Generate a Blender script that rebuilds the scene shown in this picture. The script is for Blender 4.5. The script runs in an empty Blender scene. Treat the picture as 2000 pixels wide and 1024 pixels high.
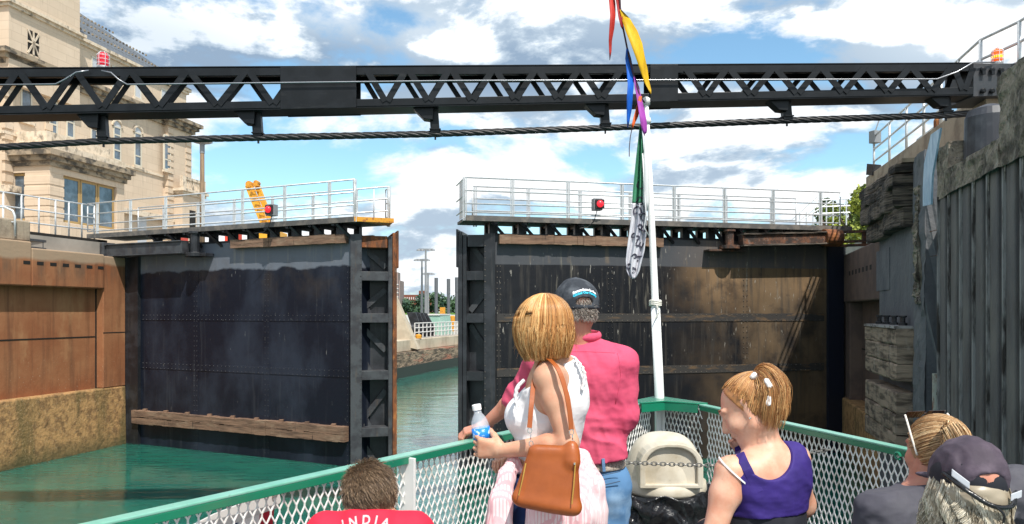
import bpy, bmesh, math, random
import numpy as np
from mathutils import Vector, Matrix
random.seed(7); rng = np.random.default_rng(7)
scene = bpy.context.scene
COL = scene.collection
R = math.radians
CZ = 4.44            # eye height above the water
F = 1500.0
HV = 610.0
def P(u, v, y):
    return Vector(((u-1000)/F*y, y, CZ+(HV-v)/F*y))
# ------------------------------------------------------------------ camera
cd = bpy.data.cameras.new('camera'); cam = bpy.data.objects.new('camera', cd); COL.objects.link(cam)
cam.location = (0, 0, CZ); cam.rotation_euler = (R(90), 0, 0)
cd.sensor_width = 36; cd.lens = 27.0; cd.shift_y = 0.049; cd.clip_start = 0.05; cd.clip_end = 9000
scene.camera = cam
scene.render.resolution_x = 1024; scene.render.resolution_y = 524
scene.view_settings.view_transform = 'Standard'; scene.view_settings.look = 'None'
scene.view_settings.exposure = 0.35; scene.view_settings.gamma = 1
# ------------------------------------------------------------------ sun + sky
SUN = Vector((0.215, -0.52, 0.825)).normalized()
sl = bpy.data.lights.new('sun', 'SUN'); so = bpy.data.objects.new('sun', sl); COL.objects.link(so)
sl.energy = 4.4; sl.angle = R(0.53); sl.color = (1.0, 0.955, 0.88)
so.rotation_euler = SUN.to_track_quat('Z', 'Y').to_euler()
def build_world():
    w = bpy.data.worlds.new('World'); scene.world = w; w.use_nodes = True
    nt = w.node_tree; N = nt.nodes; L = nt.links; N.clear()
    out = N.new('ShaderNodeOutputWorld'); bg = N.new('ShaderNodeBackground'); bg.inputs[1].default_value = 0.1
    L.new(bg.outputs[0], out.inputs[0])
    sky = N.new('ShaderNodeTexSky'); sky.sky_type = 'NISHITA'; sky.sun_disc = False
    sky.sun_elevation = math.asin(SUN.z); sky.sun_rotation = math.atan2(SUN.x, SUN.y)
    sky.air_density = 1.0; sky.dust_density = 0.3; sky.ozone_density = 1.5
    tc = N.new('ShaderNodeTexCoord')
    def M(op, a, b=None, c=None, clamp=False):
        n = N.new('ShaderNodeMath'); n.operation = op; n.use_clamp = clamp
        for i, x in enumerate((a, b, c)):
            if x is None: continue
            if isinstance(x, (int, float)): n.inputs[i].default_value = x
            else: L.new(x, n.inputs[i])
        return n.outputs[0]
    def noise(vec, s, d, rough=.55, dist=0.0):
        n = N.new('ShaderNodeTexNoise'); L.new(vec, n.inputs['Vector']); n.inputs['Scale'].default_value = s
        n.inputs['Detail'].default_value = d; n.inputs['Roughness'].default_value = rough; n.inputs['Distortion'].default_value = dist
        return n.outputs[0]
    def mapping(scale, loc=(0, 0, 0)):
        m = N.new('ShaderNodeMapping'); L.new(tc.outputs['Generated'], m.inputs[0])
        m.inputs['Scale'].default_value = scale; m.inputs['Location'].default_value = loc
        return m.outputs[0]
    big = noise(mapping((1, 1, 2.3), (.3, 0, .2)), 4.0, 10, .58, .25)
    # the same field a little nearer the sun: its difference lights the cloud tops and greys the bases
    up = noise(mapping((1, 1, 2.3), (.34, -.02, .31)), 4.0, 10, .58, .25)
    fine = noise(mapping((1, 1, 1.8)), 14.0, 8, .6, .2)
    # broad banks of cloud and clear gaps, by direction
    def blob(u, v, ru, rv):
        d = Vector(((u-1000)/F, 1, (HV-v)/F)).normalized()
        sep = N.new('ShaderNodeSeparateXYZ'); L.new(tc.outputs['Generated'], sep.inputs[0])
        dx = M('MULTIPLY', M('SUBTRACT', sep.outputs[0], d.x), F/ru)
        dz = M('MULTIPLY', M('SUBTRACT', sep.outputs[2], d.z), F/rv)
        q = M('ADD', M('MULTIPLY', dx, dx), M('MULTIPLY', dz, dz))
        front = M('GREATER_THAN', sep.outputs[1], 0)
        return M('MULTIPLY', M('POWER', 2.718, M('MULTIPLY', q, -1)), front)
    bias = None
    for u, v, ru, rv, a in [(600, 330, 260, 55, -.17), (1500, 95, 170, 45, -.16), (770, 35, 60, 35, -.12), (905, 55, 45, 30, -.10),
                            (1430, 300, 120, 40, -.05), (1620, 330, 60, 30, -.06), (1090, 320, 120, 30, -.08), (1840, 90, 150, 75, .16), (1000, 90, 230, 70, .10), (300, 60, 280, 90, .10),
                            (870, 345, 70, 32, .16), (840, 500, 70, 110, .07), (950, 180, 300, 60, .10), (1500, 240, 240, 70, .10), (470, 420, 110, 50, .10),
                            (1400, 350, 160, 40, .08)]:
        t = M('MULTIPLY', blob(u, v, ru, rv), a)
        bias = t if bias is None else M('ADD', bias, t)
    dens = M('ADD', M('ADD', big, bias), M('MULTIPLY', M('SUBTRACT', fine, .5), .16))
    def mr(x, a, b, c=0, d=1):
        n = N.new('ShaderNodeMapRange'); n.interpolation_type = 'SMOOTHSTEP'; L.new(x, n.inputs[0])
        for i, k in enumerate((a, b, c, d)): n.inputs[i+1].default_value = k
        return n.outputs[0]
    mask = mr(dens, .40, .53)
    lit = M('ADD', M('SUBTRACT', big, up), M('MULTIPLY', M('SUBTRACT', fine, .5), .22))
    grey = None
    for u, v, ru, rv, a in [(240, 70, 330, 90, .55), (1000, 135, 260, 50, .35), (960, 300, 200, 45, .25), (1500, 290, 180, 30, .25), (1560, 210, 160, 30, .2), (1700, 160, 130, 60, .15), (1840, 80, 130, 70, -.3), (620, 25, 130, 40, -.45), (870, 335, 60, 30, -.35), (850, 90, 90, 60, -.35)]:
        t = M('MULTIPLY', blob(u, v, ru, rv), a)
        grey = t if grey is None else M('ADD', grey, t)
    shade = M('ADD', mr(lit, -.075, .065, .80, 0), M('MULTIPLY', grey, .9), clamp=True)
    cr = N.new('ShaderNodeValToRGB'); L.new(shade, cr.inputs[0])
    e = cr.color_ramp.elements; e[0].position = 0; e[0].color = (1, 1, 1, 1); e[1].position = 1; e[1].color = (.27, .37, .50, 1)
    m1 = cr.color_ramp.elements.new(.35); m1.color = (.82, .88, .94, 1)
    m2 = cr.color_ramp.elements.new(.65); m2.color = (.50, .60, .70, 1)
    cs = N.new('ShaderNodeVectorMath'); cs.operation = 'SCALE'; L.new(cr.outputs[0], cs.inputs[0]); cs.inputs[3].default_value = 9.6
    ss = N.new('ShaderNodeVectorMath'); ss.operation = 'MULTIPLY'; L.new(sky.outputs[0], ss.inputs[0]); ss.inputs[1].default_value = (1.30, 1.60, 1.55)
    mx = N.new('ShaderNodeMix'); mx.data_type = 'RGBA'; L.new(mask, mx.inputs[0]); L.new(ss.outputs[0], mx.inputs[6]); L.new(cs.outputs[0], mx.inputs[7])
    L.new(mx.outputs[2], bg.inputs[0])
build_world()
# ------------------------------------------------------------------ helpers
MW = {}
def link(o): COL.objects.link(o); return o
def tag(o, label=None, cat=None, group=None, kind=None):
    if label: o['label'] = label
    if cat: o['category'] = cat
    if group: o['group'] = group
    if kind: o['kind'] = kind
    return o
def thing(name, label, cat, loc=(0, 0, 0), rz=0, group=None):
    o = link(bpy.data.objects.new(name, None)); o.location = loc; o.rotation_euler = (0, 0, rz)
    o.empty_display_size = .2
    MW[o.name] = Matrix.Translation(Vector(loc)) @ Matrix.Rotation(rz, 4, 'Z')
    return tag(o, label, cat, group)
def add_mesh(name, me, mats, parent=None, smooth=False, bevel=0):
    if not isinstance(mats, (list, tuple)): mats = [mats]
    for m in mats: me.materials.append(m)
    o = link(bpy.data.objects.new(name, me))
    if smooth: me.polygons.foreach_set('use_smooth', [True]*len(me.polygons))
    if parent is not None:
        o.parent = parent; o.matrix_parent_inverse = MW.get(parent.name, Matrix()).inverted()
    if bevel:
        b = o.modifiers.new('bevel', 'BEVEL'); b.width = bevel; b.segments = 2; b.limit_method = 'ANGLE'; b.angle_limit = R(50)
    return o
def copy_tree(o, parent=None):
    c = o.copy(); link(c)
    if parent is not None: c.parent = parent
    for ch in list(o.children): copy_tree(ch, c)
    return c
class MB:
    def __init__(s): s.v = []; s.f = []; s.m = []; s.cur = 0
    def add(s, vs, fs):
        b = len(s.v); s.v += [tuple(p) for p in vs]; s.f += [tuple(i+b for i in f) for f in fs]; s.m += [s.cur]*len(fs); return s
    def hexa(s, p):   # 8 points: bottom 4 ccw, top 4
        return s.add(p, [(0, 3, 2, 1), (4, 5, 6, 7), (0, 1, 5, 4), (1, 2, 6, 5), (2, 3, 7, 6), (3, 0, 4, 7)])
    def box(s, a, b):
        x0, y0, z0 = a; x1, y1, z1 = b
        return s.hexa([(x0, y0, z0), (x1, y0, z0), (x1, y1, z0), (x0, y1, z0), (x0, y0, z1), (x1, y0, z1), (x1, y1, z1), (x0, y1, z1)])
    def obox(s, c, ex, ey, ez):   # centre and half axes
        c, ex, ey, ez = map(Vector, (c, ex, ey, ez))
        return s.hexa([c-ex-ey-ez, c+ex-ey-ez, c+ex+ey-ez, c-ex+ey-ez, c-ex-ey+ez, c+ex-ey+ez, c+ex+ey+ez, c-ex+ey+ez])
    def bar(s, a, b, w, h, up=(0, 0, 1)):
        a, b, up = Vector(a), Vector(b), Vector(up); d = (b-a)
        if d.length < 1e-6: return s
        dn = d.normalized(); sd = dn.cross(up)
        if sd.length < 1e-4: sd = dn.cross(Vector((0, 1, 0)))
        sd.normalize(); u2 = sd.cross(dn)
        return s.obox((a+b)/2, d/2, sd*w/2, u2*h/2)
    def prism(s, poly, vec):
        n = len(poly); vec = Vector(vec); p = [Vector(q) for q in poly]
        vs = p + [q+vec for q in p]
        return s.add(vs, [tuple(range(n-1, -1, -1)), tuple(range(n, 2*n))] + [(i, (i+1) % n, n+(i+1) % n, n+i) for i in range(n)])
    def tube(s, pts, r, n=8, caps=True):
        pts = [Vector(p) for p in pts]; k = len(pts)
        rs = r if isinstance(r, (list, tuple)) else [r]*k
        vs = []; prev = None
        for i, p in enumerate(pts):
            t = (pts[min(i+1, k-1)]-pts[max(i-1, 0)]).normalized()
            if prev is None:
                a = Vector((0, 0, 1)) if abs(t.z) < .9 else Vector((1, 0, 0)); u = t.cross(a).normalized()
            else:
                u = (prev - t*prev.dot(t)); u = u.normalized() if u.length > 1e-6 else t.cross(Vector((0, 0, 1))).normalized()
            prev = u; w = t.cross(u)
            for j in range(n):
                q = 2*math.pi*j/n; vs.append(p+(u*math.cos(q)+w*math.sin(q))*rs[i])
        fs = [(i*n+j, i*n+(j+1) % n, (i+1)*n+(j+1) % n, (i+1)*n+j) for i in range(k-1) for j in range(n)]
        if caps: fs += [tuple(range(n-1, -1, -1)), tuple((k-1)*n+j for j in range(n))]
        return s.add(vs, fs)
    def lathe(s, c, prof, n=24, axis=(0, 0, 1), sx=1, sy=1):
        c = Vector(c); q = Vector(axis).to_track_quat('Z', 'Y'); vs = []
        for r, z in prof:
            for j in range(n):
                a = 2*math.pi*j/n; vs.append(c+q @ Vector((r*math.cos(a)*sx, r*math.sin(a)*sy, z)))
        k = len(prof)
        fs = [(i*n+j, i*n+(j+1) % n, (i+1)*n+(j+1) % n, (i+1)*n+j) for i in range(k-1) for j in range(n)]
        fs += [tuple(range(n-1, -1, -1)), tuple((k-1)*n+j for j in range(n))]
        return s.add(vs, fs)
    def rivet(s, c, n, r=.02):
        c = Vector(c); n = Vector(n).normalized(); a = n.cross(Vector((0, 0, 1)))
        if a.length < .1: a = Vector((1, 0, 0))
        a.normalize(); b = n.cross(a)
        vs = [c+(a*math.cos(k*math.pi/3)+b*math.sin(k*math.pi/3))*r for k in range(6)]
        vs += [c+(a*math.cos(k*math.pi/3)+b*math.sin(k*math.pi/3))*r*.6+n*r*.6 for k in range(6)]
        return s.add(vs, [(k, (k+1) % 6, 6+(k+1) % 6, 6+k) for k in range(6)]+[(6, 7, 8, 9, 10, 11)])
    def build(s, name, mats, parent=None, smooth=False, bevel=0, recalc=True):
        me = bpy.data.meshes.new(name); me.from_pydata(s.v, [], s.f)
        me.polygons.foreach_set('material_index', s.m)
        if recalc:
            bm = bmesh.new(); bm.from_mesh(me); bmesh.ops.recalc_face_normals(bm, faces=bm.faces); bm.to_mesh(me); bm.free()
        return add_mesh(name, me, mats, parent, smooth, bevel)
# ------------------------------------------------------------------ materials
def mat(name, col, rough=.6, metal=0.0, layers=(), bump=None, spec=.5, emit=None, trans=0, alpha=1, sss=0, coat=0, attr=None, coord='Object'):
    m = bpy.data.materials.new(name); m.use_nodes = True; nt = m.node_tree; N = nt.nodes; L = nt.links
    b = N['Principled BSDF']; b.inputs['Roughness'].default_value = rough; b.inputs['Metallic'].default_value = metal
    b.inputs['Specular IOR Level'].default_value = spec; b.inputs['Transmission Weight'].default_value = trans; b.inputs['Alpha'].default_value = alpha
    if coat: b.inputs['Coat Weight'].default_value = coat
    if sss:
        b.inputs['Subsurface Weight'].default_value = sss; b.inputs['Subsurface Radius'].default_value = (1, .3, .15); b.inputs['Subsurface Scale'].default_value = .01
    if emit: b.inputs['Emission Color'].default_value = (*emit[0], 1); b.inputs['Emission Strength'].default_value = emit[1]
    rgb = N.new('ShaderNodeRGB'); rgb.outputs[0].default_value = (*col, 1); cur = rgb.outputs[0]
    tc = N.new('ShaderNodeTexCoord')
    if attr:
        a = N.new('ShaderNodeAttribute'); a.attribute_name = 'Col'
        r = N.new('ShaderNodeValToRGB'); L.new(a.outputs['Fac'], r.inputs[0])
        for i, (pos, c) in enumerate(attr):
            el = r.color_ramp.elements[i] if i < 2 else r.color_ramp.elements.new(pos)
            el.position = pos; el.color = (*c, 1)
        cur = r.outputs[0]
    for ly in layers:
        mp = N.new('ShaderNodeMapping'); L.new(tc.outputs[coord], mp.inputs[0])
        s = ly.get('s', 1.0); s = s if isinstance(s, tuple) else (s, s, s); mp.inputs['Scale'].default_value = s
        mp.inputs['Location'].default_value = ly.get('loc', (0, 0, 0)); mp.inputs['Rotation'].default_value = (0, 0, ly.get('rz', 0))
        if ly.get('t') == 'vor':
            n = N.new('ShaderNodeTexVoronoi'); n.inputs['Scale'].default_value = 1; fac = n.outputs['Distance']
        elif ly.get('t') == 'brick':
            n = N.new('ShaderNodeTexBrick'); n.inputs['Scale'].default_value = 1; n.inputs['Mortar Size'].default_value = ly.get('mortar', .02)
            n.inputs['Color1'].default_value = (0, 0, 0, 1); n.inputs['Color2'].default_value = (ly.get('var', 0),)*3+(1,); n.inputs['Mortar'].default_value = (1, 1, 1, 1)
            n.inputs['Brick Width'].default_value = ly.get('bw', 2.0); n.inputs['Row Height'].default_value = ly.get('rh', 1.0); fac = n.outputs['Color']
        elif ly.get('t') == 'wave':
            n = N.new('ShaderNodeTexWave'); n.inputs['Scale'].default_value = 1; n.bands_direction = ly.get('dir', 'Z'); n.inputs['Distortion'].default_value = ly.get('dist', 0); fac = n.outputs['Fac']
        else:
            n = N.new('ShaderNodeTexNoise'); n.inputs['Scale'].default_value = 1; n.inputs['Detail'].default_value = ly.get('d', 5); n.inputs['Roughness'].default_value = ly.get('r', .6); fac = n.outputs['Fac']
        L.new(mp.outputs[0], n.inputs['Vector'])
        if 'uv' in ly:
            dt = N.new('ShaderNodeVectorMath'); dt.operation = 'DOT_PRODUCT'; L.new(tc.outputs[coord], dt.inputs[0]); dt.inputs[1].default_value = ly['uv']
            sx_ = N.new('ShaderNodeSeparateXYZ'); L.new(tc.outputs[coord], sx_.inputs[0]); cx_ = N.new('ShaderNodeCombineXYZ'); L.new(dt.outputs['Value'], cx_.inputs[0]); L.new(sx_.outputs[2], cx_.inputs[1]); L.new(cx_.outputs[0], n.inputs['Vector'])
        mr = N.new('ShaderNodeMapRange'); L.new(fac, mr.inputs[0]); mr.inputs[1].default_value = ly.get('lo', .45); mr.inputs[2].default_value = ly.get('hi', .6)
        mr.inputs[3].default_value = 0; mr.inputs[4].default_value = ly.get('a', 1.0); f = mr.outputs[0]
        for key, idx in (('x', 0), ('y', 1), ('z', 2)):
            if key in ly:
                z0, z1 = ly[key]; wob = ly.get('wob', .25)
                g = N.new('ShaderNodeSeparateXYZ'); L.new(tc.outputs[coord], g.inputs[0])
                wn = N.new('ShaderNodeTexNoise'); wn.inputs['Scale'].default_value = ly.get('ws', 1.3); wn.inputs['Detail'].default_value = 4; L.new(tc.outputs[coord], wn.inputs['Vector'])
                ma = N.new('ShaderNodeMath'); ma.operation = 'MULTIPLY_ADD'; L.new(wn.outputs['Fac'], ma.inputs[0]); ma.inputs[1].default_value = wob*2; L.new(g.outputs[idx], ma.inputs[2])
                m2 = N.new('ShaderNodeMapRange'); L.new(ma.outputs[0], m2.inputs[0]); m2.inputs[1].default_value = z0+wob; m2.inputs[2].default_value = z1+wob
                mu = N.new('ShaderNodeMath'); mu.operation = 'MULTIPLY'; L.new(f, mu.inputs[0]); L.new(m2.outputs[0], mu.inputs[1]); f = mu.outputs[0]
        mx = N.new('ShaderNodeMix'); mx.data_type = 'RGBA'; L.new(f, mx.inputs[0]); L.new(cur, mx.inputs[6]); mx.inputs[7].default_value = (*ly['c'], 1); cur = mx.outputs[2]
    L.new(cur, b.inputs['Base Color'])
    prev = None
    for bump in ([] if not bump else bump if isinstance(bump, list) else [bump]):
        sc, st, dist = bump[:3]; sc = sc if isinstance(sc, tuple) else (sc, sc, sc)
        mp = N.new('ShaderNodeMapping'); L.new(tc.outputs[coord], mp.inputs[0]); mp.inputs['Scale'].default_value = sc
        n = N.new('ShaderNodeTexNoise'); n.inputs['Scale'].default_value = 1; n.inputs['Detail'].default_value = bump[3] if len(bump) > 3 else 6; L.new(mp.outputs[0], n.inputs['Vector'])
        bp = N.new('ShaderNodeBump'); bp.inputs['Strength'].default_value = st; bp.inputs['Distance'].default_value = dist
        L.new(n.outputs['Fac'], bp.inputs['Height']); L.new(bp.outputs[0], b.inputs['Normal'])
        if prev: L.new(prev, bp.inputs['Normal'])
        prev = bp.outputs[0]
    return m
def text_mesh(body, size, fn, extrude=.002, bold=0.0):
    """letters as a mesh; fn maps (x, y, depth) of the flat lettering to a world point"""
    c = bpy.data.curves.new('lettering', 'FONT'); c.body = body; c.size = size; c.extrude = extrude; c.offset = bold; c.align_x = 'CENTER'
    c.resolution_u = 3
    o = link(bpy.data.objects.new('lettering_source', c)); bpy.context.view_layer.update()
    me = bpy.data.meshes.new_from_object(o.evaluated_get(bpy.context.evaluated_depsgraph_get()))
    bpy.data.objects.remove(o); bpy.data.curves.remove(c)
    for v in me.vertices: v.co = fn(v.co.x, v.co.y, v.co.z)
    return me
# ================================================================== materials of the place
M = {}
M['water'] = mat('water', (.014, .115, .088), .07, sss=1, layers=[dict(s=(.5, .5, .5), c=(.02, .14, .10), lo=.4, hi=.65)], spec=.6)
def water_bump(m):
    nt = m.node_tree; N = nt.nodes; L = nt.links; b = N['Principled BSDF']; tc = N.new('ShaderNodeTexCoord')
    prev = None
    for sc, st, dist, rz in (((.35, .8, 1), .22, .14, .3), ((1.6, 4.0, 1), .28, .040, -.2), ((6, 11, 1), .22, .010, .1)):
        mp = N.new('ShaderNodeMapping'); mp.inputs['Scale'].default_value = sc; mp.inputs['Rotation'].default_value = (0, 0, rz); L.new(tc.outputs['Object'], mp.inputs[0])
        n = N.new('ShaderNodeTexNoise'); n.inputs['Scale'].default_value = 1; n.inputs['Detail'].default_value = 3; L.new(mp.outputs[0], n.inputs['Vector'])
        bp = N.new('ShaderNodeBump'); bp.inputs['Strength'].default_value = st; bp.inputs['Distance'].default_value = dist; L.new(n.outputs['Fac'], bp.inputs['Height'])
        if prev: L.new(prev, bp.inputs['Normal'])
        prev = bp.outputs[0]
    L.new(prev, b.inputs['Normal'])
water_bump(M['water'])
wb_ = M['water'].node_tree.nodes['Principled BSDF']; wb_.inputs['Subsurface Scale'].default_value = 1.6; wb_.inputs['Subsurface Radius'].default_value = (.4, 1, .9)
M['concrete'] = mat('concrete', (.36, .29, .21), .9, layers=[dict(s=1.2, c=(.22, .17, .12)), dict(s=(6, 6, .5), c=(.15, .11, .08), lo=.55, hi=.75, a=.6), dict(s=14, c=(.5, .44, .36), lo=.62, hi=.72, a=.5)], bump=(14, .5, .02))
M['brown_wall'] = mat('brown_wall', (.26, .092, .035), .85, layers=[dict(s=.6, c=(.34, .15, .065), lo=.4, hi=.65), dict(s=(4, 4, .3), c=(.12, .05, .025), lo=.52, hi=.7, a=.6),
      dict(s=(26, 26, 18), c=(.50, .38, .26), lo=.655, hi=.69, a=.75, z=(3.4, 2.8)), dict(s=(2, 2, .25), c=(.10, .07, .045), lo=.5, hi=.62, a=.6, z=(5.2, 5.7)), dict(s=(3.2, 3.2, .22), c=(.13, .05, .02), lo=.50, hi=.66, a=.55), dict(s=(1.1, 1.1, .5), c=(.44, .24, .11), lo=.56, hi=.70, a=.6),
      dict(s=.6, c=(.36, .26, .17), lo=.1, hi=.2, a=.9, z=(5.95, 6.05), wob=.12)], bump=(9, .35, .02))
M['plinth'] = mat('plinth', (.44, .25, .10), .9, layers=[dict(s=5, c=(.20, .11, .045), lo=.42, hi=.62), dict(s=(1.2, 1.2, .25), c=(.12, .09, .03), lo=.5, hi=.62, a=.75), dict(s=22, c=(.46, .32, .18), lo=.56, hi=.68, a=.7),
      dict(s=1, c=(.05, .055, .02), lo=0, hi=.1, a=.7, z=(.55, .05), wob=.15)], bump=(12, .8, .03))
M['slot_dark'] = mat('slot_dark', (.01, .008, .006), .9)
M['gate_left'] = mat('gate_left', (.008, .011, .020), .38, layers=[dict(s=(.7, .7, .45), c=(.026, .034, .052), lo=.45, hi=.66, a=.9), dict(s=(7, 7, .35), c=(.065, .07, .08), lo=.58, hi=.78, a=.5),
      dict(s=.5, c=(.16, .18, .215), lo=.1, hi=.2, a=.85, z=(5.74, 5.80), wob=.16, ws=1.6), dict(s=(5, 5, .4), c=(.30, .27, .23), lo=.56, hi=.68, a=.45, z=(5.86, 5.95), wob=.16, ws=1.6),
      dict(s=(1, 1, .8), c=(.07, .05, .035), lo=.5, hi=.68, a=.35, z=(4.6, 5.3)), dict(s=(16, 16, 2.0), c=(.30, .30, .28), lo=.70, hi=.74, a=.7)], bump=(1.6, .25, .05), spec=.3)
M['gate_right'] = mat('gate_right', (.008, .009, .012), .42, layers=[dict(s=.8, c=(.32, .20, .105), lo=.26, hi=.48, a=.8, x=(4.6, 6.4), z=(4.3, 5.3), wob=.7, ws=.8), dict(s=(1.2, 1.2, .5), c=(.17, .12, .075), lo=.38, hi=.58, a=.7, x=(5.6, 7.6), wob=.8, ws=.7), dict(s=(.55, .55, .5), c=(.13, .088, .05), lo=.42, hi=.62, a=.7, x=(4.6, 8.0), wob=1.2, ws=.6), dict(s=(9, 9, .6), c=(.05, .045, .04), lo=.5, hi=.7, a=.7),
      dict(s=(.9, .9, 1.3), c=(.012, .014, .018), lo=.54, hi=.66, a=.6), dict(s=.5, c=(.085, .09, .10), lo=.1, hi=.2, a=.75, z=(5.80, 5.82), wob=.03), dict(s=(4, 4, .5), c=(.25, .18, .11), lo=.56, hi=.68, a=.4, z=(5.82, 5.9), wob=.05),
      dict(s=(13, 13, 3.0), c=(.34, .32, .28), lo=.65, hi=.69, a=.75, z=(2.6, 3.8)), dict(s=(5, 5, .45), c=(.22, .20, .16), lo=.63, hi=.72, a=.6, z=(2.6, 4.4))], bump=(2.2, .25, .04), spec=.45)
M['black_steel'] = mat('black_steel', (.014, .015, .018), .42, layers=[dict(s=2.0, c=(.03, .032, .038)), dict(s=(9, 9, .6), c=(.08, .075, .07), lo=.6, hi=.75, a=.5)], bump=(20, .2, .005), spec=.5)
M['rib_steel'] = mat('rib_steel', (.055, .06, .066), .5, layers=[dict(s=3, c=(.03, .03, .035)), dict(s=(8, 8, 1), c=(.10, .07, .045), lo=.58, hi=.7, a=.6)], bump=(18, .3, .006))
M['boom_black'] = mat('boom_black', (.004, .005, .0065), .42, layers=[dict(s=3, c=(.008, .0095, .012)), dict(s=(1.2, 9, 9), c=(.035, .035, .035), lo=.62, hi=.75, a=.5)], spec=.3, bump=(25, .12, .004))
M['rust'] = mat('rust', (.20, .065, .02), .85, layers=[dict(s=(6, 6, 2), c=(.07, .03, .015)), dict(s=(9, 9, 3), c=(.42, .16, .04), lo=.55, hi=.65, a=.7), dict(s=9, c=(.25, .2, .15), lo=.62, hi=.7, a=.5)], bump=(25, .5, .01))
M['rust_dark'] = mat('rust_dark', (.05, .03, .022), .8, layers=[dict(s=5, c=(.17, .07, .035), lo=.45, hi=.6), dict(s=12, c=(.22, .19, .17), lo=.58, hi=.66, a=.7), dict(s=3, c=(.02, .018, .018), lo=.5, hi=.58, a=.8)], bump=(22, .6, .015))
M['timber'] = mat('timber', (.21, .125, .08), .9, layers=[dict(s=(1.3, 1.3, 12), c=(.10, .06, .04), lo=.45, hi=.65), dict(s=(2.2, 2.2, 5), c=(.26, .18, .12), lo=.52, hi=.66, a=.7), dict(s=(9, 9, .9), c=(.03, .02, .015), lo=.66, hi=.7, a=.8)], bump=((2.5, 2.5, 18), .8, .02))
M['timber_grey'] = mat('timber_grey', (.15, .12, .095), .95, layers=[dict(s=(1.0, 1.0, 14), c=(.03, .024, .02), lo=.42, hi=.58), dict(s=(3, 3, 9), c=(.17, .13, .10), lo=.55, hi=.68, a=.7), dict(s=(1.2, 1.2, 5), c=(.018, .015, .013), lo=.52, hi=.58, a=.8)], bump=((2.0, 2.0, 26), 1.0, .06))
M['timber_pale'] = mat('timber_pale', (.36, .34, .33), .9, layers=[dict(s=(4, 4, 9), c=(.14, .12, .11), lo=.5, hi=.6)], bump=((3, 3, 20), .8, .02))
M['rail_white'] = mat('rail_white', (.60, .62, .63), .4, metal=.25, layers=[dict(s=7, c=(.42, .43, .43), lo=.5, hi=.65, a=.7)])
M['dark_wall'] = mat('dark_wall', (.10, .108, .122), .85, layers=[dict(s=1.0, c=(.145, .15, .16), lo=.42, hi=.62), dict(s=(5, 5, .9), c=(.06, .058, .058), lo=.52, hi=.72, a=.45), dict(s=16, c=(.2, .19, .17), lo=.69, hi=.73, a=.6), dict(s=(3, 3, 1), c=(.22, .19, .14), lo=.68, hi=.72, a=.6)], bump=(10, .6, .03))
M['rough_concrete'] = mat('rough_concrete', (.30, .255, .20), .95, layers=[dict(s=3, c=(.09, .075, .06), lo=.42, hi=.6), dict(s=(8, 8, 3), c=(.36, .33, .28), lo=.57, hi=.68, a=.8), dict(s=18, c=(.05, .045, .04), lo=.58, hi=.66, a=.8)], bump=(11, 1.0, .06, 8))
M['pile'] = mat('pile', (.115, .110, .112), .75, layers=[dict(s=(2, 2, .7), c=(.17, .16, .15), lo=.42, hi=.62), dict(s=(5, 5, 1.2), c=(.06, .045, .038), lo=.52, hi=.70, a=.5), dict(s=22, c=(.2, .19, .18), lo=.68, hi=.72, a=.7)], bump=(18, .6, .015))
M['pile_edge'] = mat('pile_edge', (.27, .265, .26), .6, layers=[dict(s=(6, 6, 1.2), c=(.03, .025, .022), lo=.45, hi=.6)], bump=(18, .5, .01))
M['lime'] = mat('lime', (.30, .28, .25), .9, layers=[dict(s=12, c=(.15, .14, .12), lo=.5, hi=.6)], bump=(20, .8, .02))
M['tarp'] = mat('tarp', (.26, .42, .58), .4, layers=[dict(s=(4, 4, 2), c=(.40, .56, .70))], bump=((5, 5, 1.5), 1.0, .05))
M['grass'] = mat('grass', (.10, .20, .035), .9, layers=[dict(s=2, c=(.16, .26, .05))])
M['paving'] = mat('paving', (.34, .31, .27), .9, layers=[dict(s=.6, c=(.26, .24, .21))])
M['limestone'] = mat('limestone', (.66, .53, .40), .85, layers=[dict(t='brick', uv=(.17, .98, 0), c=(.46, .35, .25), lo=0, hi=1, a=.6, bw=1.7, rh=.62, mortar=.025, var=.45), dict(s=.5, c=(.56, .44, .32), lo=.4, hi=.65, a=.7), dict(s=(3, 3, .4), c=(.30, .23, .16), lo=.58, hi=.75, a=.5)], bump=(8, .2, .02))
M['limestone_trim'] = mat('limestone_trim', (.68, .57, .44), .85, layers=[dict(s=2.5, c=(.36, .28, .19), lo=.45, hi=.65, a=.6), dict(s=(2, 2, 1.2), c=(.09, .08, .07), lo=.56, hi=.66, a=.75)], bump=(8, .3, .02))
M['soot_trim'] = mat('soot_trim', (.34, .27, .19), .9, layers=[dict(s=(1.3, 1.3, 2), c=(.05, .045, .04), lo=.45, hi=.60, a=.9)], bump=(8, .4, .03))
M['slate'] = mat('slate', (.11, .125, .14), .6, layers=[dict(s=(5, 5, 12), c=(.075, .085, .10))], bump=(14, .3, .02))
M['win_frame'] = mat('win_frame', (.60, .55, .45), .6)
M['win_frame_wood'] = mat('win_frame_wood', (.40, .26, .10), .6)
M['glass_dark'] = mat('glass_dark', (.045, .06, .075), .06, spec=.9, layers=[dict(s=.9, c=(.12, .17, .22), lo=.4, hi=.6)])
M['blind'] = mat('blind', (.50, .52, .55), .5, spec=.6)
M['yellow'] = mat('yellow', (.62, .28, .02), .6, layers=[dict(s=9, c=(.35, .12, .02), lo=.55, hi=.62)])
M['crane_yellow'] = mat('crane_yellow', (.75, .36, .02), .5, layers=[dict(s=7, c=(.28, .12, .02), lo=.58, hi=.66)])
M['red_paint'] = mat('red_paint', (.65, .05, .02), .5)
M['red_lens'] = mat('red_lens', (.55, .01, .03), .3, emit=((.9, .02, .05), .35))
M['amber_lens'] = mat('amber_lens', (.8, .13, .01), .3, emit=((1, .12, .01), .55))
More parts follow.
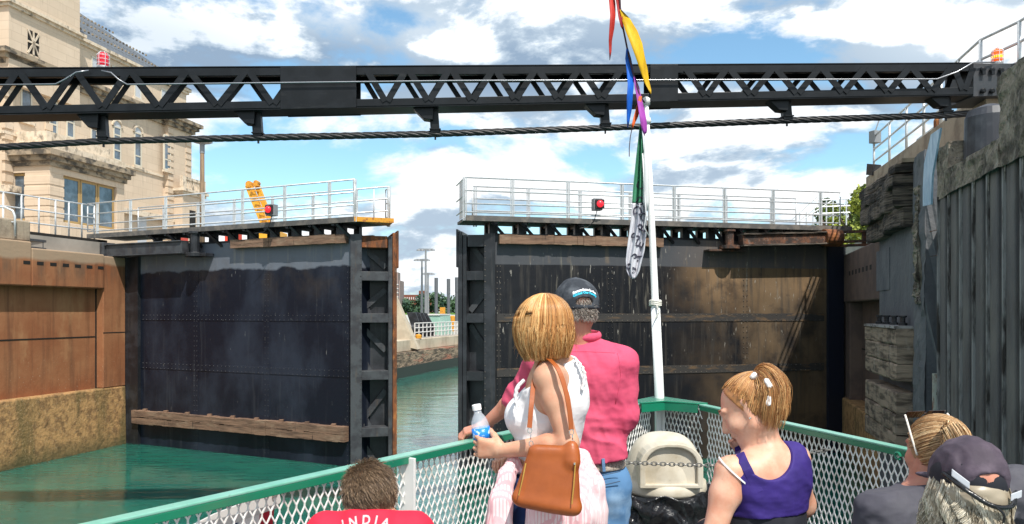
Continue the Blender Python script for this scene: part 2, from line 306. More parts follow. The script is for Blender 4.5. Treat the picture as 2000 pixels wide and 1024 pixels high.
M['amber_core'] = mat('amber_core', (.9, .4, .02), .3, emit=((1, .42, .02), 2.2))
M['grey_metal'] = mat('grey_metal', (.25, .26, .27), .5, metal=.3)
M['conduit'] = mat('conduit', (.30, .31, .33), .3, metal=.8)
M['cable'] = mat('cable', (.018, .017, .018), .45, bump=(30, .4, .005))
M['pole_wood'] = mat('pole_wood', (.22, .15, .09), .9, layers=[dict(s=(8, 8, 1), c=(.13, .09, .06))])
M['mint'] = mat('mint', (.24, .42, .34), .5, layers=[dict(s=1.2, c=(.30, .46, .38))])
M['brick_red'] = mat('brick_red', (.20, .065, .04), .9)
M['far_white'] = mat('far_white', (.62, .60, .58), .8)
M['leaf'] = mat('leaf', (.05, .10, .02), .7, attr=[(0, (.018, .045, .012)), (1, (.13, .20, .03))])
M['leaf_bright'] = mat('leaf_bright', (.2, .26, .03), .7, attr=[(0, (.07, .11, .015)), (1, (.34, .38, .04))])
M['leaf_far'] = mat('leaf_far', (.05, .10, .04), .8, attr=[(0, (.03, .07, .05)), (1, (.09, .16, .07))])
M['bark'] = mat('bark', (.09, .06, .04), .9, bump=(12, .8, .03))
# ================================================================== ground and water
def sheet(name, x0, y0, x1, y1, z, m, kind='structure'):
    b = MB(); b.add([(x0, y0, z), (x1, y0, z), (x1, y1, z), (x0, y1, z)], [(0, 1, 2, 3)]); return tag(b.build(name, m), kind=kind)
sheet('water', -3500, -60, 3500, 7000, 0, M['water'])
LX = Vector((.2588, .9659, 0))      # lock axis, going away
LC = Vector((.9659, -.2588, 0))     # across the lock, to the right
A = Vector((-13.1, 26, 0))
def W(t, o, z):      # left wall: t metres towards us along the wall, o metres out over the water
    return A - LX*t + LC*o + Vector((0, 0, z))
b = MB()
g = [W(40, -.6, 0), W(-1.0, -.6, 0), W(-17, -.4, 0), W(-18, -60, 0), W(-50, -240, 0), W(40, -240, 0)]
b.prism([Vector((q.x, q.y, -3)) for q in g], (0, 0, 3+6.78)); tag(b.build('left_bank', M['paving']), kind='structure')
# ---------------- left lock wall
root = thing('lock_wall', 'sunlit brown concrete lock wall with slots and a pale ledge, left of the gates', 'lock wall', W(0, 0, 0))
b = MB()
def wallbox(b, t0, t1, o0, o1, z0, z1):
    p = [W(t0, o0, z0), W(t1, o0, z0), W(t1, o1, z0), W(t0, o1, z0)]; b.hexa(p+[q+Vector((0, 0, z1-z0)) for q in p])
wallbox(b, .95, 40, -1.0, -.28, -3, 5.25)                 # recessed panel
b.build('recessed_panel', M['brown_wall'], root)
b = MB(); wallbox(b, -.02, .95, -1.0, 0, 1.95, 6.28); b.build('corner_pilaster', M['brown_wall'], root, bevel=.03)
b = MB(); wallbox(b, .953, 3.7, -1.0, .05, 5.2, 6.32); wallbox(b, 3.703, 40, -1.0, .05, 5.2, 6.5); b.build('top_band', M['brown_wall'], root, bevel=.04)
b = MB()
pl = [W(-.02, -.9, -3), W(40, -.9, -3), W(40, .12, -3), W(-.02, .12, -3)]
b.hexa(pl+[W(-.02, -.9, 1.95), W(40, -.9, 1.95), W(40, .02, 1.95), W(-.02, .02, 1.95)]); b.build('plinth', M['plinth'], root, bevel=.05)
b = MB()
for i in range(7): wallbox(b, 1.0+i*.46, 1.23+i*.46, 0, .056, 5.83, 5.93)
b.build('slot', M['slot_dark'], root)
b = MB(); wallbox(b, .95, 40, -.3, -.272, 3.62, 3.66); wallbox(b, 0, .95, -.01, .006, 3.75, 3.78); wallbox(b, .95, 1.0, -.3, -.262, 1.95, 5.2); b.build('joint', M['slot_dark'], root)
b = MB(); wallbox(b, 3.55, 40, -1.8, -.15, 6.5, 7.12); b.build('step_block', M['concrete'], root, bevel=.05)
b = MB(); wallbox(b, -.4, 3.54, -1.6, -1.1, 6.2, 6.93); b.build('machinery_pit', M['slot_dark'], root)
# ================================================================== gates
def gate(name, label, H, B, Cc, skin, side, rowz, cols, timbers, wl):
    H, B, Cc = Vector((*H, 0)), Vector((*B, 0)), Vector((*Cc, 0)); e = (B-H).normalized(); n = Vector((e.y, -e.x, 0))
    if n.y > 0: n = -n
    Lg = (B-H).length; Z = Vector((0, 0, 1)); TOP = 6.62
    root = thing(name, label, 'lock gate', H)
    G = lambda s, o, z: H+e*s+n*o+Z*z
    def gb(b, s0, s1, o0, o1, z0, z1):
        p = [G(s0, o0, z0), G(s1, o0, z0), G(s1, o1, z0), G(s0, o1, z0)]; b.hexa(p+[q+Z*(z1-z0) for q in p])
    b = MB(); gb(b, 0, Lg, -1.1, 0, -3, TOP); b.build('skin_plate', skin, root)
    # toe bay: ribs and diagonals facing the boat
    e2 = (Cc-B).normalized(); n2 = Vector((e2.y, -e2.x, 0)); n2 = -n2 if n2.y > 0 else n2; L2 = (Cc-B).length
    T = lambda s, o, z: B+e2*s+n2*o+Z*z
    def tb(b, s0, s1, o0, o1, z0, z1):
        p = [T(s0, o0, z0), T(s1, o0, z0), T(s1, o1, z0), T(s0, o1, z0)]; b.hexa(p+[q+Z*(z1-z0) for q in p])
    b = MB(); tb(b, 0, L2-.06, -.62, -.5, -3, TOP-.02); b.build('bay_back', M['black_steel'], root)
    b = MB(); tb(b, -.07, .10, -.6, .05, -3, TOP+.05); tb(b, -.16, .16, .05, .075, -3, TOP+.05); tb(b, L2-.17, L2-.055, -.6, .02, -3, TOP+.02)
    b.build('bay_post', M['black_steel'] if side > 0 else M['rib_steel'], root, bevel=.008)
    zs = [6.62, 5.48, 4.27, 2.62, .98, -.8]
    for k, z in enumerate(zs[1:-1]):
        b = MB(); tb(b, .10, L2-.17, -.5, .015, z-.13, z+.13); b.build('rib', M['rib_steel'] if side < 0 else M['black_steel'], root, bevel=.006)
    b = MB(); tb(b, .16, L2-.2, -.5, .03, TOP-.32, TOP+.02); b.build('top_plate', M['rust'] if side < 0 else M['black_steel'], root, bevel=.01)
    for k in range(5):
        z1, z0 = zs[k]-.15, zs[k+1]+.15
        up = (k % 2 == 0)
        b = MB()
        if k in (0, 4): a0, a1 = T(.12, -.42, z0+(z1-z0)*.95), T(L2-.2, -.42, z0+(z1-z0)*.15)
        elif k % 2: a0, a1 = T(.14, -.42, z0+.05), T(L2-.2, -.42, z0+(z1-z0)*.75)
        else: a0, a1 = T(.14, -.42, z1-.05), T(L2-.2, -.42, z1-(z1-z0)*.6)
        if side > 0: a0, a1 = T(.14, -.42, a1.z), T(L2-.2, -.42, a0.z)
        b.bar(a0, a1, .16, .05, n2); b.build('diagonal', M['rib_steel'], root)
        if k in (1, 2, 3) and side < 0:
            b = MB(); z = zs[k+1]+.13; b.prism([T(.11, -.44, z), T(.5, -.44, z), T(.11, -.44, z+.75)], n2*.02); b.build('gusset', M['rib_steel'], root)
    b = MB(); tb(b, L2-.05, L2+.07, -1.7, .06, -3, TOP+.12); tb(b, L2+.07, L2+.12, -.4, .10, TOP-.9, TOP+.18); b.build('mitre_post', M['rust'] if side < 0 else M['black_steel'], root, bevel=.01)
    # seams and rivets
    b = MB()
    for zc, hh in rowz: gb(b, .15, Lg-.2, 0, .012 if side < 0 else .018, zc-hh, zc+hh)
    for s in (cols if side < 0 else []): gb(b, s-.12, s+.12, 0, .006, -.5, TOP-.75)
    b.build('seam_plate', skin if side < 0 else mat('seam_rust', (.035, .032, .030), .6, layers=[dict(s=(2, 2, 9), c=(.12, .075, .04), lo=.52, hi=.66)], bump=(20, .4, .01)), root)
    b = MB(); st = .17
    for zc, hh in rowz:
        for zz in (zc-hh*.7, zc+hh*.7):
            s = .3
            while s < Lg-.25: b.rivet(G(s, .018, zz), n, .014 if side < 0 else .017); s += st
    for s in cols+[Lg-.3]:
        for ds in ((-.06, .06) if s != Lg-.3 else (0, .09)):
            z = .15
            while z < TOP-.8: b.rivet(G(s+ds, .014 if s != Lg-.3 else .001, z), n, .012 if side < 0 else .016); z += .16
    z = .2
    while z < TOP-.2:
        b.rivet(T(.13, .076, z), n2, .018); z += .17
    b.build('rivets', mat('rivet_'+name, (.06, .06, .065) if side < 0 else (.14, .12, .095), .45, layers=[dict(s=2, c=(.03, .03, .035))]), root)
    for (s0, s1, z0, z1, mm) in timbers:
        k = max(1, round((s1-s0)/3.1)); 
        for i in range(k):
            b = MB(); a = s0+(s1-s0)*i/k; c2 = s0+(s1-s0)*(i+1)/k
            nn = 14; hm = (z0+z1)/2
            for (zz0, zz1) in ((z0, hm-.008), (hm+.008, z1)) if z1-z0 > .3 else ((z0, z1),):
                for j in range(nn):
                    u0 = a+(c2-a-.02)*j/nn; u1 = a+(c2-a-.02)*(j+1)/nn; dz = random.uniform(-.012, .012)
                    gb(b, u0, u1+.002*(j % 2), 0, .22+random.uniform(-.012, .012), zz0+random.uniform(-.01, .01), zz1+dz)
            if z1-z0 > .3:
                for j in range(3): q = G(a+(c2-a)*(j+.5)/3, .08, z1+.0); b.box((q.x-.06, q.y-.06, q.z-.02), (q.x+.06, q.y+.06, q.z+.06))
            b.build('timber', mm, root)
    # walkway
    deck = thing('gate_walkway', wl, 'walkway', G(0, 0, 7.0))
    def walk(s0, s1, drop):
        b = MB(); gb(b, s0, s1, -1.15, .35, 7.02, 7.10); gb(b, s0, s1, .33, .37, 6.98, 7.13); b.build('deck', mat('deck_edge', (.09, .085, .08), .7, layers=[dict(s=4, c=(.16, .14, .12))]), deck)
        s = s0+.35
        b = MB()
        while s < min(s1, Lg+.6):
            if s > .4:
                gb(b, s-.05, s+.05, -.95, .30, 6.92, 7.02); gb(b, s-.12, s+.12, -.22, -.04, TOP+.0, 7.0); gb(b, s-.1, s+.1, -.95, -.8, TOP, 7.0)
                b.bar(G(s+.12, .28, 6.97), G(s+.5 if drop else s-.4, .0, TOP-.1), .07, .09, n)
            s += .85
        gb(b, .2, Lg, -.9, -.8, TOP-.1, TOP+.1); gb(b, .2, Lg, -.3, -.05, TOP, TOP+.07)
        b.build('bracket', M['black_steel'], deck)
    return root, deck, G, T, walk, Lg, e, n, L2
def railing(deck, G, s0, s1, o, z, step, post=(.09, .06), rails=(1.08, .72, .36, .12), r=.022, end0=True, hang=.12, off=0):
    b = MB(); s = s0+off; k = []
    while s <= s1+.01: k.append(s); s += step
    if not k or k[-1] < s1-.3: k.append(s1)
    for s in k:
        p = MB(); a, c = G(s-post[0]/2, o, z-hang), G(s-post[0]/2, o, z+1.08)
        p.tube([a, c], .018, 6); p.tube([G(s+post[0]/2, o, z-hang), G(s+post[0]/2, o, z+1.08)], .018, 6); p.bar(G(s, o, z-hang), G(s, o, z+1.05), .07, .02, G(1, 0, 0)-G(0, 0, 0))
        p.build('post', M['rail_white'], deck, smooth=False)
    for h in rails: b.tube([G(s0, o, z+h), G(s1, o, z+h)], r, 8)
    if end0: b.tube([G(s0, o, z+.12), G(s0, o, z+1.08)], r, 8); b.tube([G(s1, o, z+.12), G(s1, o, z+1.08)], r, 8)
    b.build('rail', M['rail_white'], deck, smooth=True)
def signal(deck, q, n):
    s = thing('signal_tmp', '', '', q); bpy.data.objects.remove(s)
    b = MB(); q = Vector(q); sd = Vector((-n.y, n.x, 0))
    b.obox(q, sd*.13, n*.12, Vector((0, 0, .17))); o = b.build('signal_housing', M['grey_metal'], deck, bevel=.01)
    b = MB(); b.obox(q+n*.15+sd*.03, sd*.13, n*.03, Vector((0, 0, .13))); b.build('backplate', mat('sig_black', (.02, .01, .01), .4), o)
    b = MB(); b.lathe(q+n*.18+sd*.03, [(.10, 0), (.10, .03), (.07, .07), (0.01, .08)], 16, n); b.build('lens', mat('lens_r', (.6, .01, .02), .3, emit=((1, .03, .05), .8)), o, smooth=True)
    b = MB(); b.tube([q-Vector((0, 0, .17)), q+Vector((-.08, 0, -.45)), q+Vector((-.25, .02, -.65)), q+Vector((-.5, .02, -.68))], .012, 6); b.build('cord', M['cable'], o)
rootL, deckL, GL, TL, walkL, LL, eL, nL, L2L = gate('lock_gate', 'dark blue black riveted steel gate leaf with rusty red edge, left of the gap', (-12.8, 26), (-4.47, 22.0), (-3.42, 22.3), M['gate_left'], -1,
    [(4.27, .10), (2.66, .11)], [2.9, 5.9], [(.15, 9.0, .72, 1.15, M['timber']), (4.6, 9.0, 6.42, 6.68, M['timber'])], 'walkway with silver railing and yellow end plate on top of the left gate leaf')
walkL(-1.9, 9.45, True)
b = MB(); q = [GL(9.45, .36, 7.02), TL(L2L-.05, .3, 7.02), TL(L2L-.05, -.9, 7.02), GL(9.45, -1.15, 7.02)]; b.prism(q, (0, 0, .085)); b.build('end_plate', M['yellow'], deckL, bevel=.005)
b = MB(); b.bar(GL(9.46, .37, 7.06), TL(L2L-.05, .31, 7.06), .02, .13, (0, 0, 1)); b.build('toe_board', M['yellow'], deckL)
railing(deckL, GL, -1.9, 9.45, .33, 7.1, 1.66, off=.5)
railing(deckL, GL, -1.2, 9.6, -1.12, 7.1, 1.66, off=1.3)
b = MB()
for z in (8.12, 7.7, 7.28): b.tube([GL(9.6, -1.12, z), TL(.95, -.9, z)], .02, 6)
b.tube([TL(.95, -.9, 7.25), TL(.95, -.9, 8.13)], .02, 6); b.tube([TL(.6, -.9, 7.1), TL(.6, -.9, 8.13)], .02, 6)
b.build('end_rail', M['rail_white'], deckL, smooth=True)
signal(deckL, P(531, 411, 22.75), nL)
rootR, deckR, GR, TR, walkR, LR, eR, nR, L2R = gate('lock_gate', 'black riveted steel gate leaf streaked with tan rust, right of the gap behind the flagpole', (10.0, 24.3), (-.625, 21.8), (-1.46, 21.9), M['gate_right'], 1,
    [(4.28, .12), (2.72, .12)], [2.9, 7.3], [(5.7, 10.7, 6.38, 6.64, M['timber'])], 'walkway with silver railing on top of the right gate leaf')
walkR(-.6, LR+.75, False)
railing(deckR, GR, -.2, LR+.78, .33, 7.1, 1.64, off=.7)
railing(deckR, GR, .4, LR+.3, -1.12, 7.1, 1.64, off=.9)
b = MB()
for z in (8.18, 7.7, 7.3): b.tube([GR(LR+.78, .33, z), GR(LR+.78, -1.1, z)], .02, 6)
gbp = [GR(LR+.78, .33, 7.1), GR(LR+.78, -.6, 7.1), GR(LR+.78, -.6, 8.15), GR(LR+.78, .33, 8.15)]
b.add(gbp, [(0, 1, 2, 3)]); b.build('end_screen', M['rail_white'], deckR)
signal(deckR, P(1166, 400, 22.1), nR)
# operating struts
s = thing('operating_strut', 'black box beam strut joining the left wall to the gate leaf', 'strut', GL(0, .4, 6.5))
b = MB(); b.bar(GL(-.6, .45, 6.50), GL(2.9, .42, 6.5), .3, .34); b.bar(GL(-.6, .45, 6.69), GL(2.9, .42, 6.69), .42, .04); b.bar(GL(-.6, .45, 6.31), GL(2.9, .42, 6.31), .42, .04); b.build('beam', M['rib_steel'], s, bevel=.01)
b = MB(); b.bar(GL(-1.15, .45, 6.5), GL(-.62, .45, 6.5), .5, .56); b.build('sleeve', M['rib_steel'], s, bevel=.04)
b = MB()
for z in (6.62, 6.38): b.bar(W(4.2, -.5, z), GL(-1.1, .45, z), .1, .07)
for k in range(4): q = W(4.2, -.5, 6.5).lerp(GL(-1.1, .45, 6.5), (k+.5)/4); b.box((q.x-.04, q.y-.04, 6.38), (q.x+.04, q.y+.04, 6.62))
b.build('rack', M['rib_steel'], s)
b = MB(); b.lathe(GL(3.2, .3, 6.2), [(.28, 0), (.28, .12), (.14, .14), (.14, .7), (.2, .72), (.2, .8)], 16); b.bar(GL(2.8, .1, 6.25), GL(3.7, .1, 6.25), .5, .1); b.build('pivot', M['black_steel'], s, bevel=.01)
s = thing('operating_strut', 'rusty box beam strut with an orange collar joining the right gate to the wall', 'strut', GR(0, .4, 6.6))
b = MB(); b.bar(GR(.45, .45, 6.73), GR(3.3, .42, 6.6), .3, .3); b.build('beam', M['rust_dark'], s)
b = MB(); b.bar(GR(.45, .45, 6.90), GR(3.3, .42, 6.78), .44, .045); b.bar(GR(.45, .45, 6.56), GR(3.3, .42, 6.44), .44, .045); b.build('flange', M['timber_grey'], s)
b = MB(); b.tube([GR(-.05, .5, 6.74), GR(.5, .47, 6.74)], .27, 16); b.build('collar', M['rust'], s, bevel=.01)
b = MB()
for z in (6.92, 6.62, 6.5): b.bar(GR(-.05, .5, z), GR(-1.4, 1.0, z+.04), .22, .07)
for k in (.5, .98): q = GR(-.05, .5, 6.5).lerp(GR(-1.4, 1.0, 6.55), k); b.box((q.x-.05, q.y-.05, q.z), (q.x+.05, q.y+.05, q.z+.42))
b.build('yoke', M['rust_dark'], s)
b = MB(); b.lathe(GR(3.6, .3, 6.35), [(.3, 0), (.3, .1), (.13, .12), (.13, .5), (.18, .52), (.18, .58)], 14); b.bar(GR(3.1, .15, 6.3), GR(4.3, .15, 6.3), .4, .05); b.build('pivot', M['rust_dark'], s)
# dark quoin posts where each leaf hinges
s = tag(MB().prism([W(-.02, -.4, -3), W(-.02, .1, -3), Vector((-12.55, 25.75, -3)), Vector((-12.3, 26.3, -3)), W(-1.5, -.4, -3)], (0, 0, 9.3)).build('quoin_post', M['black_steel']), 'dark vertical hinge post between the brown left wall and the gate', 'post')
s = tag(MB().prism([(9.95, 24.15, -3), (10.5, 24.3, -3), (10.75, 24.75, -3), (10.6, 25.6, -3), (9.9, 25.6, -3)], (0, 0, 9.55)).build('quoin_post', mat('quoin_blue', (.008, .012, .025), .5)), 'dark vertical hinge post between the right gate and the brown recess', 'post')
# ================================================================== right lock wall
wr = Vector((8.8, 18.4, 0))
def V(t, o, z): return wr-LX*t-LC*o+Vector((0, 0, z))      # t towards us, o out over the water
def vb(b, t0, t1, o0, o1, z0, z1):
    p = [V(t0, o0, z0), V(t0, o1, z0), V(t1, o1, z0), V(t1, o0, z0)]; b.hexa(p+[q+Vector((0, 0, z1-z0)) for q in p])
root = thing('lock_wall', 'shaded dark grey lock wall with ladder slot and ribbed steel piling, at the right edge', 'lock wall', V(0, 0, 0))
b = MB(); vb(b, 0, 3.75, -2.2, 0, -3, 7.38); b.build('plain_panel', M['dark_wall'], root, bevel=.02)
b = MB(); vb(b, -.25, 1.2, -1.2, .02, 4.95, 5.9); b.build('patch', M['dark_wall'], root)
# gate recess
b = MB()
rc = Vector((10.62, 24.5, 0))
def Q(t, o, z): return rc-LX*t-LC*o+Vector((0, 0, z))
def qb(b, t0, t1, o0, o1, z0, z1):
    p = [Q(t0, o0, z0), Q(t0, o1, z0), Q(t1, o1, z0), Q(t1, o0, z0)]; b.hexa(p+[q+Vector((0, 0, z1-z0)) for q in p])
qb(b, -1.5, 7, -1.5, -.35, -3, 6.4); M['recess_brown'] = mat('recess_brown', (.13, .085, .066), .85, layers=[dict(s=1.5, c=(.09, .06, .05)), dict(s=(5, 5, .4), c=(.06, .045, .04), lo=.55, hi=.7, a=.7)], bump=(9, .3, .02)); b.build('recess_panel', M['recess_brown'], root)
b = MB(); qb(b, 0, 5.9, -1.2, .06, 4.75, 6.25); b.build('recess_band', M['recess_brown'], root, bevel=.04)
b = MB(); qb(b, 0, .9, -1.2, .0, 1.0, 4.748); b.build('recess_pilaster', M['recess_brown'], root, bevel=.03)
b = MB(); qb(b, -.1, 6.1, -1.2, .12, -3, 1.75); b.build('recess_plinth', M['plinth'], root, bevel=.05)
b = MB()
for i in range(7): qb(b, 1.2+i*.55, 1.42+i*.55, 0, .066, 5.55, 5.68)
qb(b, .9, 6, -.36, -.343, 3.3, 3.34); b.build('recess_slot', M['slot_dark'], root)
# column and slot
def rough_strip(name, t0, t1, o0, o1, z0, z1, mm, amp, nt=14, nz=60, seed=1, parent=None):
    r = np.random.default_rng(seed); b = MB(); vs = []; fs = []
    tt = np.linspace(t0, t1, nt); zz = np.linspace(z0, z1, nz)
    nm = r.normal(size=(nt, nz)); nm2 = r.normal(size=(nt//3+2, nz//4+2))
    for i, t in enumerate(tt):
        for j, z in enumerate(zz):
            q = nm[i, j]*.5+nm2[i//3, j//4]
            dt = q*amp*.6 if i in (0, nt-1) else 0
            vs.append(V(t+dt, o1+q*amp*.5, z))
    for i in range(nt-1):
        for j in range(nz-1): fs.append((i*nz+j, (i+1)*nz+j, (i+1)*nz+j+1, i*nz+j+1))
    b.add(vs, fs); n0 = len(b.v)
    bk = [V(t0, o0, z0), V(t0, o0, z1), V(t1, o0, z1), V(t1, o0, z0)]
    b.add(bk, [(0, 1, 2, 3)])
    # sides and top
    b.f += [tuple([n0]+[j for j in range(nz)]+[n0+1]), tuple([n0+2]+[(nt-1)*nz+j for j in range(nz-1, -1, -1)]+[n0+3]), tuple([n0+1]+[i*nz+nz-1 for i in range(nt)]+[n0+2])]; b.m += [0]*3
    return b.build(name, mm, parent, smooth=False)
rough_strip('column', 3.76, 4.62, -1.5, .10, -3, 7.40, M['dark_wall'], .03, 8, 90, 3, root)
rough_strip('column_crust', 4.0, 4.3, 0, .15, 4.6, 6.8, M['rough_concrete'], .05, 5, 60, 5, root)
b = MB(); vb(b, 4.63, 5.4, -1.6, -.35, -3, 6.5); b.build('ladder_slot', M['black_steel'], root)
b = MB(); b.tube([V(4.92, -.02, -1), V(4.92, -.02, 3.35)], .075, 10); b.build('ladder_pipe', mat('pipe_pale', (.26, .30, .25), .6, layers=[dict(s=(5, 5, 2), c=(.12, .05, .02), lo=.55, hi=.62)]), root, smooth=True)
b = MB()
for z in (3.3, 3.0): b.bar(V(4.7, -.02, z), V(5.3, -.02, z), .05, .05)
for z in (5.9, 5.45): b.bar(V(4.63, .02, z), V(5.4, .0, z-.02), .012, .012)
b.build('ladder_rung', M['rust_dark'], root)
# sheet piling with ribs
b = MB(); vb(b, 5.41, 16, -1.5, .0, -3, 6.5); b.build('piling', M['pile'], root)
for k in range(16):
    t = 5.55+k*.62
    b = MB(); vb(b, t, t+.30, -.1, .09, -3, 6.42); b.build('pile_flute', M['pile'], root, bevel=.02)
    b = MB(); vb(b, t-.035, t-.004, -.1, .13, -3, 6.38+random.uniform(-.05, .05)); b.build('pile_rib', M['pile_edge'], root, bevel=.008)
    if k > 0:
        b = MB(); h = random.uniform(.15, .5); w_ = random.uniform(.025, .05); b.prism([V(t-w_, .10, 6.45), V(t+w_, .10, 6.45), V(t+w_*.5, .10, 6.45-h*.5), V(t, .10, 6.45-h), V(t-w_*.6, .10, 6.45-h*.45)], -LC*.012); b.build('lime_drip', M['lime'], root)
rough_strip('coping', 5.45, 6.15, -2.0, .11, 6.35, 7.22, M['rough_concrete'], .035, 9, 12, 7, root)
rough_strip('coping', 6.1, 8.62, -2.0, .16, 6.35, 6.74, M['rough_concrete'], .035, 20, 6, 8, root)
rough_strip('coping', 8.62, 16, -2.0, .16, 6.35, 7.52, M['rough_concrete'], .035, 60, 16, 9, root)
b = MB(); b.lathe(V(6.35, -.42, 6.3), [(.40, 0), (.37, .3), (.35, 1.22), (.30, 1.34), (.1, 1.42)], 28); b.build('bollard_drum', mat('drum', (.03, .033, .042), .5, layers=[dict(s=4, c=(.055, .06, .07))]), root, smooth=False, bevel=.01)
# tarp hung over the edge
s = tag(MB().prism([V(4.68, .12, 6.36), V(5.22, .12, 6.32), V(5.38, .14, 6.8), V(5.75, .14, 7.3), V(5.9, .14, 7.50), V(5.3, .14, 7.52), V(4.85, .14, 7.1), V(4.72, .13, 6.7)], -LC*.03).build('blue_tarp', M['tarp'], None), 'pale blue plastic sheet hanging in the slot at the top of the right wall', 'tarp')
s2 = None
# timber fenders
M['timber_block'] = mat('timber_block', (.33, .25, .185), .9, layers=[dict(s=(1.5, 1.5, 9), c=(.10, .075, .055), lo=.45, hi=.62), dict(s=(2.5, 2.5, 3), c=(.04, .032, .028), lo=.55, hi=.66, a=.75), dict(s=(5, 5, 2), c=(.36, .31, .26), lo=.6, hi=.7, a=.6)], bump=((2.5, 2.5, 16), .9, .025))
def fender(name, label, t0, t1, o1, rows, mm, jag=.03, seed=2, caps=None):
    r = thing(name, label, 'fender', V(t0, 0, rows[0][0])); rr = random.Random(seed)
    for (z0, z1, o) in rows:
        b = MB(); n = 40; ks = [[rr.uniform(-jag, jag) for _ in range(10)] for _ in range(3)]; vs = []
        iv = lambda q, t: np.interp(t*9, range(10), ks[q])+rr.uniform(-jag, jag)*.18
        for j in range(n+1):
            a = t0+(t1-t0)*j/n; t = j/n; oo = o+iv(0, t); za, zb = z0+iv(1, t)*.5, z1+iv(2, t)*.45
            vs += [V(a, -.02, za), V(a, oo-.02, za), V(a, oo, za+.03), V(a, oo, zb-.03), V(a, oo-.02, zb), V(a, -.02, zb)]
        b.add(vs, [(j*6+i, j*6+(i+1) % 6, j*6+6+(i+1) % 6, j*6+6+i) for j in range(n) for i in range(6)]+[(0, 1, 2, 3, 4, 5), tuple(n*6+i for i in (5, 4, 3, 2, 1, 0))])
        b.build('timber', mm, r)
    if caps:
        b = MB(); z = rows[-1][1]; vb(b, t0, (t0+t1)/2-.02, 0, o1-.02, z+.0, z+.05); vb(b, (t0+t1)/2+.02, t1, 0, o1-.02, z, z+.05); b.build('pale_top', M['timber_pale'], r)
        for j in range(4):
            b = MB(); c = V(t0+.3+(t1-t0)*.24*j, .12, z+.05); b.lathe(c, [(.09, 0), (.09, .05), (.05, .06), (.05, .16), (.08, .17), (.08, .2)], 8); b.build('bolt', M['black_steel'], r)
    return r
fender('timber_fender', 'ragged weathered timber fender high under the railing of the right wall', -.6, 3.3, .35, [(6.15, 6.55, .22), (6.55, 6.95, .30), (6.95, 7.2, .32), (7.2, 7.42, .30)], M['timber_grey'], .07, 4)
b = MB(); vb(b, -.6, 3.3, -1.8, .2, 7.42, 7.5); o = b.build('fender_sill', M['concrete'], None); tag(o, 'narrow mossy concrete sill on top of the ragged timber fender', 'sill')
fender('timber_fender', 'upper block of three brown timbers with bolts on the dark wall', .35, 3.6, .42, [(3.08, 3.42, .36), (3.43, 3.78, .37), (3.79, 4.12, .36)], M['timber_block'], .022, 5, caps=True)
fender('timber_fender', 'lower block of three brown timbers on the dark wall', .35, 3.6, .42, [(1.62, 2.02, .36), (2.03, 2.42, .37), (2.43, 2.85, .36)], M['timber_block'], .03, 6)
# ground and rails on top of the right wall
b = MB(); b.prism([V(-9, -1.75, 0), V(12, -2.1, 0), V(12, -60, 0), V(-120, -60, 0), V(-120, -1.75, 0)], (0, 0, 7.3)); tag(b.build('right_bank', M['paving']), kind='structure')
rp = lambda y: Vector((9.0+.22*(y-14.75), y, 0))
b = MB(); q = [rp(23.4)+Vector((-.12, 0, 0)), rp(14.2)+Vector((-.12, 0, 0)), rp(14.2)+Vector((14, 0, 0)), rp(23.4)+Vector((14, 0, 0))]
b.prism([p+Vector((0, 0, 7.3)) for p in q], (0, 0, 1.25)); tag(b.build('raised_platform', M['concrete'], bevel=.02), 'raised pale concrete platform under the silver stair railing on the right', 'platform')
s = thing('wall_railing', 'silver pipe railing climbing along the top of the right wall', 'railing', rp(18)+Vector((0, 0, 8.55)))
b = MB(); ps = [rp(22.9), rp(21.2), rp(19.6), rp(18.2), rp(17), rp(15.9), rp(14.75)]
for h in (1.12, .74, .38): b.tube([p+Vector((0, 0, 8.55+h)) for p in (ps[0], ps[-1])]+[Vector((9.25, 14.0, 8.62+h)), Vector((9.6, 12.5, 8.9+h))], .028, 8)
b.tube([ps[0]+Vector((0, 0, 8.5)), ps[0]+Vector((0, 0, 9.67))], .03, 8); b.build('rail', M['rail_white'], s, smooth=True)
for p in ps+[Vector((9.25, 14.0, .07)), Vector((9.55, 12.7, .3))]:
    b = MB(); b.tube([p+Vector((0, 0, 8.5)), p+Vector((0, 0, 9.66))], .035, 8); b.build('post', M['rail_white'], s, smooth=True)
b = MB()
ps2 = [p+Vector((1.5, .4, 0)) for p in ps]
for h in (1.12, .6): b.tube([p+Vector((0, 0, 8.55+h)) for p in (ps2[0], ps2[-1])], .028, 8)
for p in ps2: b.tube([p+Vector((0, 0, 8.5)), p+Vector((0, 0, 9.66))], .03, 8)
b.build('rear_rail', M['rail_white'], s, smooth=True)
s = thing('floodlight', 'small grey floodlight box at the far end of the right railing', 'floodlight', P(1707, 330, 22.6))
b = MB(); q = P(1706, 332, 22.6); b.obox(q, (.14, .05, 0), (-.04, .12, .03), (0, -.03, .16)); b.build('housing', M['black_steel'], s, bevel=.01)
b = MB(); b.tube([q+Vector((0, 0, .1)), q+Vector((.25, .1, .15)), q+Vector((.3, .15, -.7))], .03, 6); b.build('bracket', M['grey_metal'], s)
b = MB(); q = P(1709, 268, 22.8); b.obox(q, (.12, .04, 0), (-.04, .1, 0), (0, 0, .18)); b.tube([q+Vector((0, 0, .15)), q+Vector((.12, 0, .5))], .02, 6); tag(b.build('junction_box', M['grey_metal'], bevel=.01), 'grey junction box fixed to the first post of the right railing', 'junction box')
b = MB(); b.lathe(rp(19.4)+Vector((1.0, .5, 8.55)), [(.09, 0), (.09, .85), (.07, .9), (.07, 1.0)], 12); tag(b.build('bollard', M['rust'], smooth=False), 'orange brown steel post behind the railing on the right wall', 'bollard')
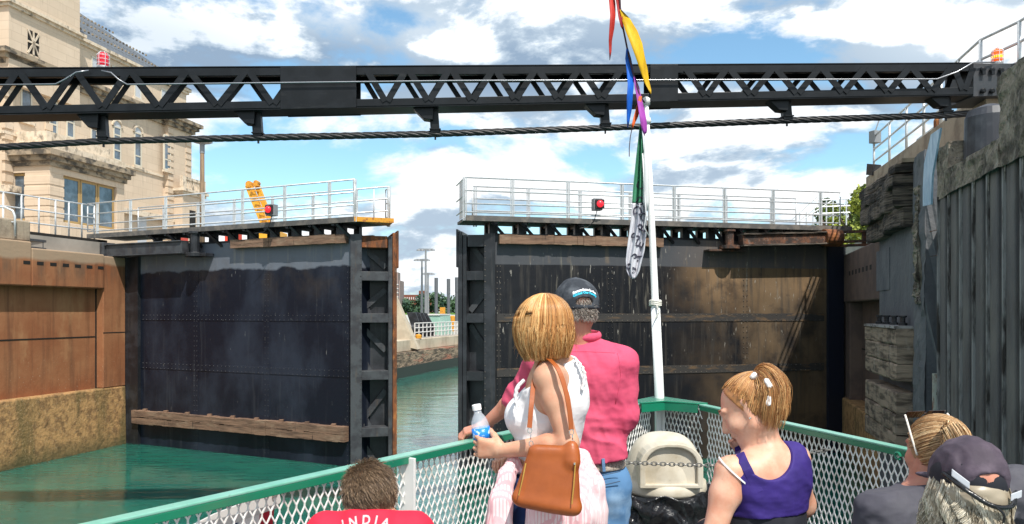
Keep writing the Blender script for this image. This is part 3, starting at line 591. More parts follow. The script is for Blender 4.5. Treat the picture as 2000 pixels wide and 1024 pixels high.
# ================================================================== fender boom
BL = Vector((-13.6, 13.05, 0)); BR = Vector((9.35, 14.1, 0)); bd = (BR-BL).normalized(); bn = Vector((bd.y, -bd.x, 0)); bL = (BR-BL).length
def BM(u):     # station on the boom axis seen at column u
    k = (u-1000)/F; a = bd; return (k*BL.y-BL.x)/(a.x-k*a.y)
def ztop(s): return 8.52+.0195*s
def zbot(s): return 7.70+(8.45-7.70)*(s/ bL)
boom = thing('fender_boom', 'long black lattice steel boom with warning lights stretched across the lock', 'boom', BL+Vector((0, 0, 8)))
D = lambda s, o, z: BL+bd*s+bn*o+Vector((0, 0, z))
W2 = .21
for o in (0, -2*W2):
    b = MB(); b.bar(D(0, o, ztop(0)-.06), D(bL-.9, o, ztop(bL)-.06), .1, .14); b.build('top_chord', M['boom_black'], boom, bevel=.006)
    b = MB(); b.bar(D(0, o, zbot(0)+.07), D(bL-.9, o, zbot(bL-.9)+.06), .1, .13); b.build('bottom_chord', M['boom_black'], boom, bevel=.006)
b = MB(); b.bar(D(0, -W2, ztop(0)+.027), D(bL-.9, -W2, ztop(bL)+.02), .54, .015); b.bar(D(0, -W2, zbot(0)-.012), D(bL-.9, -W2, zbot(bL-.9)-.012), .5, .015); b.build('cover_plate', M['boom_black'], boom)
def apexes(): # bottom and top panel points seen at these columns
    tops = [40-115, 40, 150, 256, 370, 485, 575]; 
    return tops
tp = [-70, 40, 150, 256, 370, 485, 585, 715, 796, 880, 965, 1048, 1132, 1216, 1335, 1420, 1510, 1600, 1688, 1775, 1857, 1900]
for o, dx in ((0, 0), (-2*W2, -14)):
    for i in range(len(tp)-1):
        u0, u1 = tp[i]+dx, tp[i+1]+dx; um = (u0+u1)/2
        if 560 < um < 690 or 1250 < um < 1310: continue
        s0, s1, sm = BM(u0), BM(u1), BM(um)
        wd = .11 if o == 0 else .09
        b = MB(); b.bar(D(s0+.03, o+.055, ztop(s0)-.05), D(sm-.02, o+.055, zbot(sm)+.08), wd, .02, bn); b.build('lattice_bar', M['boom_black'], boom)
        if um < 1880:
            b = MB(); b.bar(D(s1-.03, o+.057, ztop(s1)-.05), D(sm+.02, o+.057, zbot(sm)+.08), wd, .02, bn); b.build('lattice_bar', M['boom_black'], boom)
def plate(u0, u1, nm='splice_plate', ext=0.03):
    s0, s1 = BM(u0), BM(u1); b = MB()
    for o in (.07, -2*W2-.05):
        b = MB(); b.prism([D(s0, o, zbot(s0)-ext), D(s1, o, zbot(s1)-ext), D(s1, o, ztop(s1)+ext), D(s0, o, ztop(s0)+ext)], bn*.02)
        b.build(nm, M['boom_black'], boom, bevel=.004)
plate(550, 697); plate(1268, 1322)
s0 = BM(1897); b = MB(); b.prism([D(s0, .06, zbot(s0)-.05), D(bL+.8, .06, zbot(s0)+.02), D(bL+.8, .06, ztop(bL)+.03), D(s0, .06, ztop(s0)+.03)], -bn*.86); b.build('hinge_box', mat('boom_grey', (.03, .034, .040), .45, layers=[dict(s=3, c=(.05, .05, .055))]), boom, bevel=.01)
for k in range(5):
    for z, rr in ((ztop(s0)-.10, .05), (zbot(s0)+.05, .05)):
        b = MB(); c = D(s0+.16+k*.17, .082, z); b.lathe(c, [(rr, 0), (rr, .03), (rr*.6, .045)], 8, bn)
        b.bar(c+bn*.03, c+bn*.03-Vector((0, 0, .09)), .06, .03, bn) if z > 8.7 else None
        b.build('bolt', M['boom_black'], boom)
b = MB()
pts = [D(BM(-60), .15, ztop(0)-.21), D(BM(118), .15, ztop(2)-.21), D(BM(135), .15, ztop(2)-.13), D(BM(158), .15, ztop(2)-.0), D(BM(180), .12, ztop(2)+.04)]
b.tube(pts, .014, 8); b.tube([D(BM(205), .12, ztop(2)+.04), D(BM(225), .15, ztop(2)-.0), D(BM(240), .15, ztop(2)-.12), D(BM(256), .15, ztop(2)-.20), D(BM(900), .15, ztop(12)-.25), D(BM(1820), .15, ztop(20)-.26), D(BM(1860), .15, ztop(20)-.12), D(BM(1890), .15, ztop(20)+.05), D(BM(1935), .1, ztop(21)+.06)], .014, 8)
b.build('conduit', M['conduit'], boom, smooth=True)
def beacon(u, lens, core, label):
    s = BM(u); c = D(s, -.1, ztop(s)+.04); t = thing('warning_beacon', label, 'beacon', c)
    b = MB(); b.lathe(c, [(.10, -.02), (.10, .03), (.085, .06)], 16); b.build('base', M['grey_metal'], t, smooth=False)
    b = MB(); b.lathe(c+Vector((0, 0, .06)), [(.07, 0), (.085, .03), (.085, .19), (.06, .225), (.02, .235)], 18); b.build('lens', lens, t, smooth=True)
    if core: b = MB(); b.lathe(c+Vector((0, 0, .09)), [(.05, 0), (.086, .04), (.086, .09), (.05, .11)], 14); b.build('lamp_glow', core, t, smooth=True)
    b = MB()
    for z in (.10, .17, .24): 
        b.tube([c+Vector((.1*math.cos(a*math.pi/8), .1*math.sin(a*math.pi/8), z)) for a in range(17)], .006, 5, caps=False)
    for a in range(6): 
        x, y = .1*math.cos(a*math.pi/3+.3), .1*math.sin(a*math.pi/3+.3); b.tube([c+Vector((x, y, .04)), c+Vector((x, y, .26)), c+Vector((x*.5, y*.5, .31)), c+Vector((0, 0, .32))], .006, 5)
    b.build('guard_cage', M['rail_white'], t)
beacon(196, M['red_lens'], None, 'red caged warning beacon on the boom in front of the stone building')
beacon(1955, M['amber_lens'], M['amber_core'], 'lit amber caged warning beacon on the right end of the boom')
cable = [(0, 282, 0), (185, 271, 0), (497, 264, 0), (840, 257, 0), (1182, 245, 0), (1550, 230, 0), (1860, 220, 0), (1960, 212, 0)]
hang = [180, 487, 838, 1175, 1535, 1850]
cp = [D(BM(u), -.2, CZ+(HV-v)/F*D(BM(u), 0, 0).y) for u, v, _ in cable]; cp = [cp[0]+(cp[0]-cp[1])*.6]+cp
for k, u in enumerate(hang):
    s = BM(u); b = MB(); zb = zbot(s); cz = np.interp(s, [BM(c[0]) for c in cable], [p.z for p in cp[1:]])
    b.prism([D(s-.32, -.05, zb), D(s+.08, -.05, zb), D(s+.06, -.05, zb-.26*(1-.25*k/5)), D(s-.1, -.05, zb-.24*(1-.25*k/5))], -bn*.22)
    b.build('hanger_bracket', M['boom_black'], boom, bevel=.01)
    b = MB(); b.bar(D(s+.07, -.2, zb), D(s+.10, -.2, cz+.02), .13, .16); b.bar(D(s+.1, -.2, cz+.14), D(s+.1, -.2, cz-.10), .03, .03); b.bar(D(s, -.2, cz+.075), D(s+.2, -.2, cz+.075), .18, .02)
    b.build('cable_clamp', M['boom_black'], boom)
# stranded wire rope
b = MB()
dense = []
for i in range(len(cp)-1):
    for k in range(26): dense.append(cp[i].lerp(cp[i+1], k/26))
dense.append(cp[-1])
L_ = 0; 
for j in range(5):
    pts = []; dist = 0
    for i, p in enumerate(dense):
        if i: dist += (p-dense[i-1]).length
        a = dist*6.5+j*2*math.pi/5; pts.append(p+Vector((0, math.cos(a)*.032, math.sin(a)*.032)))
    b.tube(pts, .031, 6)
tag(b.build('wire_rope', M['cable'], smooth=True), 'thick black twisted steel cable hanging below the boom', 'cable')
b = MB(); q = D(bL+.1, -.1, 7.7); b.box((q.x-.12, q.y-.1, 7.5), (q.x+.1, q.y+.1, 8.4)); b.tube([D(bL-.25, -.2, 8.13), D(bL+.3, -.2, 8.2)], .1, 10); tag(b.build('cable_anchor', M['black_steel'], bevel=.01), 'black steel anchor clamp holding the cable at the right wall', 'anchor')
# ================================================================== stone building
C0 = Vector((-31.8, 75, 0)); fd = Vector((.1736, .9848, 0)); fo = Vector((.9848, -.1736, 0))
def E(s, d, z): return C0-fd*s+fo*d+Vector((0, 0, z))
def eb(b, s0, s1, d0, d1, z0, z1):
    p = [E(s0, d0, z0), E(s0, d1, z0), E(s1, d1, z0), E(s1, d0, z0)]; b.hexa(p+[q+Vector((0, 0, z1-z0)) for q in p])
bld = thing('stone_building', 'large tan limestone building with arched windows and slate roof on the left bank', 'building', E(0, 0, 6.8))
b = MB(); eb(b, 0, 21.5, -14, 0, 5, 26.1); eb(b, 21.5, 50, -20, -3.0, 5, 26.1); b.build('wall', M['limestone'], bld)
b = MB(); eb(b, -.15, 3.6, -6, .45, 6, 21.8); b.build('corner_pavilion', M['limestone'], bld)
b = MB(); eb(b, 14.9, 21.7, -13, .5, 20.5, 31); b.build('tower', M['limestone'], bld)
b = MB()
def cornice(b, s0, s1, d, z, hh, out, steps=3):
    for k in range(steps): eb(b, s0-out*(k+1)/steps, s1+out*(k+1)/steps, -2, d+out*(k+1)/steps, z+hh*k/steps, z+hh*(k+1)/steps+.001*k)
cornice(b, -.15, 3.6, .45, 21.8, 1.0, .8); cornice(b, 3.6, 21.5, .0, 21.85, 1.0, .75); b.build('main_cornice', M['soot_trim'], bld)
b = MB(); cornice(b, 3.0, 14.8, 0, 25.7, .5, .4, 2); cornice(b, 14.9, 21.7, .5, 25.8, .45, .35, 2); cornice(b, -.1, 3, 0, 25.7, .5, .3, 2); b.build('eaves', M['limestone_trim'], bld)
b = MB(); eb(b, -.15, 21.6, -2, .52, 12.9, 13.35); eb(b, -.2, 21.7, -2, .12, 16.95, 17.15); b.build('string_course', M['limestone_trim'], bld)
b = MB(); r0 = [E(-.4, .4, 26.2), E(21.5, .4, 26.2), E(21.5, -15, 26.2), E(-.4, -15, 26.2)]
b.add(r0+[E(8.5, -7.5, 32.6), E(21.5, -7.5, 32.6)], [(0, 1, 5, 4), (1, 2, 5), (2, 3, 4, 5), (3, 0, 4), (0, 3, 2, 1)]); roof = b.build('roof', M['slate'], bld)
b = MB()
for row, (dd, zz) in enumerate(((-.6, 27.25), (-2.2, 28.65), (-4.0, 30.1))):
    for k in range(46):
        s = 1+row*2.2+k*.45
        if s < 14.5: q = E(s, dd+.1, zz-.1); b.box((q.x-.04, q.y-.09, q.z), (q.x+.06, q.y+.09, q.z+.14))
b.build('snow_guards', M['soot_trim'], roof)
def win(s0, s1, d, z0, z1, arch=False, wood=False, mull=True, gl='glass_dark', sub=None):
    fr = M['win_frame_wood'] if wood else M['win_frame']; b = MB(); w = .12 if not wood else .16
    eb(b, s0, s0+w, d-.1, d+.05, z0, z1); eb(b, s1-w, s1, d-.1, d+.05, z0, z1); eb(b, s0, s1, d-.1, d+.055, z0-.02, z0+w); eb(b, s0, s1, d-.1, d+.055, z1-w, z1)
    for f in (sub or []): eb(b, s0+w, s1-w, d-.1, d+.045, z0+(z1-z0)*f-.06, z0+(z1-z0)*f+.06)
    f = b.build('window', fr, bld)
    b = MB(); eb(b, s0+w*.5, s1-w*.5, d-.1, d+.012, z0, z1); b.build('pane', M[gl], f)
    if arch:
        b = MB(); c = (s0+s1)/2; rr = (s1-s0)/2
        pts = [E(c+rr*math.cos(a*math.pi/10), d, z1+rr*math.sin(a*math.pi/10)) for a in range(11)]; b.prism(pts, fo*.014); b.build('arch_pane', M['blind'], f)
        b = MB(); b.tube([E(c+(rr+.1)*math.cos(a*math.pi/10), d+.02, z1+(rr+.1)*math.sin(a*math.pi/10)) for a in range(11)], .13, 5); b.build('arch_trim', M['limestone_trim'], f)
    b = MB(); eb(b, s0-.2, s1+.2, d-.05, d+.18, z0-.22, z0-.02); b.build('sill', M['limestone_trim'], f)
def su(u, d=0):      # facade station seen at column u
    k = (u-1000)/F; c = C0+fo*d; return (c.x-k*c.y)/(fd.x-k*fd.y)
def zu(v, s, d=0): return CZ+(HV-v)/F*E(s, d, 0).y
for (u0, u1, v1, v0, arch) in [(320, 333, 262, 335, False), (262, 276, 257, 327, True), (221, 236, 245, 316, True), (177, 190, 235, 303, True), (129, 145, 220, 290, True), (95, 112, 195, 265, True), (40, 62, 150, 240, True)]:
    d = .46 if u0 > 291 else .004; s1, s0 = su(u0, d), su(u1, d); win(s0, s1, d, zu(v0, s0, d), zu(v1, s1, d), arch, sub=[.3, .75], gl='glass_dark')
for (u0, u1, v1, v0) in [(130, 147, 96, 136), (178, 192, 118, 150), (218, 232, 138, 165), (262, 276, 160, 188), (314, 326, 176, 196)]:
    s1, s0 = su(u0), su(u1); win(s0, s1, .004, 23.3, 25.2, gl='blind')
# tower lattice opening
s1, s0 = su(54, .5), su(76, .5); z0, z1 = zu(103, s1, .5), zu(57, s1, .5)
b = MB(); eb(b, s0, s1, .3, .505, z0, z1); o = b.build('lattice_window', M['slot_dark'], bld)
b = MB(); 
for a, c in (((s0, z0), (s1, z1)), ((s0, z1), (s1, z0)), (((s0+s1)/2, z0), ((s0+s1)/2, z1)), ((s0, (z0+z1)/2), (s1, (z0+z1)/2))): b.bar(E(a[0], .53, a[1]), E(c[0], .53, c[1]), .13, .05, fo)
b.build('lattice', M['limestone_trim'], o)
for (sa, sb, z, o0, o1, dz, hq) in ((-.05, .8, 7.5, .2, .53, .62, .42), (2.85, 3.65, 7.5, .2, .53, .62, .42), (20.9, 21.6, 13.6, -.2, .1, .75, .5), (17.2, 17.9, 13.6, -.2, .1, .75, .5)):
    b = MB()
    while z < 21.3: eb(b, sa, sb, o0, o1, z, z+hq); z += dz
    b.build('quoins', M['limestone'], bld)
# portico and balcony at the far corner
b = MB(); eb(b, -.9, 2.6, .3, 1.3, 6, 15.6); b.build('portico', M['limestone'], bld)
b = MB(); cornice(b, -.9, 2.6, 1.3, 15.6, .5, .35, 2); b.build('portico_cornice', M['limestone_trim'], bld)
b = MB(); eb(b, -1.0, 2.7, 1.15, 1.4, 17.0, 17.25); eb(b, -1.0, -.5, 1.1, 1.45, 16.1, 17.3); eb(b, 2.3, 2.75, 1.1, 1.45, 16.1, 17.3)
for k in range(9): eb(b, -.35+k*.29, -.2+k*.29, 1.2, 1.34, 16.1, 17.0)
b.build('balustrade', M['limestone_trim'], bld)
b = MB(); eb(b, .5, 1.5, 1.3, 1.31, 7, 14.2); b.build('door', M['slot_dark'], bld)
b = MB(); s1, s0 = su(268), su(285); eb(b, s0, s1, 0, .06, 6, zu(415, s0)); b.build('door', M['blind'], bld)
# glazed bay in front
bay = 3.0
sA, sB = su(97, bay), su(243, bay); zb1 = 15.6
b = MB(); eb(b, sB, sA, -.5, bay, 5, 10.9); eb(b, sB, sA, -.5, bay, 14.3, zb1); eb(b, sB, sB+.9, -.5, bay, 10.9, 14.3); eb(b, sA-1.3, sA, bay-2.0, bay, 10.9, 14.3); eb(b, sA-.9, sA, -8.5, -7.5, 10.9, 14.3); eb(b, sA-.6, sA-.1, -12, bay-.05, 5, 10.9); eb(b, sA-.6, sA-.1, -12, bay-.05, 14.3, zb1); b.build('bay_wall', M['limestone'], bld, bevel=.02)
b = MB()
for zz in (11.2, 11.95, 12.7, 13.45): eb(b, sA-1.34, sA+.04, bay-2.03, bay+.04, zz, zz+.6)
b.build('bay_quoins', M['limestone'], bld, bevel=.02)
b = MB()
for k, (z, h, o) in enumerate(((14.75, .35, .15), (15.1, .35, .35), (15.45, .4, .6))): eb(b, sB-o, sA+o, -12-o, bay+o, z, z+h+.001*k)
b.build('bay_cornice', M['soot_trim'], bld)
b = MB(); eb(b, sB, sA+.2, -12, bay+.1, 15.85, 16.4); eb(b, sB+1, sA-.3, -1, bay-.5, 16.4, 17.3); b.build('bay_parapet', M['limestone_trim'], bld)
n = 3; sw0, sw1 = sB+.95, sA-1.35
for k in range(n):
    a, c = sw0+(sw1-sw0)*k/n, sw0+(sw1-sw0)*(k+1)/n; win(a+.03, c-.03, bay-.25, 10.95, 14.28, wood=True)
b = MB(); p0, p1 = E(sA-.3, bay-2.05, 0), E(sA-.3, -7.4, 0); b.bar(p0+Vector((0, 0, 12.6)), p1+Vector((0, 0, 12.6)), .1, 3.3); o = b.build('end_pane', M['glass_dark'], bld)
b = MB(); 
for f in (0, .5, 1): q = p0.lerp(p1, f); b.box((q.x-.12, q.y-.12, 10.95), (q.x+.12, q.y+.12, 14.28))
b.bar(p0+Vector((0, 0, 11.0)), p1+Vector((0, 0, 11.0)), .3, .16); b.bar(p0+Vector((0, 0, 14.2)), p1+Vector((0, 0, 14.2)), .3, .16); b.build('end_frame', M['win_frame_wood'], o)
# railing on the left bank, in front of the building
s = thing('bank_railing', 'silver pipe railing along the left bank meeting the gate walkway', 'railing', (-15.2, 25, 7.1))
rl = [Vector((-18.5, 15.5, 7.1)), Vector((-16.9, 20.2, 7.1)), Vector((-15.7, 23.7, 7.1)), Vector((-15.1, 25.4, 7.1)), Vector((-14.55, 26.75, 7.1))]
b = MB()
for h in (1.05, .62, .2): b.tube([p+Vector((0, 0, h)) for p in rl], .024, 8)
b.build('rail', M['rail_white'], s, smooth=True)
for i in range(13):
    f = i/12*4; k = min(3, int(f)); q = rl[k].lerp(rl[k+1], f-k)
    b = MB(); b.tube([q+Vector((0, 0, -.15)), q+Vector((0, 0, 1.05))], .028, 8); b.build('post', M['rail_white'], s, smooth=True)
b = MB(); b.tube([P(-40, 402, 22), P(10, 405, 22), P(25, 412, 22), P(29, 422, 22), P(29, 462, 22)], .03, 8); b.tube([P(-40, 432, 22), P(28, 434, 22)], .02, 6)
b.tube([P(6, 404, 22), P(6, 455, 22)], .024, 6)
tag(b.build('handrail', M['rail_white'], smooth=True), 'bent silver handrail at the left edge of the picture above the concrete block', 'handrail')
s = thing('light_pole', 'tall brown light pole beyond the left gate', 'light pole', P(395, 455, 45))
b = MB(); q = P(395, 560, 45); q.z = 6.8; top = P(395, 283, 45); b.tube([q, top], [.16, .12], 12); b.build('pole', M['pole_wood'], s, smooth=True)
b = MB(); b.lathe(top-Vector((0, 0, .5)), [(.14, 0), (.14, .5), (.2, .55), (.5, .62), (.5, .68)], 12); b.box((top.x-.2, top.y-.15, top.z+.1), (top.x+.55, top.y+.15, top.z+.22)); b.build('lamp_head', M['grey_metal'], s)
# yellow lattice crane boom beyond
s = thing('crane_boom', 'yellow crane jib leaning up behind the left gate railing', 'crane', P(520, 440, 40))
for (a, c, w) in ((P(486, 362, 40), P(520, 446, 40), .34), (P(500, 357, 40.4), P(534, 444, 40.4), .26)):
    b = MB(); b.bar(a, c, w, w, (0, 1, 0)); b.build('jib', M['crane_yellow'], s, bevel=.02)
b = MB()
for k in range(8):
    f = k/8; a = P(484, 362, 39.7).lerp(P(520, 446, 39.7), f); c = P(504, 357, 39.7).lerp(P(536, 444, 39.7), f+.06); b.bar(a, c, .06, .06)
b.lathe(P(488, 361, 40), [(.17, -.2), (.17, .2)], 12, (0, 1, 0)); b.lathe(P(502, 358, 40), [(.13, -.2), (.13, .2)], 12, (0, 1, 0)); b.build('sheaves', M['yellow'], s)
b = MB(); q = P(500, 458, 40); q2 = P(560, 452, 40); b.box((q.x+.2, 39.2, 7.0), (q2.x-.4, 41.5, CZ+(HV-451)/F*40)); b.build('turntable', M['crane_yellow'], s, bevel=.05)
b = MB()
for (u0, u1) in ((344, 350), (440, 458)):
    a, c = P(u0, 470, 38.5), P(u1, 452, 38.5); b.box((a.x, 38.4, 6.78), (c.x, 39.6, c.z))
tag(b.build('red_barrier', M['red_paint'], bevel=.03), 'low red and white barrier seen under the left gate walkway', 'barrier')
# ================================================================== far side of the lock, through the gap
pier = thing('far_pier', 'weathered concrete pier with rubble stone base seen through the gate gap', 'pier', (-7, 52, 0))
y0, y1 = 51.0, 74.0
pa, pb = P(690, 755, 46), P(960, 695, 78)
def pl(u, v, y): return P(u, v, y)
a = Vector((-9.3, 44, 0)); c = Vector((-6.3, 56.5, 0)); d = Vector((-1.5, 74, 0)); e_ = Vector((8, 108, 0))
ln = [a, c, d, e_]; back = Vector((-40, 0, 0))
b = MB(); b.prism([Vector((q.x, q.y, -2)) for q in ln]+[Vector((-60, 108, -2)), Vector((-60, 44, -2))], (0, 0, 2.7)); b.build('dark_base', mat('wet_base', (.02, .028, .022), .5), pier)
b = MB(); b.prism([Vector((q.x-.15, q.y, .7)) for q in ln]+[Vector((-60, 108, .7)), Vector((-60, 44, .7))], (0, 0, .95)); b.build('rubble_course', mat('rubble', (.30, .22, .15), .95, layers=[dict(s=(1.2, 1.2, 5), c=(.09, .07, .05), lo=.45, hi=.58), dict(s=(.35, .35, 2), c=(.36, .13, .08), lo=.56, hi=.64, a=.8)], bump=((3, 3, 12), 1, .1)), pier)
b = MB(); b.prism([Vector((q.x-.6, q.y, 1.66)) for q in ln]+[Vector((-60, 108, 1.66)), Vector((-60, 44, 1.66))], (0, 0, .82)); M['pier_concrete'] = mat('pier_concrete', (.52, .44, .33), .9, layers=[dict(s=.8, c=(.42, .35, .26)), dict(s=(2, 2, .4), c=(.26, .20, .14), lo=.56, hi=.7, a=.6)], bump=(6, .4, .03)); b.build('upper_course', M['pier_concrete'], pier, bevel=.05)
b = MB(); zt = 12.5; b.prism([Vector((-9.9, 55, 2.45)), P(816, 680, 55)+Vector((0, 0, -.1)), P(768, 575, 55), P(735, 480, 55), Vector((-9.9, 55, 9.5))], (0, 1.6, 0)); b.build('buttress', M['pier_concrete'], pier)
tag(MB().prism([(-60, 57, 0), (-6.8, 57.5, 0), (-2.2, 74, 0), (7.3, 108, 0), (7, 150, 0), (-60, 150, 0)], (0, 0, 2.50)).build('far_bank', M['paving']), kind='structure')
tag(MB().prism([(-3.4, 80, 2.3), (1.9, 90, 2.3), (1.9, 118, 2.3), (-7, 118, 2.3)], (0, 0, .22)).build('far_lawn', M['grass']), kind='structure')
s = thing('gate_machine', 'black ribbed steel lifting machinery beside the mint green housing', 'machinery', P(840, 650, 62))
for k in range(4):
    du = k*9; b = MB(); yy = 60+k*.8
    b.prism([P(806+du, 672, yy), P(822+du, 672, yy), P(822+du, 640, yy), P(812+du*.8, 612, yy), P(794+du*.6, 610, yy), P(806+du, 645, yy)], (0, .35, 0)); b.build('arm', M['black_steel'], s)
b = MB(); b.lathe(P(812, 642, 59.8), [(.35, -.3), (.35, .3)], 14, (1, 0, 0)); b.build('drum', M['black_steel'], s)
s = thing('machine_housing', 'mint green sheet metal housing on the far pier', 'housing', P(850, 660, 66))
b = MB(); q = [P(815, 615, 66), P(858, 615, 66), P(866, 668, 66), P(828, 668, 66)]; b.prism(q, (.6, 4, 0)); b.build('shell', M['mint'], s, bevel=.05)
b = MB(); b.prism([P(814, 613.5, 65.9), P(859, 613.5, 65.9), P(859, 616, 65.9), P(814, 616, 65.9)], (.6, 4.3, 0)); b.build('lid', M['far_white'], s)
s = thing('pier_railing', 'white railing along the far pier in front of the mint housing', 'railing', P(850, 665, 59))
b = MB(); r0, r1 = P(810, 669, 58), P(905, 655, 70); r0.z = r1.z = 2.5
for h in (1.1, .75, .4): b.tube([r0+Vector((0, 0, h)), r1+Vector((0, 0, h))], .045, 6)
b.build('rail', M['far_white'], s)
for k in range(15): q = r0.lerp(r1, k/14); b = MB(); b.tube([q, q+Vector((0, 0, 1.1))], .05, 6); b.build('post', M['far_white'], s)
for u, v, lab in ((817, 672, 'small yellow bollard at the foot of the far railing'), (884, 622, 'yellow ringed bollard on the far lawn')):
    q = P(u, v, 57 if u < 850 else 78); q.z = 2.5; b = MB(); b.lathe(q, [(.25, 0), (.25, .22 if u < 850 else 1.5), (.15, .3 if u < 850 else 1.6)], 10)
    tag(b.build('bollard', M['yellow']), lab, 'bollard')
for k, (u, v) in enumerate(((868, 560), (879, 568))):
    q = P(u, 650, 72); q.z = 2.5
b = MB(); q = P(863, 650, 74); q.z = 2.5; b.box((q.x-.2, q.y, 2.5), (q.x+.3, q.y+.5, 4.9)); tag(b.build('ladder_stand', M['yellow'], bevel=.02), 'yellow steel stand on the far lawn behind the white railing', 'stand')
# far bank beyond, masts, trees
b = MB(); b.prism([(-400, 300, 0), (60, 300, 0), (60, 308, 0), (-400, 308, 0)], (0, 0, 3.4)); tag(b.build('breakwater', M['far_white']), 'long pale low breakwater across the far water', 'breakwater')
b = MB(); b.prism([(-900, 520, 0), (900, 520, 0), (900, 1500, 0), (-900, 1500, 0)], (0, 0, 3.9)); tag(b.build('far_shore', M['grass']), kind='structure')
mg = 'slim light masts beyond the pier'
for (u, vt, y, cross, lab) in ((831.5, 487, 120, 14, 'tallest grey light mast with a crossbar beyond the pier'), (824, 507, 122, 12, 'second tallest grey light mast, just left of the tallest'), (836, 534, 130, 9, 'short grey light mast with side lamps, just right of the tallest')):
    t = thing('light_mast', lab, 'light mast', P(u, 610, y), group=mg); a = P(u, 625, y); a.z = 2.4; c = P(u, vt, y)
    b = MB(); b.tube([a, c], [.22, .14], 8); b.build('pole', M['grey_metal'], t)
    b = MB(); w = cross/F*y; b.bar(c-Vector((w, 0, 0)), c+Vector((w, 0, 0)), .25, .18)
    for f in (-1, -.5, .5, 1): q = c+Vector((w*f, 0, 0)); b.lathe(q-Vector((0, 0, .25)), [(.35, 0), (.3, .2), (.1, .3)], 8)
    b.build('crossbar', M['grey_metal'], t)
for (u, vt, y) in ((852, 543, 150), (876, 545, 150), (892, 542, 150)):
    a = P(u, 615, y); a.z = 0; c = P(u, vt, y); b = MB(); b.tube([a, c], .32, 8); b.lathe(c-Vector((0, 0, 3)), [(.34, 0), (.36, .1), (.36, 3)], 8)
    tag(b.build('mooring_pile', mat('pile_grey', (.10, .11, .12), .7)), {852: 'tall dark mooring pile nearest the light masts', 876: 'middle tall dark mooring pile in the gap', 892: 'tall dark mooring pile beside the right gate'}[u], 'pile')
bb = thing('apartment_block', 'low red brick building above the far trees', 'building', P(825, 590, 560))
b = MB(); a, c = P(789, 595, 560), P(842, 576, 560); b.box((a.x, 560, 3), (c.x, 575, c.z)); a, c = P(818, 595, 558), P(832, 568, 558); b.box((a.x, 558, 3), (c.x, 575, c.z)); b.build('wall', M['brick_red'], bb)
b = MB()
for k in range(12): q = P(791+k*4.2, 583, 559.5); b.box((q.x-.35, 559.6, q.z-.9), (q.x+.35, 560.2, q.z+.9))
b.build('window', M['far_white'], bb)
bb = thing('apartment_tower', 'tall pinkish grey apartment tower just beside the left gate edge', 'building', P(776, 590, 520))
b = MB(); a, c = P(755, 600, 520), P(781, 548, 520); b.box((a.x, 520, 3), (c.x, 540, c.z)); a, c = P(760, 600, 518), P(777, 532, 518); b.box((a.x, 518, 3), (c.x, 530, c.z)); b.build('wall', mat('tower_pink', (.36, .25, .22), .9, layers=[dict(t='brick', s=(1, 1, 1), c=(.18, .15, .15), lo=0, hi=1, bw=2.4, rh=3, mortar=.5)]), bb)
b = MB()
for k in range(6): a, c = P(759, 555+k*8, 517.9), P(778, 557+k*8, 517.9); b.box((a.x, 517.6, c.z), (c.x, 518, a.z))
b.build('floor_band', M['far_white'], bb)
def leaf_mesh(name, centres, m, parent=None, n_per=180, size=.3, seed=1, flat=1.0, kind=None):
    r = np.random.default_rng(seed); V_ = []; cols = []
    for (cx, cy, cz, rad) in centres:
        d = r.normal(size=(n_per, 3)); d /= np.linalg.norm(d, axis=1)[:, None]; rr = rad*r.uniform(.45, 1.05, (n_per, 1))**.6
        p = d*rr*np.array([1, 1, flat])+np.array([cx, cy, cz]); nrm = d+r.normal(size=(n_per, 3))*.7; nrm /= np.linalg.norm(nrm, axis=1)[:, None]
        t = np.cross(nrm, r.normal(size=(n_per, 3))); t /= np.linalg.norm(t, axis=1)[:, None]; w = np.cross(nrm, t)
        s = size*r.uniform(.6, 1.3, (n_per, 1)); V_.append(np.stack([p+t*s, p+w*s*.6, p-t*s, p-w*s*.6], 1)); c0 = r.uniform(0, 1); cols.append(np.clip(r.normal(c0, .25, n_per), 0, 1))
    V_ = np.concatenate(V_).reshape(-1, 3); nf = len(V_)//4; me = bpy.data.meshes.new(name)
    me.from_pydata(V_.tolist(), [], np.arange(nf*4).reshape(-1, 4).tolist())
    at = me.attributes.new('Col', 'FLOAT', 'POINT'); at.data.foreach_set('value', np.repeat(np.concatenate(cols), 4).astype('f'))
    o = add_mesh(name, me, m, parent)
    if kind: o['kind'] = kind
    return o
cs = []
r_ = random.Random(4)
for k in range(150):
    x = -330+k*3.6+r_.uniform(-1, 1); h = 9+4*math.sin(k*.35)+r_.uniform(-2, 2)
    for j in range(3): cs.append((x+r_.uniform(-3, 3), 540+r_.uniform(-8, 8), 3+h*(j+.6)/3, 4.2))
leaf_mesh('far_woods', cs, M['leaf_far'], None, 60, 1.5, 3, kind='stuff')
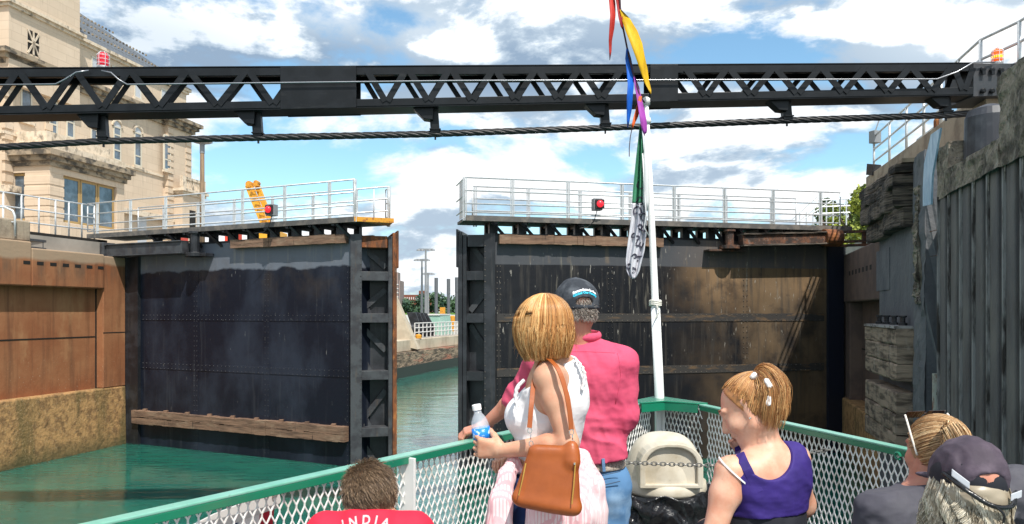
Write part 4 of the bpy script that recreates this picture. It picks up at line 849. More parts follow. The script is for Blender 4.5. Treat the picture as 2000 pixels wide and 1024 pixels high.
def tree(x, y, zg, h, w, m, lab, seed, n=26, cat='tree', size=.3, grp='trees behind the right gate'):
    t = thing('broadleaf_tree', lab, cat, (x, y, zg), group=grp); rr = random.Random(seed)
    b = MB(); b.tube([(x, y, zg), (x+.2, y, zg+h*.35), (x-.1, y, zg+h*.75)], [h*.035, h*.025, h*.008], 8)
    for k in range(6): a = rr.uniform(0, 6.28); z = zg+h*(.3+.08*k); b.tube([(x, y, z), (x+math.cos(a)*w*.5, y+math.sin(a)*w*.5, z+h*.2)], [h*.012, h*.004], 6)
    b.build('trunk', M['bark'], t, smooth=True)
    cs = []
    for k in range(n):
        a = rr.uniform(0, 6.28); q = rr.uniform(.1, 1)**.5; zz = rr.uniform(0, 1); rad = w*(.9-.6*abs(zz-.35))
        cs.append((x+math.cos(a)*rad*q*.8, y+math.sin(a)*rad*q*.8, zg+h*(.3+.65*zz), w*rr.uniform(.2, .34)))
    leaf_mesh('crown', cs, m, t, 130, size, seed)
for k, (u, y, vt, w, m, lab) in enumerate([(1608, 95, 372, 2.6, 'leaf', 'small dark green tree behind the right gate railing'), (1662, 80, 372, 2.6, 'leaf_bright', 'bright yellow green tree beside the right wall'), (1645, 88, 392, 2.8, 'leaf_bright', 'low yellow green tree between the dark tree and the wall'), (1700, 70, 362, 2.8, 'leaf_bright', 'yellow green tree mostly hidden behind the timber fender')]):
    q = P(u, 600, y); zt_ = CZ+(HV-vt)/F*y; tree(q.x, y, 7.3, zt_-7.3, w, M[m], lab, 20+k, 22, size=.22)
# stairs railing cluster behind right gate
s = thing('stair_railing', 'cluster of white stair railings behind the right gate, in front of the trees', 'railing', P(1600, 430, 36))
b = MB()
for (u0, v0, u1, v1) in ((1545, 430, 1595, 385), (1590, 392, 1660, 388), (1590, 405, 1660, 402), (1570, 428, 1625, 392), (1590, 418, 1660, 415), (1560, 432, 1600, 400)):
    for dy in (0, 1.4): b.tube([P(u0, v0, 36+dy), P(u1, v1, 36+dy)], .03, 6)
for u in range(1562, 1664, 13): b.tube([P(u, 390 if u > 1590 else 415, 36), P(u, 440, 36)], .03, 6)
b.build('rail', M['rail_white'], s)
# ================================================================== the tour boat
DK = 2.79; RZ = 3.875
M['green_rail'] = mat('green_rail', (.010, .185, .10), .24, layers=[dict(s=5, c=(.016, .15, .095), lo=.5, hi=.7), dict(s=60, c=(.20, .17, .12), lo=.72, hi=.75, a=.8)], spec=.6, bump=(30, .15, .003))
M['rail_top_sheen'] = mat('rail_top_sheen', (.13, .38, .28), .3, layers=[dict(s=3, c=(.24, .48, .39), lo=.4, hi=.65), dict(s=45, c=(.12, .16, .12), lo=.68, hi=.72, a=.6)])  # sky reflection on the top flange, painted in as a paler mint
M['mesh_white'] = mat('mesh_white', (.82, .80, .77), .5, layers=[dict(s=9, c=(.60, .57, .52), lo=.5, hi=.65)])
M['boat_white'] = mat('boat_white', (.72, .72, .70), .5, layers=[dict(s=4, c=(.6, .58, .54), lo=.5, hi=.65)])
M['deck_grey'] = mat('deck_grey', (.16, .17, .17), .8, bump=(40, .3, .003))
bow = Vector((.965, 5.05, 0)); Ls = Vector((-2.55, .02, 0)); Rs = Vector((2.62, .05, 0)); Rm = Vector((1.17, 4.72, 0)); Lm = bow.lerp(Ls, .055)
boat = thing('tour_boat', 'tour boat bow with green top rail and white expanded metal sides', 'boat', (0, 2, DK))
la, ra = (Ls-bow).normalized(), (Rs-Rm).normalized()
b = MB(); b.prism([Vector((q.x, q.y, DK-.08)) for q in (bow, Rm, Rs, Vector((2.9, -4, 0)), Vector((-3.6, -4, 0)), Ls)], (0, 0, .08)); b.build('deck', M['deck_grey'], boat)
b = MB(); cc = Vector((0, -1, 0)); ring = [bow, Rm, Rs, Vector((2.9, -4, 0)), Vector((-3.6, -4, 0)), Ls]
top = [Vector((q.x, q.y, DK-.082)) for q in ring]; bot = [Vector((cc.x+(q.x-cc.x)*.80, cc.y+(q.y-cc.y)*.82, -1)) for q in ring]
n = len(ring); b.add(bot+top, [tuple(range(n-1, -1, -1)), tuple(range(n, 2*n))]+[(i, (i+1) % n, n+(i+1) % n, n+i) for i in range(n)]); b.build('hull', M['boat_white'], boat)
def rail(a, c, inner, name='top_rail'):
    a, c = Vector(a), Vector(c); d = (c-a).normalized(); sd = Vector((-d.y, d.x, 0)); sd = sd if sd.dot(inner) > 0 else -sd
    b = MB(); A_ = a+Vector((0, 0, RZ)); C_ = c+Vector((0, 0, RZ))
    b.bar(A_-Vector((0, 0, .005)), C_-Vector((0, 0, .005)), .048, .010); o = b.build(name, M['rail_top_sheen'], boat, bevel=.003)
    b = MB(); b.bar(A_+sd*.019-Vector((0, 0, .023)), C_+sd*.019-Vector((0, 0, .023)), .009, .026); b.build('rail_lip', M['green_rail'], o, bevel=.002)
    b = MB(); b.bar(a+Vector((0, 0, DK+.04)), c+Vector((0, 0, DK+.04)), .05, .07); b.build('bottom_rail', M['boat_white'], boat)
inn = Vector((0, -1, 0)) 
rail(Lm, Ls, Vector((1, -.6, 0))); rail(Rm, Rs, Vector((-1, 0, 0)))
b = MB(); q = [Lm+Vector((-.05, .03, 0)), bow+Vector((-.03, .06, 0)), bow+Vector((.04, .05, 0)), Rm+Vector((.04, .02, 0)), Rm+Vector((-.035, -.0, 0)), bow+Vector((0.0, -.2, 0)), Lm+Vector((.035, -.02, 0))]
b.prism([p+Vector((0, 0, RZ-.004)) for p in q], (0, 0, .010)); o = b.build('bow_plate', M['green_rail'], boat, bevel=.003)
b = MB(); b.bar(Rm+Vector((-.03, 0, RZ-.03)), bow+Vector((.0, -.19, RZ-.03)), .008, .05); b.bar(Lm+Vector((.03, -.02, RZ-.03)), bow+Vector((0, -.19, RZ-.03)), .008, .05); b.build('plate_lip', M['green_rail'], o)
def mesh_panel(a, c, name='mesh_panel'):
    a, c = Vector(a), Vector(c); d = (c-a).normalized(); L_ = (c-a).length; nrm = Vector((-d.y, d.x, 0)); w, h = .035, .078; z0, z1 = DK+.06, RZ-.02
    nc = int(L_/w); nr = int((z1-z0)/h)+1; b = MB()
    def pt(i, j): return a+d*(i*w/2+.01)+Vector((0, 0, z1-j*h/2))
    for i in range(nc*2):
        for j in range(nr*2):
            if (i+j) % 2: continue
            p = pt(i, j)
            # short bonded knuckle plus the two strands going down from it
            if p.z < z0+.01: continue
            b.bar(p+Vector((0, 0, .009)), p-Vector((0, 0, .009)), .0058, .0035, d)
            for s in (-1, 1):
                q = pt(i+s, j+1)
                if q.z > z0-.02 and 0 <= i+s <= nc*2: b.bar(p-Vector((0, 0, .007))+d*s*.001, q+Vector((0, 0, .007))-d*s*.001, .0042, .0046, d)
    return b.build(name, M['mesh_white'], boat, recalc=False)
mesh_panel(bow.lerp(Ls, .02), Ls); mesh_panel(Rm.lerp(Rs, .01), Rs); mesh_panel(bow+Vector((.02, -.02, 0)), Rm)
for f, on in ((.395, 1), (.75, 1)):
    q = bow.lerp(Ls, f); b = MB(); b.bar(q+Vector((.01, -.01, DK)), q+Vector((.01, -.01, RZ-.012)), .075, .012, la); b.build('post', M['boat_white'], boat, bevel=.002)
for f in (.52, .85):
    q = Rm.lerp(Rs, f); b = MB(); b.bar(q+Vector((-.01, 0, DK)), q+Vector((-.01, 0, RZ-.012)), .05, .012, ra); b.build('post', M['boat_white'], boat, bevel=.002)
b = MB(); b.bar(bow+Vector((.0, -.02, DK)), bow+Vector((0, -.02, RZ-.012)), .16, .012, (1, 0, 0)); b.build('bow_post', M['boat_white'], boat, bevel=.002)
for f in (.33,):
    q = Rm.lerp(Rs, f); b = MB(); pts = [q+Vector((-.04, 0, RZ-.03))+Vector((-.012, 0, 0))+ra*(.014*math.cos(a_*.5))+Vector((0, 0, .014*math.sin(a_*.5))) for a_ in range(12)]; b.tube(pts, .005, 6); b.build('rail_hook', M['green_rail'], boat)
# flagpole, raked aft a little
pb_, pt_ = P(1288, 775, 5.0), P(1262, 196, 5.0); pole = MB()
pole.tube([pb_-Vector((0, 0, .26)), pb_, pb_.lerp(pt_, .30)], [.031, .031, .030], 16)
pole.tube([pb_.lerp(pt_, .30), pb_.lerp(pt_, .31), pb_.lerp(pt_, .60), pt_], [.030, .024, .022, .014], 16)
fp = pole.build('flagpole', mat('pole_white', (.85, .85, .84), .35), boat, smooth=True)
b = MB(); b.bar(pb_-Vector((0, .04, .30)), pb_-Vector((0, .04, .02)), .055, .02, (0, 1, 0)); b.lathe(pb_-Vector((0, .05, .07)), [(.014, 0), (.01, .01)], 8, (0, -1, 0)); b.lathe(pb_-Vector((0, .05, .22)), [(.014, 0), (.01, .01)], 8, (0, -1, 0)); b.build('socket_plate', M['boat_white'], fp, bevel=.01)
b = MB(); q = pb_.lerp(pt_, .31)
for k in range(3): b.tube([q+Vector((.036*math.cos(a_), .036*math.sin(a_), .012*k+.004*math.sin(a_*2))) for a_ in np.linspace(0, 6.3, 14)], .007, 5)
b.tube([q+Vector((0, -.036, .0)), q+Vector((.015, -.05, -.05)), q+Vector((-.01, -.045, -.09))], .006, 5); b.build('cord_wrap', mat('cord', (.62, .6, .54), .8), fp)
b = MB(); b.lathe(pt_, [(.026, -.03), (.026, .01), (.012, .02)], 12); b.lathe(pb_.lerp(pt_, .93), [(.022, -.02), (.028, 0), (.022, .02)], 12); b.build('truck', M['boat_white'], fp, smooth=True)
# ---------------- furled flag
flag = thing('flag', 'limp furled green and white flag with dark lettering hanging on the flagpole', 'flag', P(1252, 252, 4.95))
prof = [(246, 1249, 1253), (275, 1246, 1256), (300, 1243, 1258), (330, 1240, 1259), (360, 1237, 1261), (400, 1234, 1262), (430, 1232, 1263), (460, 1228, 1262), (490, 1224, 1259), (510, 1222, 1254), (530, 1224, 1249), (540, 1229, 1244), (545, 1234, 1239)]
def flagpt(f, v, off=0):
    l = np.interp(v, [p[0] for p in prof], [p[1] for p in prof]); r = np.interp(v, [p[0] for p in prof], [p[2] for p in prof])
    u = l+(r-l)*f; dep = .018*math.sin(f*11+v*.012)+.010*math.sin(f*23+v*.03)
    return P(u, v, 4.93+dep*min(1, (r-l)/16)+off)
def flagsheet(v0, v1, name, m):
    b = MB(); nf, nv = 26, 40; vs = []
    for off in (0, .02):
        for j in range(nv+1):
            for i in range(nf+1): vs.append(flagpt(i/nf, v0+(v1-v0)*j/nv, off))
    S = (nf+1)*(nv+1); fs = []
    for j in range(nv):
        for i in range(nf):
            k = j*(nf+1)+i; fs.append((k, k+nf+1, k+nf+2, k+1)); fs.append((S+k, S+k+1, S+k+nf+2, S+k+nf+1))
    for j in range(nv):
        for i in (0, nf): k = j*(nf+1)+i; fs.append((k, k+nf+1, S+k+nf+1, S+k))
    for i in range(nf):
        for j in (0, nv): k = j*(nf+1)+i; fs.append((k, k+1, S+k+1, S+k))
    b.add(vs, fs); return b.build(name, m, flag, smooth=True)
flagsheet(246, 397, 'green_field', mat('flag_green', (.03, .17, .085), .75, layers=[dict(s=(30, 30, 3), c=(.05, .24, .13), lo=.45, hi=.6)]))
flagsheet(397.2, 545, 'white_field', mat('flag_white', (.56, .56, .60), .8, layers=[dict(s=(20, 20, 4), c=(.36, .36, .43), lo=.5, hi=.62)]))
M['ink'] = mat('ink', (.045, .045, .07), .8)
for ch, f, v, sz, rot in (('C', .62, 362, .075, 80), ('O', .60, 392, .075, 70), ('A', .62, 420, .09, 60), ('D', .35, 412, .08, 100), ('B', .72, 445, .09, 65), ('S', .42, 462, .085, 60), ('E', .66, 478, .075, 70), ('R', .58, 502, .085, 60), ('S', .38, 524, .10, 50)):
    c = flagpt(f, v)
    def fn(x, y, z, c=c, rot=rot, sz=sz, v=v):
        x2, y2 = x, y-sz*.35; a = R(rot); xx, zz = x2*math.cos(a)-y2*math.sin(a), x2*math.sin(a)+y2*math.cos(a)
        l = np.interp(v, [p[0] for p in prof], [p[1] for p in prof]); r = np.interp(v, [p[0] for p in prof], [p[2] for p in prof])
        u = 1000+(c.x+xx)/4.93*F; vv = HV-(c.z+zz-CZ)/4.93*F; ff = min(1, max(0, (u-l)/(r-l))); q = flagpt(ff, vv); return Vector((q.x, q.y-.0025-(.001 if z > 0 else 0), q.z))
    me = text_mesh(ch, sz, fn, .0008, .0012); add_mesh('lettering', me, M['ink'], flag)
b = MB(); b.tube([P(1263, 262, 4.9), P(1262, 330, 4.9), P(1262, 395, 4.9), P(1264, 412, 4.9)], [.012, .02, .021, .006], 8)
b.tube([P(1255, 300, 4.9), P(1262, 420, 4.88), P(1258, 445, 4.88), P(1268, 462, 4.9)], .004, 5); b.build('header_sleeve', mat('sleeve', (.66, .66, .66), .8), flag, smooth=True)
# ---------------- bunting
bun = thing('bunting', 'string of twisted red, yellow, blue and purple pennants above the flagpole', 'bunting', P(1215, 60, 4.95))
def ribbon(name, pts, m, tw=0.0, y=4.9):
    """pts: (u, v, half width px); a twisted strip of cloth with thickness"""
    b = MB(); vs = []; n = len(pts)
    for k, (u, v, w) in enumerate(pts):
        a = tw*k/n; yy = y+.02*math.sin(k*1.3)
        for off in (-.002, .002): 
            for s in (-1, 0, 1): vs.append(P(u+s*w*math.cos(a*.6), v, yy+s*w*.004*math.sin(a+.4)+off+(.012 if s == 0 else 0)))
    fs = []
    for k in range(n-1):
        i = k*6; j = i+6
        fs += [(i, i+1, j+1, j), (i+1, i+2, j+2, j+1), (i+3, j+3, j+4, i+4), (i+4, j+4, j+5, i+5), (i, j, j+3, i+3), (i+2, i+5, j+5, j+2)]
    fs += [(0, 3, 4, 1), (1, 4, 5, 2)]; e = (n-1)*6; fs += [(e, e+1, e+4, e+3), (e+1, e+2, e+5, e+4)]
    b.add(vs, fs); return b.build(name, m, bun, smooth=True)
cl = lambda nm, c: mat(nm, c, .6, layers=[dict(s=(20, 20, 6), c=tuple(x*.7 for x in c), lo=.45, hi=.65)], spec=.3)
ribbon('pennant', [(1192, -60, 5), (1193, -20, 6), (1196, 8, 6.5), (1197, 30, 6), (1195, 55, 6), (1192, 80, 4.5), (1192, 100, 4), (1191, 118, 1)], cl('pen_red', (.55, .045, .035)), 2)
ribbon('pennant', [(1205, -60, 4), (1206, -10, 5), (1209, 15, 4.5), (1212, 35, 5), (1215, 52, 4), (1216, 58, 1)], cl('pen_darkred', (.32, .02, .02)), 2)
ribbon('pennant', [(1212, 19, 1.5), (1222, 36, 8), (1233, 60, 12), (1243, 85, 12), (1250, 110, 10), (1257, 135, 8.5), (1263, 160, 6), (1269, 175, 3.5), (1271, 184, 1)], cl('pen_yellow', (.72, .42, .01)), 1.3)
ribbon('pennant', [(1225, 95, 2), (1227, 115, 6), (1231, 140, 7), (1232, 165, 6.5), (1230, 190, 6.5), (1229, 215, 6), (1227, 235, 4), (1226, 250, 1)], cl('pen_blue', (.01, .13, .62)), 1.6)
ribbon('pennant', [(1239, 150, 1.5), (1244, 170, 4.5), (1249, 195, 5), (1254, 220, 6.5), (1257, 240, 7), (1259, 255, 6), (1260, 266, 1.5)], cl('pen_purple', (.40, .07, .42)), 1.2)
ribbon('pennant', [(1251, 188, 3), (1247, 210, 4.5), (1242, 228, 4.5), (1237, 242, 3), (1235, 250, 1)], cl('pen_orange', (.60, .10, .015)), .8)
b = MB(); b.tube([P(1208, -80, 4.92), P(1212, 30, 4.92), P(1221, 75, 4.92), P(1226, 100, 4.92), P(1238, 150, 4.92), P(1250, 190, 4.93), P(1262, 204, 5.0)], .006, 6)
b.tube([P(1235, 248, 4.9), P(1231, 268, 4.9), P(1229, 290, 4.9), P(1229, 306, 4.9)], .003, 5); b.build('cord', mat('cord_dark', (.06, .03, .04), .8), bun)
# ---------------- litter bin
tc_ = P(1296, 900, 4.12); bx, by = tc_.x, tc_.y; zb_ = CZ+(HV-975)/F*(4.12-.22)
M['bin_tan'] = mat('bin_tan', (.58, .53, .43), .55, layers=[dict(s=5, c=(.42, .36, .26), lo=.45, hi=.7), dict(s=40, c=(.28, .22, .15), lo=.68, hi=.72, a=.5)], bump=(60, .15, .002))
bin_ = thing('litter_bin', 'beige litter bin with a domed lid and swing flap at the bow', 'bin', (bx, by, DK))
b = MB(); b.lathe((bx, by, DK), [(.175, 0), (.205, .62)], 32); b.build('drum', mat('drum_grey', (.30, .30, .26), .6), bin_, smooth=False)
b = MB(); dom = [(.222, 0), (.226, .015), (.222, .055), (.208, .062)]
for k in range(13): a_ = k/12*math.pi/2; dom.append((.205*math.cos(a_)**.62 if k < 12 else .004, .07+.235*math.sin(a_)**1.15))
b.lathe((bx, by, zb_), dom, 40); lid = b.build('domed_lid', M['bin_tan'], bin_, smooth=True)
b = MB()
def arch(w, z0, zs, rise, n=14): return [(-w, z0), (w, z0)]+[(w*math.cos(a_)**.8 if abs(math.cos(a_)) > 1e-6 and math.cos(a_) > 0 else -w*abs(math.cos(a_))**.8, zs+rise*math.sin(a_)) for a_ in np.linspace(0, math.pi, n)]
out = arch(.162, .05, .165, .115); inn_ = arch(.132, .072, .165, .095)
yo = by-.212
vs = [(bx+x, yo, zb_+z) for x, z in out]+[(bx+x, yo, zb_+z) for x, z in inn_]+[(bx+x, by-.05, zb_+z) for x, z in out]+[(bx+x, yo+.03, zb_+z) for x, z in inn_]
k = len(out); fs = []
for i in range(k): j = (i+1) % k; fs += [(i, j, k+j, k+i), (i, 2*k+i, 2*k+j, j), (k+i, k+j, 3*k+j, 3*k+i)]
b.add(vs, fs); b.build('flap_frame', M['bin_tan'], lid, bevel=.006)
b = MB(); b.prism([(bx+x*.99, yo+.026, zb_+z) for x, z in inn_], (0, .012, 0)); b.build('swing_flap', M['bin_tan'], lid)
def crumple_ring(name, c, r0, z0, z1, amp, m, parent, seed=3, nr=110, nz=24, lab=None):
    r = np.random.default_rng(seed); fr = [(int(r.integers(3, 24)), r.uniform(0, 6.3), r.uniform(-3, 3)) for _ in range(14)]; b = MB(); vs = []
    for j in range(nz+1):
        z = z0+(z1-z0)*j/nz; f = j/nz
        for i in range(nr):
            a = 2*math.pi*i/nr; d = sum(math.sin(q*a+p+s*f*3) for q, p, s in fr)/len(fr); d = -abs(d)
            rr = r0+amp*(d+.15*math.sin(f*9+a*5)); vs.append((c[0]+rr*math.cos(a), c[1]+rr*math.sin(a), z+amp*.3*math.sin(a*7+f)))
    fs = [(j*nr+i, j*nr+(i+1) % nr, (j+1)*nr+(i+1) % nr, (j+1)*nr+i) for j in range(nz) for i in range(nr)]
    b.add(vs, fs+[tuple(range(nr-1, -1, -1)), tuple(nz*nr+i for i in range(nr))]); return b.build(name, m, parent, smooth=True)
M['bag_black'] = mat('bag_black', (.006, .006, .007), .25, spec=.6, bump=(14, .8, .02))
o = crumple_ring('garbage_bag', (bx, by), .272, zb_-.17, zb_+.005, .06, M['bag_black'], None); tag(o, 'crumpled black garbage bag folded over the rim of the litter bin', 'garbage bag')
crumple_ring('bag_edge', (bx, by), .250, zb_-.34, zb_-.175, .05, M['bag_black'], o, 9)
# ---------------- chain across the bow
b = MB(); c0, c1, c2 = P(1080, 898, 3.62), P(1420, 908, 3.62), P(1622, 878, 3.55)
def chp(t):
    q = c0.lerp(c1, t*1.6) if t < .625 else c1.lerp(c2, (t-.625)/.375); 
    return q-Vector((0, 0, .006*math.sin(t*math.pi)))
nl = 62
for k in range(nl):
    p, q = chp(k/nl), chp((k+1)/nl); d = (q-p).normalized(); c = (p+q)/2; up = Vector((0, 0, 1)) if k % 2 else Vector((0, 1, 0)); sd = d.cross(up).normalized(); L2_ = (q-p).length*.72
    b.tube([c+d*L2_*math.cos(a_)+sd*.0085*math.sin(a_) for a_ in np.linspace(0, 2*math.pi, 13)], .0028, 5, caps=False)
tag(b.build('safety_chain', mat('chain', (.25, .24, .22), .4, metal=.6)), 'thin steel chain strung across the bow in front of the litter bin', 'chain')
# ---------------- grommeted flag tied outside the left rail
cf = thing('courtesy_flag', 'white edged flag with red and blue cloth tied outside the mesh at lower left', 'flag', P(545, 975, 2.75))
def lp(u, v, k=1.0):  # point just outside the left rail plane
    # intersect the ray with the plane of the left panel shifted outwards
    nrm = Vector((-la.y, la.x, 0)); base = bow-nrm*0; d = Vector(((u-1000)/F, 1, (HV-v)/F)); sgn = 1
    off = Vector((-.06, .05, 0))*k; t = (base+off).dot(nrm)/d.dot(nrm); return Vector((0, 0, CZ))+d*t
def cloth(name, poly, m, k): b = MB(); b.prism([lp(u, v, k) for u, v in poly], (-.006, .004, 0)); return b.build(name, m, cf)
hd = cloth('header', [(545, 960), (549, 978), (543, 992), (480, 1014), (405, 1045), (330, 1075), (330, 1050), (420, 1004), (500, 973)], mat('canvas', (.55, .52, .50), .85), 1.0)
b = MB(); c = lp(536, 968, .9); b.tube([c+Vector((la.x*.007*math.cos(a_), la.y*.007*math.cos(a_), .007*math.sin(a_))) for a_ in np.linspace(0, 6.3, 12)], .0025, 5); b.build('grommet', mat('brass', (.5, .25, .06), .3, metal=1), hd)
cloth('red_cloth', [(510, 984), (537, 978), (535, 1000), (530, 1060), (500, 1060), (506, 1020)], mat('cloth_red', (.45, .01, .03), .8), 1.25)
cloth('white_cloth', [(470, 998), (509, 986), (506, 1020), (498, 1060), (462, 1060)], mat('cloth_white', (.75, .74, .74), .8), 1.2)
cloth('blue_cloth', [(455, 1004), (469, 999), (461, 1060), (440, 1060)], mat('cloth_blue', (.02, .04, .14), .8), 1.3)
# ================================================================== people: smooth bodies from blended fields
def vnoise(p, scale, seed=0):
    q = p*scale+seed*17.3; i = np.floor(q).astype(np.int64); f = q-i; f = f*f*(3-2*f)
    def h(x, y, z):
        n = (x*374761393+y*668265263+z*2147483647+seed*974634777) & 0xffffffff; n = ((n ^ (n >> 13))*1274126177) & 0xffffffff; return ((n ^ (n >> 16)) & 0xffff)/65535.0
    out = 0
    for dx in (0, 1):
        for dy in (0, 1):
            for dz in (0, 1):
                w = (f[..., 0] if dx else 1-f[..., 0])*(f[..., 1] if dy else 1-f[..., 1])*(f[..., 2] if dz else 1-f[..., 2])
                out = out+w*h(i[..., 0]+dx, i[..., 1]+dy, i[..., 2]+dz)
    return out-.5
class Fld:
    """a signed field built up from round cones and ellipsoids, meshed with surface nets"""
    def __init__(s): s.p = []
    def cone(s, a, b, r0, r1, k=.02, flat=None, op='u'): s.p.append(('c', Vector(a), Vector(b), r0, r1, k, flat, op)); return s
    def chain(s, pts, rs, k=.02, flat=None, op='u'):
        for i in range(len(pts)-1): s.cone(pts[i], pts[i+1], rs[i], rs[i+1], k, flat, op)
        return s
    def ell(s, c, r, fr=None, k=.03, op='u'): s.p.append(('e', Vector(c), r, fr or (Vector((1, 0, 0)), Vector((0, 1, 0)), Vector((0, 0, 1))), k, op)); return s
    def bounds(s):
        lo = np.full(3, 1e9); hi = -lo
        for q in s.p:
            if (q[-1]) != 'u': continue
            if q[0] == 'c':
                for v, r in ((q[1], q[3]), (q[2], q[4])): lo = np.minimum(lo, np.array(v)-r*1.3-.02); hi = np.maximum(hi, np.array(v)+r*1.3+.02)
            else: r = max(q[2]); lo = np.minimum(lo, np.array(q[1])-r-.02); hi = np.maximum(hi, np.array(q[1])+r+.02)
        return lo, hi
    def field(s, vox, clip=None, grow=0.0):
        lo, hi = s.bounds(); lo -= grow; hi += grow
        if clip is not None: lo = np.maximum(lo, clip[0]); hi = np.minimum(hi, clip[1])
        n = np.ceil((hi-lo)/vox).astype(int)+1
        ax = [lo[i]+vox*np.arange(n[i]) for i in range(3)]
        D = np.full(n, .2, dtype=np.float32)
        for q in s.p:
            op = q[-1]; k = q[5] if q[0] == 'c' else q[4]; mg = .05+k
            if q[0] == 'c': a, b = np.array(q[1]), np.array(q[2]); r = max(q[3], q[4])*1.3; l2, h2 = np.minimum(a, b)-r-mg, np.maximum(a, b)+r+mg
            else: r = max(q[2]); l2, h2 = np.array(q[1])-r-mg, np.array(q[1])+r+mg
            i0 = np.clip(np.floor((l2-lo)/vox).astype(int), 0, n); i1 = np.clip(np.ceil((h2-lo)/vox).astype(int)+1, 0, n)
            if (i1 <= i0).any(): continue
            X, Y, Zz = np.meshgrid(ax[0][i0[0]:i1[0]], ax[1][i0[1]:i1[1]], ax[2][i0[2]:i1[2]], indexing='ij'); Pp = np.stack([X, Y, Zz], -1)
            if q[0] == 'c':
                a, b = np.array(q[1]), np.array(q[2]); ab = b-a; L2 = max(float(ab@ab), 1e-9); pa = Pp-a
                if q[6] is not None:   # flattened section: squash along the given axis
                    ax_, sc = np.array(q[6][0]), q[6][1]; pa = pa+(pa@ax_)[..., None]*ax_*(1/sc-1); ab2 = ab+(ab@ax_)*ax_*(1/sc-1); L2 = max(float(ab2@ab2), 1e-9)
                    t = np.clip((pa@ab2)/L2, 0, 1); d = np.linalg.norm(pa-t[..., None]*ab2, axis=-1)-(q[3]+(q[4]-q[3])*t)
                else: t = np.clip((pa@ab)/L2, 0, 1); d = np.linalg.norm(pa-t[..., None]*ab, axis=-1)-(q[3]+(q[4]-q[3])*t)
            else:
                c, rr, fr = np.array(q[1]), q[2], q[3]; pa = Pp-c; w = np.stack([(pa@np.array(fr[i]))/rr[i] for i in range(3)], -1); k0 = np.linalg.norm(w, axis=-1)
                w2 = np.stack([w[..., i]/rr[i] for i in range(3)], -1); k1 = np.linalg.norm(w2, axis=-1)+1e-9; d = k0*(k0-1)/k1
            sl_ = tuple(slice(i0[i], i1[i]) for i in range(3)); e = D[sl_]
            if op == 'u':
                h = np.clip(.5+.5*(e-d)/k, 0, 1) if k > 0 else (d < e).astype(float); D[sl_] = e*(1-h)+d*h-k*h*(1-h)
            else:
                d = -d; h = np.clip(.5-.5*(e-d)/k, 0, 1); D[sl_] = e*(1-h)+d*h+k*h*(1-h)
        return D, lo, vox, ax
def grid(ax): X, Y, Zz = np.meshgrid(*ax, indexing='ij'); return np.stack([X, Y, Zz], -1)
def nets(D, lo, vox, name):
    S = D < 0; n = D.shape
    c = [S[a:n[0]-1+a, b:n[1]-1+b, d:n[2]-1+d] for a in (0, 1) for b in (0, 1) for d in (0, 1)]
    cnt = sum(x.astype(np.int8) for x in c); act = (cnt > 0) & (cnt < 8); idx = np.full(act.shape, -1, dtype=np.int64); A_ = np.argwhere(act); idx[act] = np.arange(len(A_))
    acc = np.zeros((len(A_), 3)); num = np.zeros(len(A_)); corners = [(a, b, d) for a in (0, 1) for b in (0, 1) for d in (0, 1)]
    for i, p in enumerate(corners):
        for q in corners[i+1:]:
            if sum(abs(p[t]-q[t]) for t in range(3)) != 1: continue
            v0 = D[A_[:, 0]+p[0], A_[:, 1]+p[1], A_[:, 2]+p[2]]; v1 = D[A_[:, 0]+q[0], A_[:, 1]+q[1], A_[:, 2]+q[2]]; m = (v0 < 0) != (v1 < 0)
            t = np.where(m, v0/(v0-v1+1e-12), 0); pos = np.array(p)+t[:, None]*(np.array(q)-np.array(p)); acc += np.where(m[:, None], pos, 0); num += m
    V_ = (A_+acc/num[:, None])*vox+lo
    F_ = []
    for axis in range(3):
        o1, o2 = [(1, 2), (2, 0), (0, 1)][axis]
        s0 = [slice(None)]*3; s1 = [slice(None)]*3; s0[axis] = slice(0, n[axis]-1); s1[axis] = slice(1, n[axis]); e = S[tuple(s0)] != S[tuple(s1)]; inside = S[tuple(s0)]
        E_ = np.argwhere(e); E_ = E_[(E_[:, o1] > 0) & (E_[:, o2] > 0) & (E_[:, o1] < n[o1]-1) & (E_[:, o2] < n[o2]-1)]
        if not len(E_): continue
        def cell(d1, d2): q = E_.copy(); q[:, o1] -= d1; q[:, o2] -= d2; return idx[q[:, 0], q[:, 1], q[:, 2]]
        qd = np.stack([cell(1, 1), cell(0, 1), cell(0, 0), cell(1, 0)], 1); fl = inside[E_[:, 0], E_[:, 1], E_[:, 2]]; qd[~fl] = qd[~fl][:, ::-1]; F_.append(qd)
    F_ = np.concatenate(F_); F_ = F_[(F_ >= 0).all(1)]
    me = bpy.data.meshes.new(name); me.vertices.add(len(V_)); me.vertices.foreach_set('co', V_.astype('f').ravel()); me.loops.add(F_.size); me.loops.foreach_set('vertex_index', F_.astype('i').ravel())
    me.polygons.add(len(F_)); me.polygons.foreach_set('loop_start', np.arange(0, F_.size, 4, dtype='i')); me.polygons.foreach_set('loop_total', np.full(len(F_), 4, dtype='i')); me.update(calc_edges=True); me.validate()
    return me
def make(fld, name, m, parent, vox=.006, disp=None, cuts=None, clip=None, grow=0.0, relax=1):
    D, lo, vx, ax = fld.field(vox, clip, grow)
    G_ = grid(ax) if (disp or cuts) else None
    if disp: near = np.abs(D) < .045; D[near] += disp(G_[near])
    if cuts: D = np.maximum(D, cuts(G_))
    D[0] = D[-1] = 1; D[:, 0] = D[:, -1] = 1; D[:, :, 0] = D[:, :, -1] = 1
    o = add_mesh(name, nets(D, lo, vx, name), m, parent, smooth=True)
    if relax:
        md = o.modifiers.new('relax', 'SMOOTH'); md.factor = .5; md.iterations = relax
    return o
